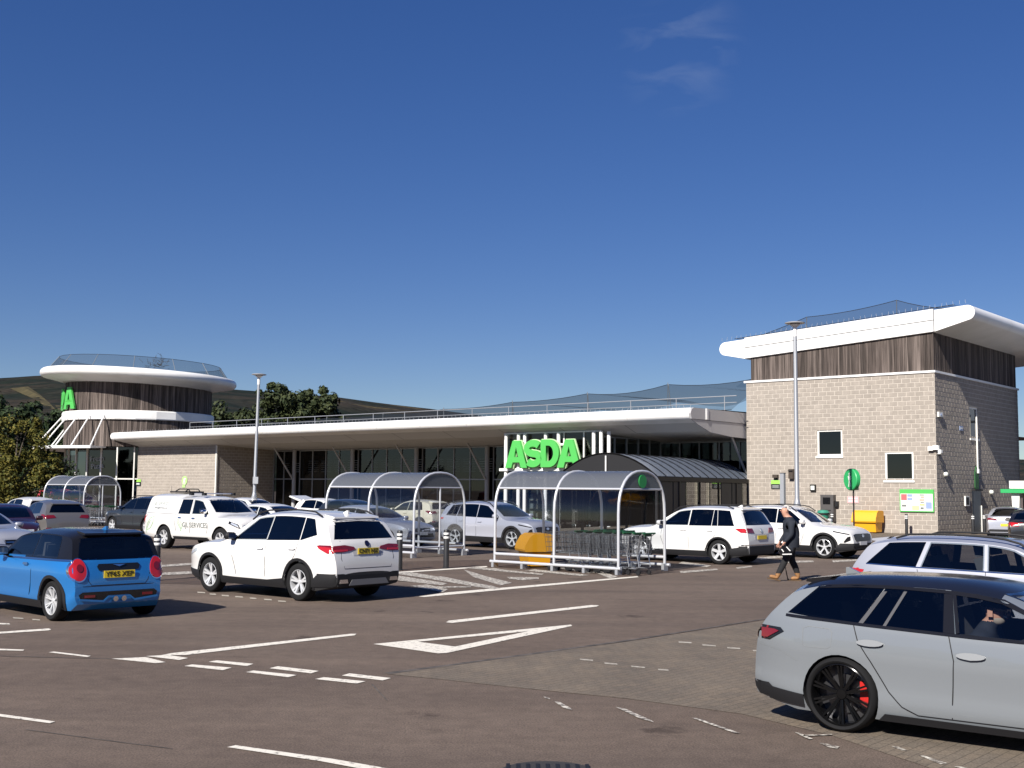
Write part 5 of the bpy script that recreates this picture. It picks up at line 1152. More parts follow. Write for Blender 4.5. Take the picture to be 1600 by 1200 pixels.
S['fastback'] = suv('fastback', dark=lambda c: c.x < -.8 and c.z < .36, wb=2.80, fo=.85, ro=.98, W=1.85, H=1.46, r=.34, gc=.17, tum=.66,
    top=[(3.65, .45), (3.64, .58), (3.56, .74), (3.3, .86), (2.8, .94), (2.3, 1.0), (1.8, 1.26), (1.4, 1.41), (.95, 1.46), (.3, 1.44), (-.3, 1.30), (-.75, 1.08), (-.85, 1.04), (-.92, .98), (-.96, .8), (-.98, .5)],
    belt=[(-1.0, .98), (2.1, .92), (3.6, .8)], cabin=(-.4, 1.98), ws=(1.05, 1.35, .68, .54), rs=(1.09, 1.36, .62, .5), rs_in=.6, plate=.62, mirror=(1.95, .98), win=S['saloon']['win'],
    trim=seams(.93, 0, 1.9, .32, .93, .34, 2.8) + [handle(1.08, .84), handle(.18, .85), ('tail_lamp', 'b', [(.40, .84), (.86, .84), (.84, .94), (.45, .93)], M_REDD, .012), ('tail_lamp', 'S', [(-.98, .84), (-.7, .86), (-.75, .93), (-.95, .94)], M_REDD, .012), ('spoiler_lip', 'B', strip([(-.7, 1.03), (0, 1.05), (.7, 1.03)], .03), M_BLACK, .02), ('bumper_trim', 'B', [(-.8, .26), (.8, .26), (.75, .42), (-.75, .42)], M_BLACK, .012), ('rear_badge', 'B', arc(0, .88, .05, 0, 330, 10), M_CHROME, .016), ('headlamp', 'S', [(3.52, .56), (3.2, .66), (3.22, .74), (3.44, .66)], M_LAMP, .008)], wheels=dict(n=5, pair=.15, w=.15, rim=.7))
S['pickup'] = suv('pickup', dark=lambda c: False, wb=3.095, fo=.92, ro=1.22, W=1.87, H=1.84, r=.385, gc=.36, ge=.06, tum=.76, crown=.10, pr=.07, arch=1.15,
    top=[(4.015, .6), (4.0, .8), (3.94, 1.0), (3.72, 1.12), (3.3, 1.18), (2.78, 1.22), (2.35, 1.50), (2.02, 1.70), (1.6, 1.77), (1.0, 1.775), (.66, 1.775), (.5, 1.83), (.1, 1.86), (-.7, 1.85), (-.98, 1.80), (-1.10, 1.5), (-1.17, 1.15), (-1.21, .9), (-1.22, .65)],
    belt=[(-1.25, 1.16), (2.7, 1.16), (4.0, 1.0)], cabin=(.66, 2.5), ws=(1.28, 1.64, .70, .60), rs=None, plate=.7, mirror=(2.32, 1.26), seat=(1.75, 1.0), seat_z=.8,
    win=[('rear_side_window', .78, .86, 1.40, 1.40, M_PRIVACY), ('front_side_window', 1.54, 1.52, 2.42, 1.98, M_CARGLASS)], head=.13, sillh=.04,
    trim=[('door_seam', 'S', strip([(1.47, 1.66), (1.47, .55)], .009), M_BLACK, .004, .2), ('door_seam', 'S', strip([(2.42, 1.15), (2.46, .85), (2.38, .55)], .009), M_BLACK, .004, .2), ('door_seam', 'S', strip([(.72, 1.66), (.66, 1.3), (.62, .9), (.70, .6)], .02), mat('gap_grey', (.2, .2, .2), .6), .002, .2), ('canopy_seam', 'S', strip([(-1.18, 1.19), (.62, 1.17)], .02), mat('gap_grey', (.2, .2, .2), .6), .003, .2),
      ('side_stripe', 'S', strip([(.75, 1.0), (2.4, .98)], .01), mat('gap_grey', (.2, .2, .2), .6), .002, .2), handle(.9, 1.06, M_CHROME, .18), handle(1.66, 1.05, M_CHROME, .18), ('window_surround', 'S', strip([(-.98, 1.27), (-.9, 1.62), (.3, 1.66), (.46, 1.3)], .012), mat('seam_pale', (.5, .5, .5), .5), .002, .2),
      ('sill_step', 'S', [(.6, .37), (2.5, .37), (2.5, .46), (.6, .46)], M_BLACK, .05), ('headlamp', 'S', [(3.94, .76), (3.5, .92), (3.52, 1.0), (3.86, .90)], M_TRIM, .01), ('headlamp_glass', 'S', [(3.90, .80), (3.60, .91), (3.62, .96), (3.84, .88)], M_LAMP, .016), ('headlamp', 'f', [(.5, .76), (.68, .78), (.68, .88), (.52, .88)], M_LAMP, .012), ('grille', 'F', [(-.48, .70), (.48, .70), (.5, .89), (-.5, .89)], M_TRIM, .014), ('fog_lamp', 'S', [(3.92, .52), (3.75, .54), (3.78, .62), (3.92, .62)], M_BLACK, .01), ('tail_lamp', 'S', [(-1.21, .92), (-1.13, .92), (-1.12, 1.14), (-1.19, 1.14)], M_RED, .012), ('tail_lamp', 'b', [(.72, .85), (.88, .85), (.88, 1.12), (.72, 1.12)], M_RED, .012)],
    wheels=dict(n=6, w=.26, rim=.64, fl=1.1), tw=.25)
# ---------------------------------------------------------------- shelters, trolleys, posts, signs
M_TUBE = mat('shelter_tube', (.60, .61, .64), .38, .35); M_SMOKE = mat('smoked_roof', (.13, .14, .16), .2, 0, .6)
_b = nodes(M_SMOKE)[2]; _b.inputs['Alpha'].default_value = .62
M_CLEAR = glass('clear_panel', (.76, .79, .82), .03)
def hoop(x, wd, z0=.03, zs=1.5, zt=2.58, n=16):
    p = [(x, -wd / 2, z0), (x, -wd / 2, .8)]
    for k in range(n + 1):
        a = pi - pi * k / n; p.append((x, wd / 2 * math.copysign(abs(cos(a)) ** .85, cos(a)), zs + (zt - zs) * abs(sin(a)) ** .85))
    return p + [(x, wd / 2, .8), (x, wd / 2, z0)]
def roofy(wd, zs, zt, z):   # half width of the hoop at height z
    s = ((z - zs) / (zt - zs)) ** (1 / .85); return wd / 2 * (max(0, 1 - s * s) ** .5) ** .85
def shelter(label, pos, rz, ln=4.0, wd=2.1, sign=False, mid=True):
    """pos: foot of the near left hoop leg, x runs along the shelter, y away"""
    t = thing('trolley_shelter', label, 'shelter', pos, rz, 'arched trolley shelters'); zs, zt = 1.5, 2.58
    off = Vector((0, wd / 2, 0)); nb = 2; zr_ = 2.12
    for k in range(nb + 1):
        obj('hoop', MB().tube([Vector(p) + off for p in hoop(ln * k / nb, wd)], .038, 8), M_TUBE, t, 50)
    yr = roofy(wd, zs, zt, zr_)
    for s in (-1, 1):
        obj('roof_rail', MB().tube([(0, wd / 2 + s * yr, zr_), (ln, wd / 2 + s * yr, zr_)], .03, 8), M_TUBE, t, 50)
        obj('base_rail', MB().tube([(0, wd / 2 + s * wd / 2, .36), (ln, wd / 2 + s * wd / 2, .36)], .04, 8), M_TUBE, t, 50)
        obj('bumper_rail', MB().tube([(-.1, wd / 2 + s * (wd / 2 + .07), .16), (ln + .12, wd / 2 + s * (wd / 2 + .07), .16)], .04, 8), M_TUBE, t, 50)
        for k in range(nb * 2 + 1): obj('foot', MB().bx(ln * k / 4 - .04, ln * k / 4 + .04, wd / 2 + s * wd / 2 - .1, wd / 2 + s * wd / 2 + .1, 0, .2), M_STEEL, t)
        for k in range(nb):
            a, b = ln * k / nb + .05, ln * (k + 1) / nb - .05; m = MB(); zz = [.42, 1.0, 1.5, 1.7, 1.9, 2.08]
            for z in zz:
                yy = wd / 2 if z <= 1.5 else roofy(wd, zs, zt, z); m.v += [(a, wd / 2 + s * yy, z), (b, wd / 2 + s * yy, z)]
            m.f = [(2 * i, 2 * i + 1, 2 * i + 3, 2 * i + 2) for i in range(len(zz) - 1)]; m.m = [0] * len(m.f); obj('side_panel', m.mesh('side_panel'), M_CLEAR, t, 60)
    for k in range(nb):
        a, b = ln * k / nb + .045, ln * (k + 1) / nb - .045; m = MB(); N_ = 12
        th = math.asin(min(1, ((zr_ - zs) / (zt - zs)) ** (1 / .85)))
        for d in (0, .006):
            for i in range(N_ + 1):
                q = pi - th - (pi - 2 * th) * i / N_; yy = wd / 2 + wd / 2 * math.copysign(abs(cos(q)) ** .85, cos(q)); z = zs + (zt - zs) * abs(sin(q)) ** .85 + d; m.v += [(a, yy, z), (b, yy, z)]
        for g in (0, 2 * (N_ + 1)): m.f += [(g + 2 * i, g + 2 * i + 2, g + 2 * i + 3, g + 2 * i + 1) for i in range(N_)]
        m.m = [0] * len(m.f); obj('roof_panel', m.mesh('roof_panel'), M_SMOKE, t, 60)
    # end pieces
    for x, full in ((ln + .0, sign is False), (0, False)):
        z0 = zr_ + .03; pts = [(wd / 2 + yy, z) for yy, z in [(-roofy(wd, zs, zt, z0) + .02, z0)] + [(-wd / 2 * abs(cos(q)) ** .85 if q < pi / 2 else wd / 2 * abs(cos(q)) ** .85, zs + (zt - zs) * abs(sin(q)) ** .85 - .03) for q in [radians(a) for a in range(52, 129, 8)]] + [(roofy(wd, zs, zt, z0) - .02, z0)]]
        obj('end_panel', MB().prism(pts, lambda a, b, d: (d, a, b), x - .012, x + .012), M_SMOKE, t)
        if full:
            obj('end_panel', MB().add([(x, .06, .4), (x, wd - .06, .4), (x, wd - .06, 1.5), (x, wd / 2 + roofy(wd, zs, zt, 2.05), 2.08), (x, wd / 2 - roofy(wd, zs, zt, 2.05), 2.08), (x, .06, 1.5)], [(0, 1, 2, 3, 4, 5)]).mesh('end_panel'), M_CLEAR, t)
            obj('end_post', MB().tube([(x, wd / 2, .2), (x, wd / 2, zr_)], .03, 8), M_TUBE, t); obj('end_rail', MB().tube([(x, .02, .30), (x, wd - .02, .30)], .03, 8), M_TUBE, t)
        obj('end_rail', MB().tube([(x, wd / 2 - roofy(wd, zs, zt, zr_), zr_), (x, wd / 2 + roofy(wd, zs, zt, zr_), zr_)], .025, 8), M_TUBE, t)
    if sign:
        o = obj('round_badge', MB().lathe([(.001, .012), (.17, .012), (.17, -.012), (.001, -.012)], 24, Matrix.Rotation(pi / 2, 3, 'Y')), M_DGREEN, t); o.location = (ln + .03, wd / 2 - .02, 2.32)
    return t
SRZ = BRZ
pR = gp(773, 886); pM_ = gp(646, 872); pMl = pM_ - EX * 4.0; pLr = Vector((-21.9, 61, 0)); pL = pLr - EX * 4.0
sh_r = shelter('arched clear trolley shelter with green roundel, trolleys nested inside', pR, SRZ, 4.05, 2.1, True)
sh_m = shelter('arched clear trolley shelter behind the white car with yellow plate', pMl, SRZ, 4.0, 2.25)
sh_l = shelter('arched trolley shelter farthest off, by the round tower', pL, SRZ, 4.0, 2.1)
# trolleys
M_WIRE = mat('trolley_wire', (.38, .39, .41), .35, .8); M_TGREEN = mat('trolley_handle', (.015, .10, .035), .5)
def trolley_proto():
    t = thing('shopping_trolley', 'x', 'trolley'); b = MB()
    # basket: front at +x
    z0, z1 = .52, .98
    def P(u, v, w_):   # u along, v across -1..1, w height 0..1
        x = -.42 + u * (.86 + .06 * w_); hw = (.28 - .05 * u) * (.86 + .14 * w_); return Vector((x, v * hw, z0 + (z1 - z0) * w_ - .05 * u * (1 - w_) + .0 * u))
    for w_ in (0, .25, .5, .75, 1):
        b.tube([P(0, -1, w_), P(1, -1, w_), P(1, 1, w_), P(0, 1, w_)], .006 if w_ < 1 else .011, 4)
    for k in range(9):
        u = k / 8
        for v in (-1, 1): b.tube([P(u, v, 0), P(u, v, 1)], .005, 4)
        b.tube([P(u, -1, 0), P(u, 1, 0)], .005, 4)
    for k in range(6):
        v = -1 + 2 * k / 5; b.tube([P(1, v, 0), P(1, v, 1)], .005, 4); b.tube([P(0, v, 0), P(0, v, 1)], .005, 4)
    obj('basket', b, M_WIRE, t)
    f = MB()
    for s in (-1, 1): f.tube([(-.52, s * .26, 1.02), (-.42, s * .26, .95), (-.34, s * .25, .5), (-.40, s * .25, .2), (-.30, s * .24, .16), (.40, s * .19, .16)], .014, 6)
    f.tube([(.40, -.19, .16), (.40, .19, .16)], .013, 6); f.tube([(-.36, -.25, .3), (-.36, .25, .3)], .012, 6); obj('frame', f, M_WIRE, t)
    obj('handle', MB().tube([(-.53, -.27, 1.03), (-.53, .27, 1.03)], .02, 8), M_TGREEN, t)
    cs = MB(); cs.box((-.5, 0, .985), (.02, .3, .06)); obj('child_seat_flap', cs, M_TGREEN, t)
    for x, y in ((-.36, .24), (-.36, -.24), (.37, .18), (.37, -.18)): obj('castor', MB().lathe([(.001, -.015), (.06, -.015), (.065, 0), (.06, .015), (.001, .015)], 14, Matrix.Rotation(pi / 2, 3, 'X')), M_BLACK, t, None, (x, y, .066))
    return t
tp = trolley_proto()
def place_trolley(i, p, rz, label, group):
    t = tp if i == 0 else copy_tree(tp); t.location = p; t.rotation_euler = (0, 0, rz); t['label'] = label; t['group'] = group
ORD = ['outermost', 'second from the open end', 'third from the open end', 'fourth from the open end', 'fifth from the open end', 'sixth from the open end', 'seventh from the open end', 'innermost']
for i in range(8): place_trolley(i, pR + EX * (4.15 - i * .30) + EY * .42, SRZ + pi, 'wire trolley in the near row of the roundel shelter, ' + ORD[i], 'trolleys in the near shelter')
for i in range(4): place_trolley(9, pR + EX * (2.9 - i * .30) + EY * 1.35, SRZ + pi, 'wire trolley in the far row of the roundel shelter, ' + ORD[i], 'trolleys in the near shelter')
for i in range(5): place_trolley(9, pL + EX * (3.9 - i * .30) + EY * .5, SRZ + pi, 'small green handled trolley under the farthest shelter, ' + ORD[i], 'trolleys in the far shelter')
for i in range(3): place_trolley(9, pL + EX * (3.9 - i * .30) + EY * 1.4, SRZ + pi, 'green handled trolley in the rear row of the farthest shelter, ' + ORD[i], 'trolleys in the far shelter')
# grit bins
M_ORANGE = mat('grit_bin_orange', (.80, .36, .012), .5)
def grit_bin(label, pos, rz, s=1.0):
    t = thing('grit_bin', label, 'grit bin', pos, rz, 'orange grit bins'); t.scale = (s, s, s)
    body = [(-.33, .06), (-.36, .10), (-.42, .42), (.40, .42), (.30, .08), (.27, .06)]
    obj('tub', MB().prism([(-.30, .05), (-.38, .48), (.36, .48), (.30, .05)], lambda a, b, d: (d, a, b), -.5, .5), M_ORANGE, t)
    obj('lid', MB().prism([(-.45, .46), (-.47, .52), (-.44, .66), (-.30, .90), (-.16, .98), (.30, .98), (.40, .92), (.42, .46)], lambda a, b, d: (d, a, b), -.56, .56), M_ORANGE, t, 25)
    for x in (-.25, .2): obj('foot', MB().bx(x, x + .16, -.3, .3, 0, .07), M_BLACK, t)
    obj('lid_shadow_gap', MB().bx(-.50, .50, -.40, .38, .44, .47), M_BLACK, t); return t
grit_bin('orange grit bin inside the trolley shelter with the green roundel', pR + EX * .62 + EY * .95, SRZ + radians(-35), .92)
grit_bin('orange grit bin against the block tower wall', BW(-3.35, -.75), BRZ, 1.18)
# bollards
M_BOLL = mat('bollard_black', (.02, .02, .022), .45); M_BAND = mat('bollard_band', (.75, .75, .73), .5)
def bollard(label, p, h=1.02):
    t = thing('bollard', label, 'bollard', p, 0, 'black bollards with white bands')
    obj('post', MB().lathe([(.075, 0), (.075, h - .05), (.06, h - .01), (.001, h)], 18), M_BOLL, t, 40)
    for z in (h - .14, h - .24): obj('band', MB().lathe([(.0765, z), (.079, z + .005), (.079, z + .05), (.0765, z + .055)], 18), M_BAND, t, 40)
    obj('base_ring', MB().lathe([(.10, .0), (.10, .02), (.075, .03)], 18), M_BOLL, t)
bollard('black banded bollard beside the blue car', gp(244, 907)); bollard('black banded bollard behind the white car tail lamp', gp(624, 891)); bollard('black banded bollard between the two nearest trolley shelters', gp(697, 888))
bollard('black banded bollard below the notice board', BW(-1.25, -.9)); bollard('black banded bollard in front of the dark tower side, nearer the corner', BW(1.1, 1.9)); bollard('black banded bollard next to the dark door', BW(1.1, 3.6)); bollard('black banded bollard by the grey cabinet', BW(-5.15, -1.1))
# lamp posts
def lamp_post(label, p, h, rz=0):
    t = thing('lamp_post', label, 'lamp post', p, rz, 'car park lamp posts')
    obj('pole', MB().lathe([(.135, 0), (.135, 1.45), (.16, 1.5), (.10, 1.75), (.085, 1.85), (.068, h - .45)], 16), M_STEEL, t, 40)
    obj('neck', MB().lathe([(.075, h - .47), (.075, h - .12), (.11, h - .1), (.2, h - .02), (.001, h - .02)], 16), M_WHITE, t, 40)
    obj('lamp_head', MB().lathe([(.001, h - .02), (.24, h), (.37, h + .02), (.37, h + .05), (.24, h + .08), (.001, h + .10)], 28), mat('lamp_head_grey', (.30, .30, .31), .4), t, 40); return t
lamp_post('tall grey lamp post in front of the block tower', Vector((445 / F * 44, 44, 0)), 8.35)
lp = lamp_post('tall grey lamp post with a small box, before the shop front', Vector((-400 / F * 60, 60, 0)), 7.75)
lp.rotation_euler = (0, radians(.7), 0)
obj('control_box', MB().bx(-.06, .20, -.2, -.08, 2.25, 2.6), M_STEEL, lp)
# pixel on a wall plane of the building
def onwall(px, py, y=None, x=None):
    d = CAM_R @ Vector(((px - 800) / F, (600 - py) / F, -1)); o = Vector((0, 0, CAM_H)) - C0
    if y is not None: t = (y - o.dot(EY)) / d.dot(EY)
    else: t = (x - o.dot(EX)) / d.dot(EX)
    q = o + d * t; return q.dot(EX), q.dot(EY), q.z
def wallbox(name, label, cat, px0, py0, px1, py1, dep, m, y=0.0, group=None, side=False):
    if side:
        _, a0, z1 = onwall(px0, py0, None, 0.0); _, a1, z0 = onwall(px1, py1, None, 0.0)
        t = thing(name, label, cat, BW(0, (a0 + a1) / 2, z0), BRZ, group); w_ = a1 - a0; obj('case', MB().bx(0.02, dep, -w_ / 2, w_ / 2, 0, z1 - z0), m, t); return t, w_, z1 - z0
    a0, _, z1 = onwall(px0, py0, y); a1, _, z0 = onwall(px1, py1, y)
    t = thing(name, label, cat, BW((a0 + a1) / 2, y, z0), BRZ, group); w_ = a1 - a0
    obj('case', MB().bx(-w_ / 2, w_ / 2, -dep, -.02, 0, z1 - z0), m, t); return t, w_, z1 - z0
nb_, w_, h_ = wallbox('notice_board', 'green framed notice board with many small posters on the block wall', 'notice board', 1406.5, 764.5, 1460.5, 800.4, .09, M_GREEN)
M_PAPER = mat('paper', (.72, .74, .68), .6); obj('sheet', MB().bx(-w_ / 2 + .05, w_ / 2 - .05, -.102, -.09, .05, h_ - .22), M_PAPER, nb_)
PC = {'red': mat('poster_red', (.70, .12, .13), .6), 'blue': mat('poster_blue', (.25, .32, .5), .6), 'tan': mat('poster_tan', (.45, .38, .30), .6), 'lime': mat('poster_lime', (.50, .68, .30), .6), 'gold': mat('poster_gold', (.7, .5, .12), .6), 'grey': mat('poster_grey', (.5, .52, .52), .6), 'ink': mat('poster_ink', (.16, .17, .17), .6)}
for c, a, b, e, f in (('red', .02, .20, .62, .97), ('blue', .215, .37, .82, .97), ('blue', .215, .37, .62, .76), ('ink', .59, .74, .90, .96), ('tan', .63, .74, .74, .86), ('tan', .59, .74, .58, .70), ('grey', .79, .95, .62, .92), ('ink', .62, .73, .48, .54), ('gold', .60, .75, .32, .40), ('ink', .62, .72, .10, .22), ('blue', .79, .97, .14, .52), ('ink', .04, .18, .24, .36), ('lime', .36, .58, .05, .30), ('grey', .22, .34, .2, .45), ('grey', .42, .56, .4, .9)):
    W_ = w_ - .1; H_ = h_ - .27; obj('poster', MB().bx(-W_ / 2 + a * W_, -W_ / 2 + b * W_, -.108, -.102, .05 + e * H_, .05 + f * H_), PC[c], nb_)
cab, w_, h_ = wallbox('wall_cabinet', 'dark grey machine cabinet with a small screen on the wall', 'cabinet', 1286, 773, 1307, 815, .35, mat('cabinet_grey', (.075, .07, .07), .5))
obj('screen', MB().bx(-.22, .2, -.365, -.35, h_ - .5, h_ - .14), M_TRIM, cab); obj('slot', MB().bx(-.2, .22, -.36, -.35, h_ - .85, h_ - .8), M_BLACK, cab); obj('leaflet_box', MB().bx(w_ / 2 + .02, w_ / 2 + .17, -.2, -.02, h_ - .62, h_ - .34), M_BLACK, cab)
gs, w_, h_ = wallbox('wall_sign', 'small green topped dark sign on the block wall by a grey post', 'sign', 1205.5, 750.6, 1220.5, 764, .05, mat('sign_black', (.02, .025, .025), .5)); obj('sign_header', MB().bx(-w_ / 2 - .005, w_ / 2 + .005, -.056, -.05, h_ * .58, h_ + .005), mat('sign_lime', (.30, .62, .10), .5), gs)
for k in range(3): obj('text_line', MB().bx(-w_ * .38, w_ * .3, -.054, -.05, h_ * (.12 + .13 * k), h_ * (.16 + .13 * k)), mat('poster_grey', (.5, .52, .52)), gs)
pk_, w_, h_ = wallbox('pink_notice', 'faded pink notice stuck on the block wall', 'notice', 1324.6, 775.5, 1342, 786, .035, mat('faded_pink', (.72, .40, .42), .7))
for k in range(2): obj('text_line', MB().bx(-w_ * .4, w_ * .4, -.039, -.035, h_ * (.2 + .4 * k), h_ * (.36 + .4 * k)), mat('pale_pink', (.78, .62, .60), .7), pk_)
ws_, w_, h_ = wallbox('wall_sign', 'black sign with green top partly behind the round green sign', 'sign', 1334, 756, 1342, 765, .05, MATS['sign_black']); obj('sign_header', MB().bx(-w_ / 2, w_ / 2, -.056, -.05, h_ * .75, h_ + .005), MATS['sign_lime'], ws_)
sl_, w_, h_ = wallbox('bulkhead_light', 'square bulkhead light on the block wall above the cabinet', 'light', 1267, 757, 1275.6, 767.5, .12, M_BLACK); obj('diffuser', MB().bx(-w_ * .34, w_ * .34, -.14, -.12, h_ * .2, h_ * .8), M_PAPER, sl_)
fl_, w_, h_ = wallbox('flood_light', 'small brown floodlight above the green topped sign', 'light', 1209.5, 741.5, 1217, 746.5, .22, mat('flood_brown', (.06, .045, .035), .5)); obj('bracket', MB().bx(-.03, .03, -.05, -.0, -.12, .02), M_BLACK, fl_)
f2, w_, h_ = wallbox('flood_light', 'floodlight on the wall right behind the tall lamp post', 'light', 1234.5, 733, 1241.5, 748, .22, MATS['flood_brown']); obj('visor', MB().bx(-w_ / 2, w_ / 2, -.3, -.22, h_ * .8, h_ * .86), M_BLACK, f2)
cm_ = thing('security_camera', 'white security camera on the tower corner', 'camera', BW(0, 0, onwall(1462, 701, 0)[2]), BRZ, 'cameras and alarms on the tower')
for dx, dy, dz, sx, sy, sz in ((-.22, -.12, 0, .26, .16, .2), (.05, -.1, .05, .3, .2, .22), (.24, -.05, -.14, .16, .24, .16)): obj('housing', MB().box((dx, dy, dz), (sx, sy, sz)), M_FRAMEW, cm_)
obj('dome', MB().lathe([(.09, 0), (.085, -.05), (.05, -.09), (.001, -.1)], 14), M_TRIM, cm_, 40, (.2, -.1, -.28)); obj('dome_cap', MB().lathe([(.001, .05), (.1, .04), (.1, 0)], 14), M_FRAMEW, cm_, 40, (.2, -.1, -.28))
al, w_, h_ = wallbox('alarm_box', 'pale alarm box near the top of the dark tower side', 'alarm', 1463.6, 643.5, 1470, 652, .12, M_FRAMEW, side=True, group='cameras and alarms on the tower'); obj('strobe', MB().bx(.12, .15, -.06, .06, .08, .16), PC['blue'], al)
for px, py, lb in ((1475, 741, 'round white wall light nearer the corner of the dark tower side'), (1546.5, 769, 'round white wall light on the dark tower side beyond the door')):
    _, a, z = onwall(px, py, None, .0); t = thing('wall_light', lb, 'light', BW(0, a, z), BRZ, 'round wall lights'); obj('globe', MB().lathe([(.001, .22), (.09, .19), (.12, .12), (.12, .03), (.08, .0)], 16, Matrix.Rotation(pi / 2, 3, 'Y')), M_PAPER, t, 40); obj('arm', MB().bx(0, .06, -.04, .04, -.12, .02), M_FRAMEW, t)
_, a, z0 = onwall(1525, 733, None, 0); z1 = onwall(1523, 648, None, 0)[2]
cd = thing('conduit', 'white vertical conduit pipe on the dark tower side', 'pipe', BW(.02, a, z0), BRZ); obj('pipe', MB().tube([(.07, 0, 0), (.07, 0, z1 - z0)], .045, 8), M_FRAMEW, cd); obj('junction_box', MB().bx(0.01, .16, -.1, .1, -.22, 0), M_FRAMEW, cd)
_, a, z = onwall(1524, 750, None, 0); sg = thing('green_plaque', 'dark green upright sign above the door on the tower side', 'sign', BW(.02, a, z), BRZ); obj('plate', MB().prism([(-.28, -.4), (0, -.75), (.28, -.4), (.28, .4), (0, .75), (-.28, .4)], lambda a, b, d: (d, a, b), .02, .07), mat('plaque_green', (.02, .11, .03), .6), sg); obj('bracket', MB().bx(.01, .02, -.05, .05, -.8, .8), M_BLACK, sg)
dd, w_, h_ = wallbox('side_door', 'narrow black service door on the dark tower side', 'door', 1518, 767, 1531, 834, .10, mat('door_black', (.012, .016, .024), .3), side=True); obj('door_frame', MB().bx(.02, .14, w_ / 2, w_ / 2 + .1, 0, h_ * .66), M_FRAMEW, dd); obj('door_head', MB().bx(.0, .2, -w_ / 2, w_ / 2 + .1, h_, h_ + .1), M_BLACK, dd)
hd_, w_, h_ = wallbox('poster_frame', 'small white edged frame on the dark tower side left of the door', 'frame', 1506, 775, 1512.5, 790.5, .09, M_FRAMEW, side=True); obj('panel', MB().bx(.09, .095, -w_ * .36, w_ * .36, .06, h_ - .06), M_BLACK, hd_)
bl, w_, h_ = wallbox('blue_plaque', 'small round blue plaque beside the tower side window', 'plaque', 1498.5, 665.5, 1503.5, 673, .05, PC['blue'], side=True); obj('plaque_face', MB().bx(.05, .055, -w_ * .3, w_ * .3, .08, h_ - .08), M_PAPER, bl)
# wall disc signs on the left wall
px0 = onwall(289, 751, LY); ls = thing('roundel_sign', 'lime green round mark on the far left block wall', 'sign', BW(px0[0], LY, px0[2]), BRZ); obj('disc', MB().lathe([(.001, .06), (.36, .06), (.36, 0), (.001, 0)], 28, Matrix.Rotation(pi / 2, 3, 'X')), mat('lime_disc', (.38, .62, .22), .6), ls, 40); fg = MB(); fg.bx(-.1, .1, -.072, -.06, -.12, .12); fg.bx(-.05, .2, -.072, -.06, .1, .2); fg.bx(-.16, -.08, -.072, -.06, -.28, -.1); fg.bx(.06, .14, -.072, -.06, -.3, -.1); obj('figure', fg, M_PAPER, ls); obj('tail', MB().bx(-.3, .1, -.05, -.02, -.55, -.36), MATS['lime_disc'], ls)
lsn, w_, h_ = wallbox('wall_sign', 'small dark sign with lime top on the far left block wall', 'sign', 212, 749, 220.5, 759.5, .05, MATS['sign_black'], LY); obj('sign_header', MB().bx(-w_ / 2, w_ / 2, -.056, -.05, h_ * .62, h_), MATS['sign_lime'], lsn); obj('text_line', MB().bx(-w_ * .3, w_ * .3, -.054, -.05, h_ * .2, h_ * .45), PC['grey'], lsn)
# round green sign on a pole and the plain post
gpz = Vector((531 / F * 50, 50, 0)); rs = thing('round_sign', 'round green pedestrian sign on a thin pole before the block tower', 'sign', gpz, radians(-70))
obj('pole', MB().tube([(0, .06, 0), (0, .06, 2.3)], .035, 8), mat('pole_brown', (.09, .07, .06), .6), rs)
M_RSG = mat('round_sign_green', (.03, .36, .11), .45)
o = obj('disc', MB().lathe([(.001, .0), (.43, .0), (.46, .03), (.46, .19), (.43, .22), (.001, .22)], 32, Matrix.Rotation(pi / 2, 3, 'X')), M_RSG, rs, 40); o.location = (0, .11, 2.62)
fg = MB(); fg.lathe([(.001, 0), (.05, 0), (.05, .008), (.001, .008)], 12, Matrix.Rotation(pi / 2, 3, 'X')); fg.v = [(a, b, c + .24) for a, b, c in fg.v]; fg.box((0, 0, .06), (.1, .01, .24)); fg.box((-.07, 0, .05), (.035, .01, .2), Matrix.Rotation(-.3, 3, 'Y')); fg.box((.07, 0, .05), (.035, .01, .2), Matrix.Rotation(.3, 3, 'Y')); fg.box((-.04, 0, -.17), (.045, .01, .28), Matrix.Rotation(.18, 3, 'Y')); fg.box((.05, 0, -.17), (.045, .01, .28), Matrix.Rotation(-.22, 3, 'Y'))
o = obj('walking_figure', fg, M_PAPER, rs); o.location = (0, -.125, 2.62)
gpost = thing('plain_post', 'plain grey square post before the tower next to the lamp post', 'post', Vector((423 / F * 56.5, 56.5, 0)), BRZ); obj('post', MB().bx(-.10, .10, -.10, .10, 0, 2.95), M_STEEL, gpost); obj('post_cap', MB().bx(-.11, .11, -.11, .11, 2.95, 2.98), M_BLACK, gpost)
tb = thing('teal_bin', 'low teal litter bin beside the grey cabinet', 'bin', BW(-5.55, -1.3), BRZ); obj('drum', MB().lathe([(.26, 0), (.30, .95), (.33, 1.0), (.25, 1.12), (.001, 1.15)], 20), mat('teal_plastic', (.03, .22, .15), .5), tb, 40); obj('lid_band', MB().lathe([(.335, .9), (.335, .98)], 20), M_BLACK, tb)
# small white porch at the right edge
po = Vector((775 / F * 62, 62, 0)); pc = thing('side_porch', 'small white porch with a green stripe at the right edge', 'porch', po, BRZ)
obj('porch_roof', MB().bx(.05, 5, -.1, 3, 2.35, 2.75), M_FRAMEW, pc); obj('green_stripe', MB().bx(-.35, 5, -.24, -.1, 2.12, 2.32), MATS['round_sign_green'], pc); obj('porch_post', MB().prism([(.1, 2.35), (.55, 2.35), (.42, 0), (.25, 0)], lambda a, b, d: (a, d, b), -.02, .25), M_FRAMEW, pc); obj('porch_door', MB().bx(.6, 4.5, .3, .36, 0, 2.3), M_WINPANE, pc); obj('porch_wall', MB().bx(.6, 5, 2.9, 3, 0, 2.35), M_DARK, pc)
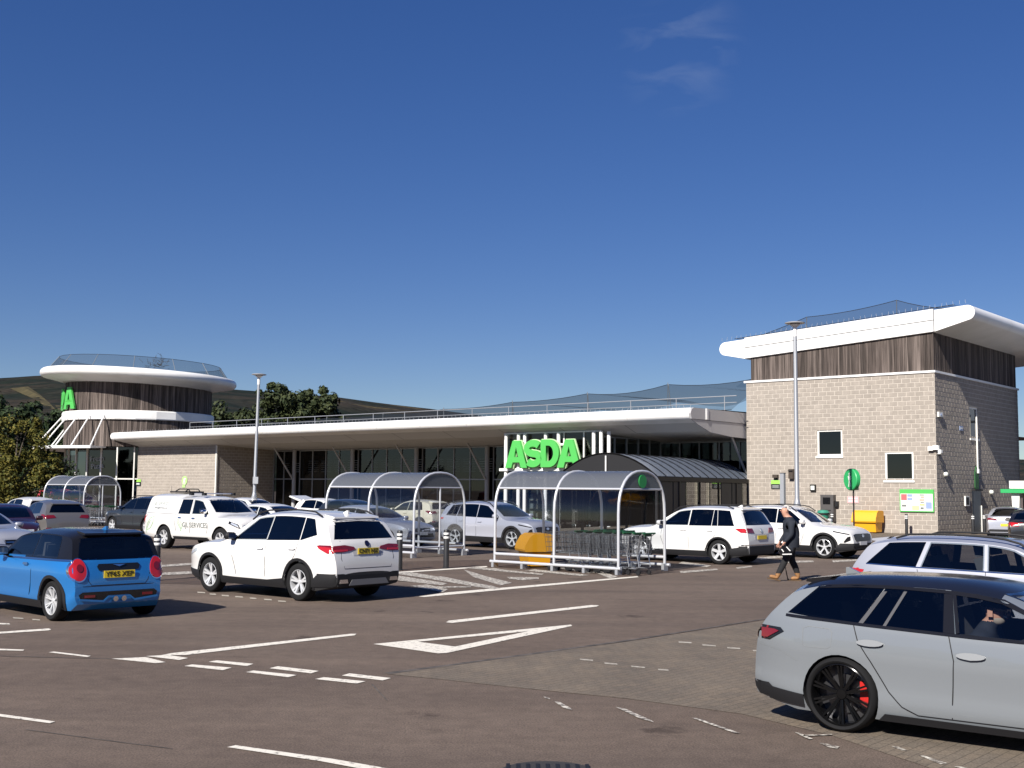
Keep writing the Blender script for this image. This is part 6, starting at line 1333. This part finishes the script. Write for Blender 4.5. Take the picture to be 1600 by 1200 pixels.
# lobby displays
for k, (x, c) in enumerate(((-23.6, 'tan'), (-22.0, 'gold'), (-20.3, 'red'), (-18.6, 'tan'))):
    t = thing('display_stand', ['pale wooden produce stand behind the porch glass at its far end', 'produce stand with golden boxes behind the porch glass', 'stand with reddish boxes behind the porch glass', 'pale produce stand at the near end of the porch'][k], 'stand', BW(x, -2.6 + .3 * k, 0), BRZ, 'stands inside the porch')
    for z in (.4, .9, 1.4): obj('shelf', MB().bx(-.6, .6, -.3, .3, z, z + .04), PC['tan'], t)
    for xx in (-.6, .56): obj('upright', MB().bx(xx, xx + .04, -.3, .3, 0, 1.7), M_STEEL, t)
    R5 = random.Random(k)
    for z in (.44, .94, 1.44):
        for j in range(4):
            h = R5.uniform(.18, .34); obj('carton', MB().bx(-.55 + j * .28, -.31 + j * .28, -.26, .2, z, z + h), R5.choice([PC[c], PC['grey'], PC['tan'], M_PAPER]), t)
# ---------------------------------------------------------------- people
M_SKIN = mat('skin', (.52, .27, .19), .55); M_HAIR = mat('grey_hair', (.50, .47, .44), .8); M_NAVY = mat('navy_cloth', (.012, .016, .026), .85); M_TROU = mat('black_cloth', (.010, .010, .012), .85); M_BOOT = mat('tan_boot', (.28, .14, .055), .7)
def skin_body(name, V, E, parent, assign, mats, sub=2):
    me = bpy.data.meshes.new(name); me.from_pydata([v[:3] for v in V], E, []); o = bpy.data.objects.new(name, me); COL.objects.link(o)
    sk = o.modifiers.new('s', 'SKIN'); ss = o.modifiers.new('u', 'SUBSURF'); ss.levels = sub; ss.render_levels = sub
    for i, v in enumerate(V):
        r = v[3]; me.skin_vertices[0].data[i].radius = r if isinstance(r, tuple) else (r, r); me.skin_vertices[0].data[i].use_root = (i == 0)
    dg = bpy.context.evaluated_depsgraph_get(); m2 = bpy.data.meshes.new_from_object(o.evaluated_get(dg)); bpy.data.objects.remove(o)
    m2.materials.clear(); [m2.materials.append(m) for m in mats]
    for p in m2.polygons: p.material_index = assign(p.center); p.use_smooth = True
    r = bpy.data.objects.new(name, m2); COL.objects.link(r); r.parent = parent; return r
def hand(V, E, wrist_i, w, d, s):
    """palm and five fingers from wrist position w along d (unit), s = side vector"""
    w = Vector(w); d = Vector(d).normalized(); s = Vector(s).normalized(); n = d.cross(s)
    V.append((*(w + d * .05), (.034, .02))); p = len(V) - 1; E.append((wrist_i, p)); V.append((*(w + d * .085), (.038, .018))); k = len(V) - 1; E.append((p, k))
    for j, (off, ln) in enumerate(((-.03, .07), (-.01, .082), (.011, .078), (.031, .06))):
        a = w + d * .105 + s * off; b = a + d * ln * .55 + n * .012; c = b + d * ln * .25 + n * .03; i0 = len(V); V.extend([(*a, .0095), (*b, .009), (*c, .008)]); E.extend([(k, i0), (i0, i0 + 1), (i0 + 1, i0 + 2)])
    a = w + d * .06 - s * .042 + n * .01; b = a + d * .035 - s * .008 + n * .02; i0 = len(V); V.extend([(*a, .0105), (*b, .009)]); E.extend([(p, i0), (i0, i0 + 1)])
def walker():
    pos = gp(1238, 908); t = thing('person', 'man in dark jacket and tan boots walking with a cane and carrying a striped bag', 'person', (pos.x, pos.y, 0), radians(176))
    V = [(0, 0, .92, (.185, .175)), (.0, 0, 1.06, (.20, .19)), (.02, 0, 1.22, (.21, .20)), (.05, 0, 1.37, (.20, .18)), (.09, 0, 1.47, (.10, .10)), (.125, 0, 1.53, .072), (.15, 0, 1.585, (.085, .085)), (.155, 0, 1.655, (.098, .098)), (.14, 0, 1.715, (.08, .08))]
    E = [(i, i + 1) for i in range(8)]
    def leg(s, kx, kz, ax, az, tx, tz):
        i = len(V); V.extend([(.0, s * .10, .86, .125), (kx * .5, s * .10, (.86 + kz) / 2, .108), (kx, s * .10, kz, .086), ((kx + ax) / 2 - .015, s * .10, (kz + az) / 2 + .02, .080), (ax, s * .10, az, .064), (ax + (tx - ax) * .05 + .0, s * .10, az - .055 + (.0), .048), ((ax + tx) / 2 + .02, s * .105, (az + tz) / 2 - .02, .048), (tx, s * .11, tz, .036)])
        E.extend([(0, i)] + [(i + k, i + k + 1) for k in range(7)])
    leg(1, .17, .50, .36, .135, .55, .12); leg(-1, .0, .49, -.15, .12, .02, .045)
    def arm(s, e, wv, hd, sd):
        i = len(V); V.extend([(.05, s * .18, 1.39, .09), (.045, s * .225, 1.31, .08), e + (.066,), ((e[0] + wv[0]) / 2, (e[1] + wv[1]) / 2, (e[2] + wv[2]) / 2, .055), wv + (.034,)]); E.extend([(3, i)] + [(i + k, i + k + 1) for k in range(4)]); hand(V, E, i + 4, wv, hd, sd)
    arm(-1, (.08, -.26, 1.10), (.24, -.22, .92), (.35, 0, -.8), (.8, 0, .35)); arm(1, (.05, .27, 1.10), (.22, .25, .90), (.45, 0, -.8), (.8, 0, .4))
    def asg(c):
        if c.z > 1.50: return 0
        if c.z < .185 : return 3
        if c.z < .92 and abs(c.y) < .19: return 2
        if abs(c.y) > .15 and c.z < .92 and c.x > .19: return 0
        return 1
    b = skin_body('body', V, E, t, asg, [M_SKIN, M_NAVY, M_TROU, M_BOOT], 3)
    j = MB(); j.lathe([(.185, .79), (.20, .88), (.205, 1.0), (.18, 1.14)], 20, Matrix(((.95, 0, 0), (0, 1.08, 0), (0, 0, 1)))); j.v = [(a + .01 + (c - .8) * .05, b_, c) for a, b_, c in j.v]; obj('jacket_hem', j, M_NAVY, t, 60)
    h = MB()
    for i in range(7):
        th = radians(4 + 13 * i); r = .096 * cos(th)
        for k in range(16): a = 2 * pi * k / 16; h.v.append((.135 + r * 1.08 * cos(a) - .012, r * 1.0 * sin(a), 1.665 + .118 * sin(th)))
    h.f = [(i * 16 + k, i * 16 + (k + 1) % 16, (i + 1) * 16 + (k + 1) % 16, (i + 1) * 16 + k) for i in range(6) for k in range(16) if not (i < 3 and (k < 4 or k > 11))]; h.m = [0] * len(h.f); obj('hair', h, M_HAIR, t, 60)
    hd = MB(); hd.lathe([(.001, -.012), (.018, -.006), (.02, .006), (.001, .016)], 8); obj('nose', hd, M_SKIN, t, 60, (.252, 0, 1.645))
    for s in (-1, 1):
        e = MB(); e.box((.135, s * .088, 1.65), (.035, .014, .055)); obj('ear', e, M_SKIN, t); e = MB(); e.box((.238, s * .032, 1.668), (.01, .022, .01)); obj('eye', e, M_BLACK, t)
    m = MB(); m.box((.236, 0, 1.605), (.012, .045, .008)); obj('mouth', m, mat('lip', (.35, .12, .1), .6), t)
    for s, (x, z, tx, tz) in ((1, (.36, .10, .57, .10)), (-1, (-.15, .05, .05, .03))):
        so_ = MB(); q = atan2(tz - z, tx - x); so_.box(((x + tx) / 2 - .02, s * .105, (z + tz) / 2 - .055 + (.0 if s > 0 else .02)), (.30, .095, .028), Matrix.Rotation(-q - (.18 if s > 0 else 0), 3, 'Y')); obj('boot_sole', so_, mat('sole', (.10, .06, .03), .8), t)
    # things he holds
    d = Vector((cos(radians(176)), sin(radians(176)), 0)); lft = Vector((-d.y, d.x, 0)); base = Vector((pos.x, pos.y, 0))
    c = thing('walking_cane', 'thin dark walking cane held by the walking man', 'cane', base + d * .06 - lft * .24, radians(176)); obj('shaft', MB().tube([(.0, 0, 0), (.17, 0, .84)], .012, 8), M_BLACK, c); obj('grip', MB().tube([(.10, 0, .85), (.16, 0, .865), (.24, 0, .845)], .016, 8), M_BLACK, c); obj('ferrule', MB().lathe([(.018, 0), (.018, .04), (.001, .045)], 10), M_TYRE, c)
    g = thing('carried_bag', 'small black and white striped bag in the walking man\'s hand', 'bag', base + d * .20 + lft * .31 + Vector((0, 0, .60)), radians(176)); g.scale = (.8, .8, .8); 
    bg_ = [(-.20, .02), (.10, .0), (.20, .12), (.10, .30), (-.02, .31), (-.16, .2)]
    obj('pouch', MB().prism(bg_, lambda a, b, dd: (a, dd, b), -.05, .05), M_TRIM, g)
    for k, (p0, p1) in enumerate((((-.17, .06), (.10, .05)), ((-.13, .15), (-.02, .27)), ((.06, .12), (.12, .20)))): obj('stripe', MB().prism(strip([p0, p1], .028), lambda a, b, dd: (a, dd, b), .05, .056), M_BAND, g)
    obj('strap', MB().tube([(-.02, 0, .30), (.02, 0, .38), (.08, 0, .30)], .010, 6), M_BLACK, g)
walker()
def driver(carroot):
    """sits in the pale estate: world position from the car's frame"""
    M = Matrix.Translation(carroot.location) @ Matrix.Rotation(carroot.rotation_euler.z, 4, 'Z') @ Matrix.Scale(.945, 4)
    t = thing('person', 'bearded man in dark cap and sunglasses at the wheel of the pale estate', 'person', (M @ Vector((1.25, -.50, .43))), carroot.rotation_euler.z); t.scale = (1.05, 1.05, 1.05)
    V = [(0, 0, .02, (.17, .15)), (-.05, 0, .18, (.18, .13)), (-.08, 0, .34, (.19, .125)), (-.065, 0, .45, (.15, .11)), (-.03, 0, .525, (.085, .085)), (.0, 0, .57, .062), (.03, 0, .60, (.062, .072)), (.04, 0, .66, (.078, .096)), (.025, 0, .72, (.066, .082))]
    E = [(i, i + 1) for i in range(8)]
    for s in (-1, 1):
        i = len(V); V.extend([(-.07, s * .17, .41, .07), (-.02, s * .23, .30, .058), (.10, s * .25, .17, .05), (.28, s * .20, .26, .038), (.38, s * .15, .31, .028)]); E.extend([(3, i)] + [(i + k, i + k + 1) for k in range(4)]); hand(V, E, i + 4, (.38, s * .15, .31), (.8, 0, .5), (0, 1, 0))
        i = len(V); V.extend([(.1, s * .1, .0, .09), (.42, s * .12, .06, .075), (.5, s * .12, -.2, .055)]); E.extend([(0, i), (i, i + 1), (i + 1, i + 2)])
    def asg(c):
        if c.z > .585: return 0
        if c.x > .37 and c.z > .2: return 0
        return 1
    skin_body('body', V, E, t, asg, [M_SKIN, M_NAVY], 3)
    h = MB()
    for i in range(7):
        th = radians(2 + 14 * i); r = .105 * cos(th)
        for k in range(18): a = 2 * pi * k / 18; h.v.append((.035 + r * 1.04 * cos(a), r * .90 * sin(a), .695 + .095 * sin(th)))
    h.f = [(i * 18 + k, i * 18 + (k + 1) % 18, (i + 1) * 18 + (k + 1) % 18, (i + 1) * 18 + k) for i in range(6) for k in range(18)]; h.m = [0] * len(h.f); obj('cap', h, M_TROU, t, 60)
    pk2 = MB(); pk2.prism([(.10, -.075), (.19, -.06), (.215, 0), (.19, .06), (.10, .075)], lambda a, b, d: (a, b, d), .690, .702); obj('cap_peak', pk2, M_TROU, t)
    for s in (-1, 1):
        g = MB(); g.box((.132, s * .036, .674), (.016, .05, .034)); g.box((.07, s * .086, .68), (.13, .008, .014)); obj('sunglasses', g, M_TRIM, t)
        e = MB(); e.box((.02, s * .089, .655), (.04, .016, .06)); obj('ear', e, M_SKIN, t)
    g = MB(); g.lathe([(.001, -.014), (.02, -.008), (.02, .008), (.001, .03)], 8); obj('nose', g, M_SKIN, t, 60, (.14, 0, .645))
    bd_ = MB(); bd_.lathe([(.001, -.060), (.040, -.052), (.060, -.030), (.064, -.004), (.060, .004)], 16, Matrix(((1.0, 0, 0), (0, .98, 0), (0, 0, 1)))); obj('beard', bd_, mat('beard_grey', (.30, .25, .21), .9), t, 60, (.050, 0, .612))
    m = MB(); m.box((.13, 0, .615), (.014, .05, .012)); obj('mouth', m, MATS['lip'], t)
    m = MB(); m.box((.118, 0, .628), (.03, .07, .014)); obj('moustache', m, M_HAIR, t)
    cf = MB(); cf.box((.36, -.15, .295), (.05, .075, .075), Matrix.Rotation(-.5, 3, 'Y')); obj('checked_cuff', cf, mat('red_check', (.45, .08, .08), .8), t)
# ---------------------------------------------------------------- trees
def leaf_mat(name, c1, c2):
    m = mat(name, c1, .7, 0, .25); N, K, b = nodes(m); g = N.new('ShaderNodeNewGeometry'); r = N.new('ShaderNodeValToRGB'); r.color_ramp.elements[0].color = (*c1, 1); r.color_ramp.elements[1].color = (*c2, 1); K.new(g.outputs['Random Per Island'], r.inputs[0]); K.new(r.outputs[0], b.inputs['Base Color'])
    b.inputs['Transmission Weight'].default_value = 0
    return m
M_BARK = mat('bark', (.07, .055, .04), .9); vary(M_BARK, (.05, .04, .03), (.11, .09, .07), 6, 5)
def tree(name, label, pos, h, blobs, n, lm, leaf=.22, trunk=.2, seed=1, cat='tree', group='trees around the shop'):
    """blobs: (dx, dy, z, rx, rz) clumps filling the crown"""
    R = random.Random(seed); t = thing(name, label, cat, pos, 0, group); tr = MB()
    tr.tube([(0, 0, -.05), (.05, 0, h * .25), (-.04, .05, h * .5), (.03, 0, h * .8)], [trunk, trunk * .8, trunk * .55, trunk * .2], 8)
    for b in blobs: tr.tube([(0, 0, max(.2, b[2] * .55)), (b[0] * .5, b[1] * .5, b[2] * .8), (b[0], b[1], b[2])], [trunk * .4, trunk * .28, trunk * .1], 6)
    obj('trunk', tr, M_BARK, t, 50)
    sub = []
    tot = sum(b[3] * b[3] * b[4] for b in blobs)
    for b in blobs:
        k = max(5, int(46 * b[3] * b[3] * b[4] / tot * len(blobs) ** .5))
        for _ in range(k):
            d = Vector((R.gauss(0, 1), R.gauss(0, 1), R.gauss(0, 1))).normalized() * R.uniform(.45, 1.0) ** .6
            sub.append((b[0] + d.x * b[3], b[1] + d.y * b[3], b[2] + d.z * b[4], R.uniform(.16, .36) * b[3]))
    m = MB(); per = max(8, n // len(sub))
    for sx, sy, sz, sr in sub:
        for _ in range(per):
            d = Vector((R.gauss(0, 1), R.gauss(0, 1), R.gauss(0, 1))).normalized(); q = Vector((sx, sy, sz)) + d * sr * R.uniform(.5, 1.12)
            if q.z < .1: continue
            nrm = (d + Vector((R.uniform(-.7, .7), R.uniform(-.7, .7), R.uniform(-.3, .9)))).normalized(); a = nrm.orthogonal().normalized(); a = a * cos(R.random() * 6.28) + nrm.cross(a) * sin(R.random() * 6.28); a.normalize(); bb = nrm.cross(a); l = leaf * R.uniform(.6, 1.3)
            i = len(m.v); m.v += [tuple(q - a * l * .5), tuple(q + bb * l * .28), tuple(q + a * l * .5), tuple(q - bb * l * .28)]; m.f.append((i, i + 1, i + 2, i + 3))
    m.m = [0] * len(m.f); obj('crown', m.mesh('crown'), lm, t); return t
def wpos(px, D): return Vector(((px - 800) / F * D, D, 0))
M_LY = leaf_mat('leaf_yellow_green', (.045, .055, .010), (.14, .115, .018)); M_LD = leaf_mat('leaf_dark', (.012, .024, .010), (.035, .055, .018)); M_LB = leaf_mat('leaf_deep', (.018, .03, .012), (.05, .06, .02))
tree('broadleaf_tree', 'yellowing leafy tree at the left edge', wpos(28, 72), 6.4, [(0, 0, 4.6, 1.9, 1.5), (-1.3, .3, 3.6, 1.7, 1.6), (1.2, -.2, 3.3, 1.6, 1.7), (.3, -.6, 2.2, 2.0, 1.6), (-1.2, -.4, 1.6, 1.8, 1.5), (.5, .2, 5.5, 1.0, .9), (1.9, .2, 2.0, 1.1, 1.4)], 15000, M_LY, .20, .16, 2)
tree('dark_shrub', 'dark green shrub between the yellowing tree and the round tower', wpos(82, 82), 4.2, [(0, 0, 2.6, 1.6, 1.6), (.8, .2, 1.6, 1.4, 1.4), (-.9, .2, 1.9, 1.4, 1.6), (.2, 0, 3.6, .9, .9)], 7000, M_LD, .22, .1, 5, 'shrub')
tree('dark_tree', 'dark wooded tree behind the yellowing tree', wpos(20, 125), 12, [(0, 0, 8.2, 4.4, 3.2), (-4.5, 0, 7.5, 4.2, 3.4), (4.2, 1, 7.0, 3.6, 3.0), (0, 0, 4, 5, 3.5), (6.0, 0, 4.6, 3, 3)], 12000, M_LD, .55, .4, 6)
tree('dark_tree', 'dark tree just left of the round tower, behind its struts', wpos(92, 128), 10, [(0, 0, 6.4, 3.4, 3.0), (2.6, 0, 5.4, 3.0, 2.8), (-2.2, 0, 4.4, 3.0, 3.2), (.4, 0, 8.6, 1.9, 1.6)], 9000, M_LD, .5, .35, 8)
tree('dark_tree', 'dark tree right behind the round tower', wpos(346, 165), 14.5, [(0, 0, 10.5, 3.2, 3.0), (-2.5, 0, 9, 3, 3), (2.4, 0, 9.4, 2.6, 2.8)], 8000, M_LB, .6, .35, 9)
tree('dark_tree', 'rounded dark tree above the roof beside the lamp post', wpos(446, 168), 17, [(0, 0, 12.3, 3.9, 3.6), (-1.6, 0, 14.4, 2.6, 2.4), (1.9, .3, 14.2, 2.4, 2.3), (-3.2, 0, 10.5, 2.6, 2.6)], 11000, M_LB, .6, .4, 10)
tree('dark_tree', 'dark tree above the roof, rightmost of the pair', wpos(497, 170), 16.5, [(0, 0, 12.0, 3.4, 3.6), (.2, 0, 14.6, 2.3, 2.2), (2.2, .3, 10.6, 2.4, 2.6), (-1.6, 0, 13, 2.4, 2.6)], 11000, M_LB, .6, .4, 11)
tree('dark_tree', 'dark tree above the roof joining the hill and the round tower', wpos(392, 172), 14.0, [(0, 0, 9.6, 3.6, 3.4), (2, 0, 10, 3, 3)], 7000, M_LB, .6, .35, 12)
# woodland behind the photographer, mirrored in the glass
def wood_bank():
    R = random.Random(21); m = MB()
    for k in range(3600):
        a = radians(R.uniform(188, 352)); r = R.uniform(46, 62); base = 7 + 3.5 * sin(a * 9) + 2 * sin(a * 23 + 1); z = base * R.random() ** .7
        c = Vector((r * cos(a), r * sin(a), z)); s = R.uniform(.9, 1.9); n = Vector((R.gauss(0, 1), R.gauss(0, 1), R.gauss(0, 1))).normalized(); u = n.orthogonal().normalized(); v = n.cross(u)
        i = len(m.v); m.v += [tuple(c - u * s), tuple(c + v * s * .8), tuple(c + u * s), tuple(c - v * s * .8)]; m.f.append((i, i + 1, i + 2, i + 3))
    m.m = [0] * len(m.f); o = obj('woodland', m.mesh('woodland'), M_LD); o['kind'] = 'stuff'; o['label'] = 'dark woodland bank across the road behind the viewer'
wood_bank()
# ---------------------------------------------------------------- parked and passing cars
P_WHITE = paint('paint_white', (.69, .68, .665)); P_BLUE = paint('paint_blue', (.018, .18, .50), .3, .28); P_PALE = paint('paint_pale_grey', (.172, .187, .203), .0, .22); P_SILV = paint('paint_silver', (.42, .43, .48), .35, .3); P_GREY = paint('paint_grey', (.19, .18, .175), .5, .32); P_DGREY = paint('paint_dark_grey', (.028, .034, .044), .3, .3); P_RED = paint('paint_red', (.42, .03, .03)); P_MAROON = paint('paint_maroon', (.03, .008, .014), .2); P_CREAM = paint('paint_cream', (.62, .57, .44)); P_BLACK = paint('paint_black', (.01, .01, .012)); P_LILAC = paint('paint_lilac_silver', (.40, .41, .47), .2)
UL = -EX
def rails(root, B, bvh, pm):
    for s in (-1, 1):
        pts = [(x, s * (B.y(x, B.ztop(x) - .085) - .06), B.ztop(x) - .012) for x in [-.35 + 2.0 * k / 10 for k in range(11)]]; pts = [(x, y, z + (.03 if 0 < i < 10 else -.02)) for i, (x, y, z) in enumerate(pts)]; obj('roof_rail', MB().tube(pts, .017, 6), M_BLACK, root, 50)
def fin(x, z): 
    def f(root, B, bvh, pm): obj('antenna_fin', MB().prism([(x + .09, 0), (x - .09, 0), (x - .09, .065), (x - .06, .065)], lambda a, b, d: (a, d, b + B.ztop(x) - .012), -.02, .02), pm, root)
    return f
def spoiler(x, hw, m=None):
    def f(root, B, bvh, pm):
        z = B.ztop(x); obj('roof_spoiler', MB().prism([(x + .18, z - .005 + (B.ztop(x + .18) - z)), (x - .10, z - .005), (x - .11, z - .035), (x + .05, z - .05)], lambda a, b, d: (a, d, b), -hw, hw), m or pm, root)
    return f
S['mg']['extra'] = [rails, fin(-.25, 0), spoiler(-.47, .56)]; S['mini']['extra'] = [fin(-.02, 0), spoiler(-.26, .50, M_TRIM)]; S['bmw']['extra'] = [spoiler(-.40, .50, M_TRIM), fin(-.2, 0)]; S['skoda']['extra'] = [rails, spoiler(-.68, .5)]; S['tiguan']['extra'] = [rails, spoiler(-.5, .56), fin(-.2, 0)]; S['tucson']['extra'] = [rails, spoiler(-.5, .56)]; S['puma']['extra'] = [spoiler(-.4, .5)]; S['fastback']['extra'] = []; S['saloon']['extra'] = []
def sidetext(root, bvh, txt, x, z, size, m, s=-1, off=.006):
    t = text_mesh(txt, size, .001); 
    for v in t.vertices:
        a, b = v.co.x, v.co.y; h = bvh.ray_cast(Vector((x + a * (-s), s * 6, z + b)), Vector((0, -s, 0))); v.co = (h[0] + h[1] * (off + v.co.z)) if h[0] is not None else Vector((x, s, z))
    return obj('door_lettering', t, m, root)
def pick_extra(root, B, bvh, pm):
    gy = mat('lettering_grey', (.10, .12, .11), .6); lm = mat('leaf_outline', (.24, .46, .20), .6)
    sidetext(root, bvh, 'GJL SERVICES', 1.75, .82, .235, gy); sidetext(root, bvh, 'GJL SERVICES', -.35, 1.50, .15, mat('lettering_pale', (.30, .34, .32), .6)); sidetext(root, bvh, 'www.gjlservices.co.uk', -.30, 1.36, .085, gy)
    for lp_ in (strip([(-1.08, .62), (-.98, .80), (-.80, 1.0), (-.55, 1.08), (-.62, .86), (-.78, .68), (-.98, .60), (-1.08, .62)], .022), strip([(-1.05, .5), (-.98, .70), (-.76, .94)], .018), strip([(.95, .70), (.82, .86), (.80, 1.0), (.98, .92), (1.06, .78), (.95, .62)], .018), strip([(1.0, .6), (.95, .78), (.84, .96)], .014)):
        m = patch(bvh, 'R', lp_, .006, .08, 0); m.materials.append(lm); obj('leaf_graphic', m, None, root)
    for x in (1.05, 1.75):
        obj('roof_bar', MB().tube([(x, -.62, 1.80), (x, -.55, 1.86), (x, .55, 1.86), (x, .62, 1.80)], .02, 6), M_CHROME, root)
        for s in (-1, 1): obj('bar_clamp', MB().box((x, s * .58, 1.84), (.16, .09, .09)), M_BLACK, root)
    lb_ = MB(); lb_.box((-.05, 0, 1.90), (.9, .75, .05)); obj('roof_rack', lb_, M_BLACK, root); lb_ = MB(); lb_.tube([(-.4, -.2, 1.93), (-.2, -.2, 2.0), (.3, -.2, 2.0), (.4, -.2, 1.93)], .02, 6); lb_.tube([(-.4, .2, 1.93), (-.2, .2, 2.0), (.3, .2, 2.0), (.4, .2, 1.93)], .02, 6); obj('ladder_rack', lb_, M_BLACK, root)
    obj('aerial', MB().tube([(-.5, -.3, 1.84), (-.52, -.3, 2.1)], .006, 5), M_BLACK, root)
S['pickup']['extra'] = [pick_extra]
def g2(px, py): q = gp(px, py); return (q.x, q.y)
car('hatchback_car', 'blue three door hatchback with black roof at the left edge', S['mini'], P_BLUE, g2(83, 970), (-.72, .69), (0, .78), plate='YF65 XEP', mirror_mat=M_TRIM)
car('suv_car', 'white SUV with a yellow plate parked in the foreground between two bollards', S['mg'], P_WHITE, g2(468, 939), (-.765, .645), (0, .86), plate='CN71 NJZ', mirror_mat=M_BLACK)
bm_ = car('estate_car', 'pale grey estate with black alloy wheels and a man driving', S['bmw'], P_PALE, g2(1318, 1143), (.79, -.61), (0, -.86), plate='-'); bm_.scale = (.945, .945, .945); _q = Matrix.Rotation(bm_.rotation_euler.z, 3, 'Z') @ Vector((0, -.86, 0)); bm_.location += _q * .055
car('estate_car', 'silver estate behind the pale grey estate', S['skoda'], P_SILV, (5.2, 18.3), (.78, -.625), (-1.0, -.85))
car('suv_car', 'white SUV seen from its side, half behind the nearest trolley shelter', S['tiguan'], P_WHITE, g2(1125, 882), UL, (0, .82), plate='-')
car('suv_car', 'white SUV facing the block tower, behind the walking man', S['tucson'], P_WHITE, g2(1289, 873), EX, (2.68, -.83), mirror_mat=P_WHITE)
car('pickup_truck', 'white pickup with a white canopy and green leaf graphics', S['pickup'], P_WHITE, g2(258, 857), (.77, -.64), (0, -.83), cat='pickup', mirror_mat=M_CHROME)
car('hatchback_car', 'grey crossover with dark rear window behind the blue hatchback', S['puma'], P_GREY, ((112 - 800) / F * 44, 44), (-.62, .785), (-.7, 0))
sp_m = dict(S['saloon']); sp_m['name'] = 'saloon'
car('saloon_car', 'dark maroon car facing us at the left edge with a white plate', S['saloon'], P_MAROON, ((26 - 800) / F * 38, 38), (.45, -.89), (3.5, 0))
car('hatchback_car', 'white hatchback roof showing behind the dark maroon car', S['puma'], P_WHITE, ((48 - 800) / F * 55, 55), (-.70, .70), (1.2, 0))
car('saloon_car', 'silver car nose cut off by the left edge above the blue bonnet', S['saloon'], P_SILV, ((21 - 800) / F * 31, 31), (.80, -.60), (3.5, -.3))
car('suv_car', 'dark grey SUV beside the white pickup near the far shelter', S['tiguan'], P_DGREY, ((183 - 800) / F * 53, 53), UL, (2.68, .82))
S['redpick'] = dict(S['pickup']); S['redpick'].update(name='redpick', extra=[]); 
car('pickup_truck', 'red pickup seen through the farthest trolley shelter', S['redpick'], P_RED, ((118 - 800) / F * 76, 76), (.80, -.60), (1.6, 0), cat='pickup')
car('hatchback_car', 'white hatchback half hidden by the pickup bonnet', S['puma'], P_WHITE, ((402 - 800) / F * 60, 60), (.80, -.60), (1.2, 0))
car('saloon_car', 'white saloon roof right behind the foreground white SUV', S['saloon'], P_WHITE, ((438 - 800) / F * 46, 46), (.80, -.60), (1.2, 0))
hb = car('hatchback_car', 'white hatchback with its tailgate raised near the shop glass', S['puma'], P_WHITE, ((520 - 800) / F * 61, 61), (.80, -.60), (1.2, 0))
tg = MB(); tg.prism([(-.40, 1.44), (-1.25, 1.66), (-1.35, 1.60), (-.52, 1.36)], lambda a, b, d: (a, d, b), -.56, .56); obj('raised_tailgate', tg, P_WHITE, hb, 30)
car('saloon_car', 'grey saloon facing right, seen through the middle trolley shelter', S['saloon'], P_SILV, ((592 - 800) / F * 44, 44), (.78, -.62), (1.3, 0))
car('hatchback_car', 'dark hatchback roof behind the grey saloon', S['puma'], P_DGREY, ((562 - 800) / F * 57, 57), (.80, -.60), (1.2, 0))
car('suv_car', 'cream SUV seen through the end of the middle trolley shelter', S['puma'], P_CREAM, g2(657, 831), UL, (0, .80))
car('suv_car', 'lilac silver SUV between the two nearest trolley shelters', S['tucson'], P_LILAC, g2(712, 854), EX, (0, -.85))
car('fastback_car', 'silver fastback seen from behind near the dark tower side', S['fastback'], P_SILV, (23.1, 55.5), (.42, .907), (-.98, 0), plate='-')
car('saloon_car', 'black saloon cut off by the right edge', S['saloon'], P_BLACK, (20.75, 47.5), (.42, .907), (-1.1, 0), plate='-')
driver(bm_)
# red brake callipers inside the dark wheels
for x in (0, 2.857):
    cl = MB(); cl.box((x + .20, -.80, .36), (.09, .07, .22)); obj('brake_calliper', cl, mat('calliper_red', (.45, .015, .012), .4), bm_)
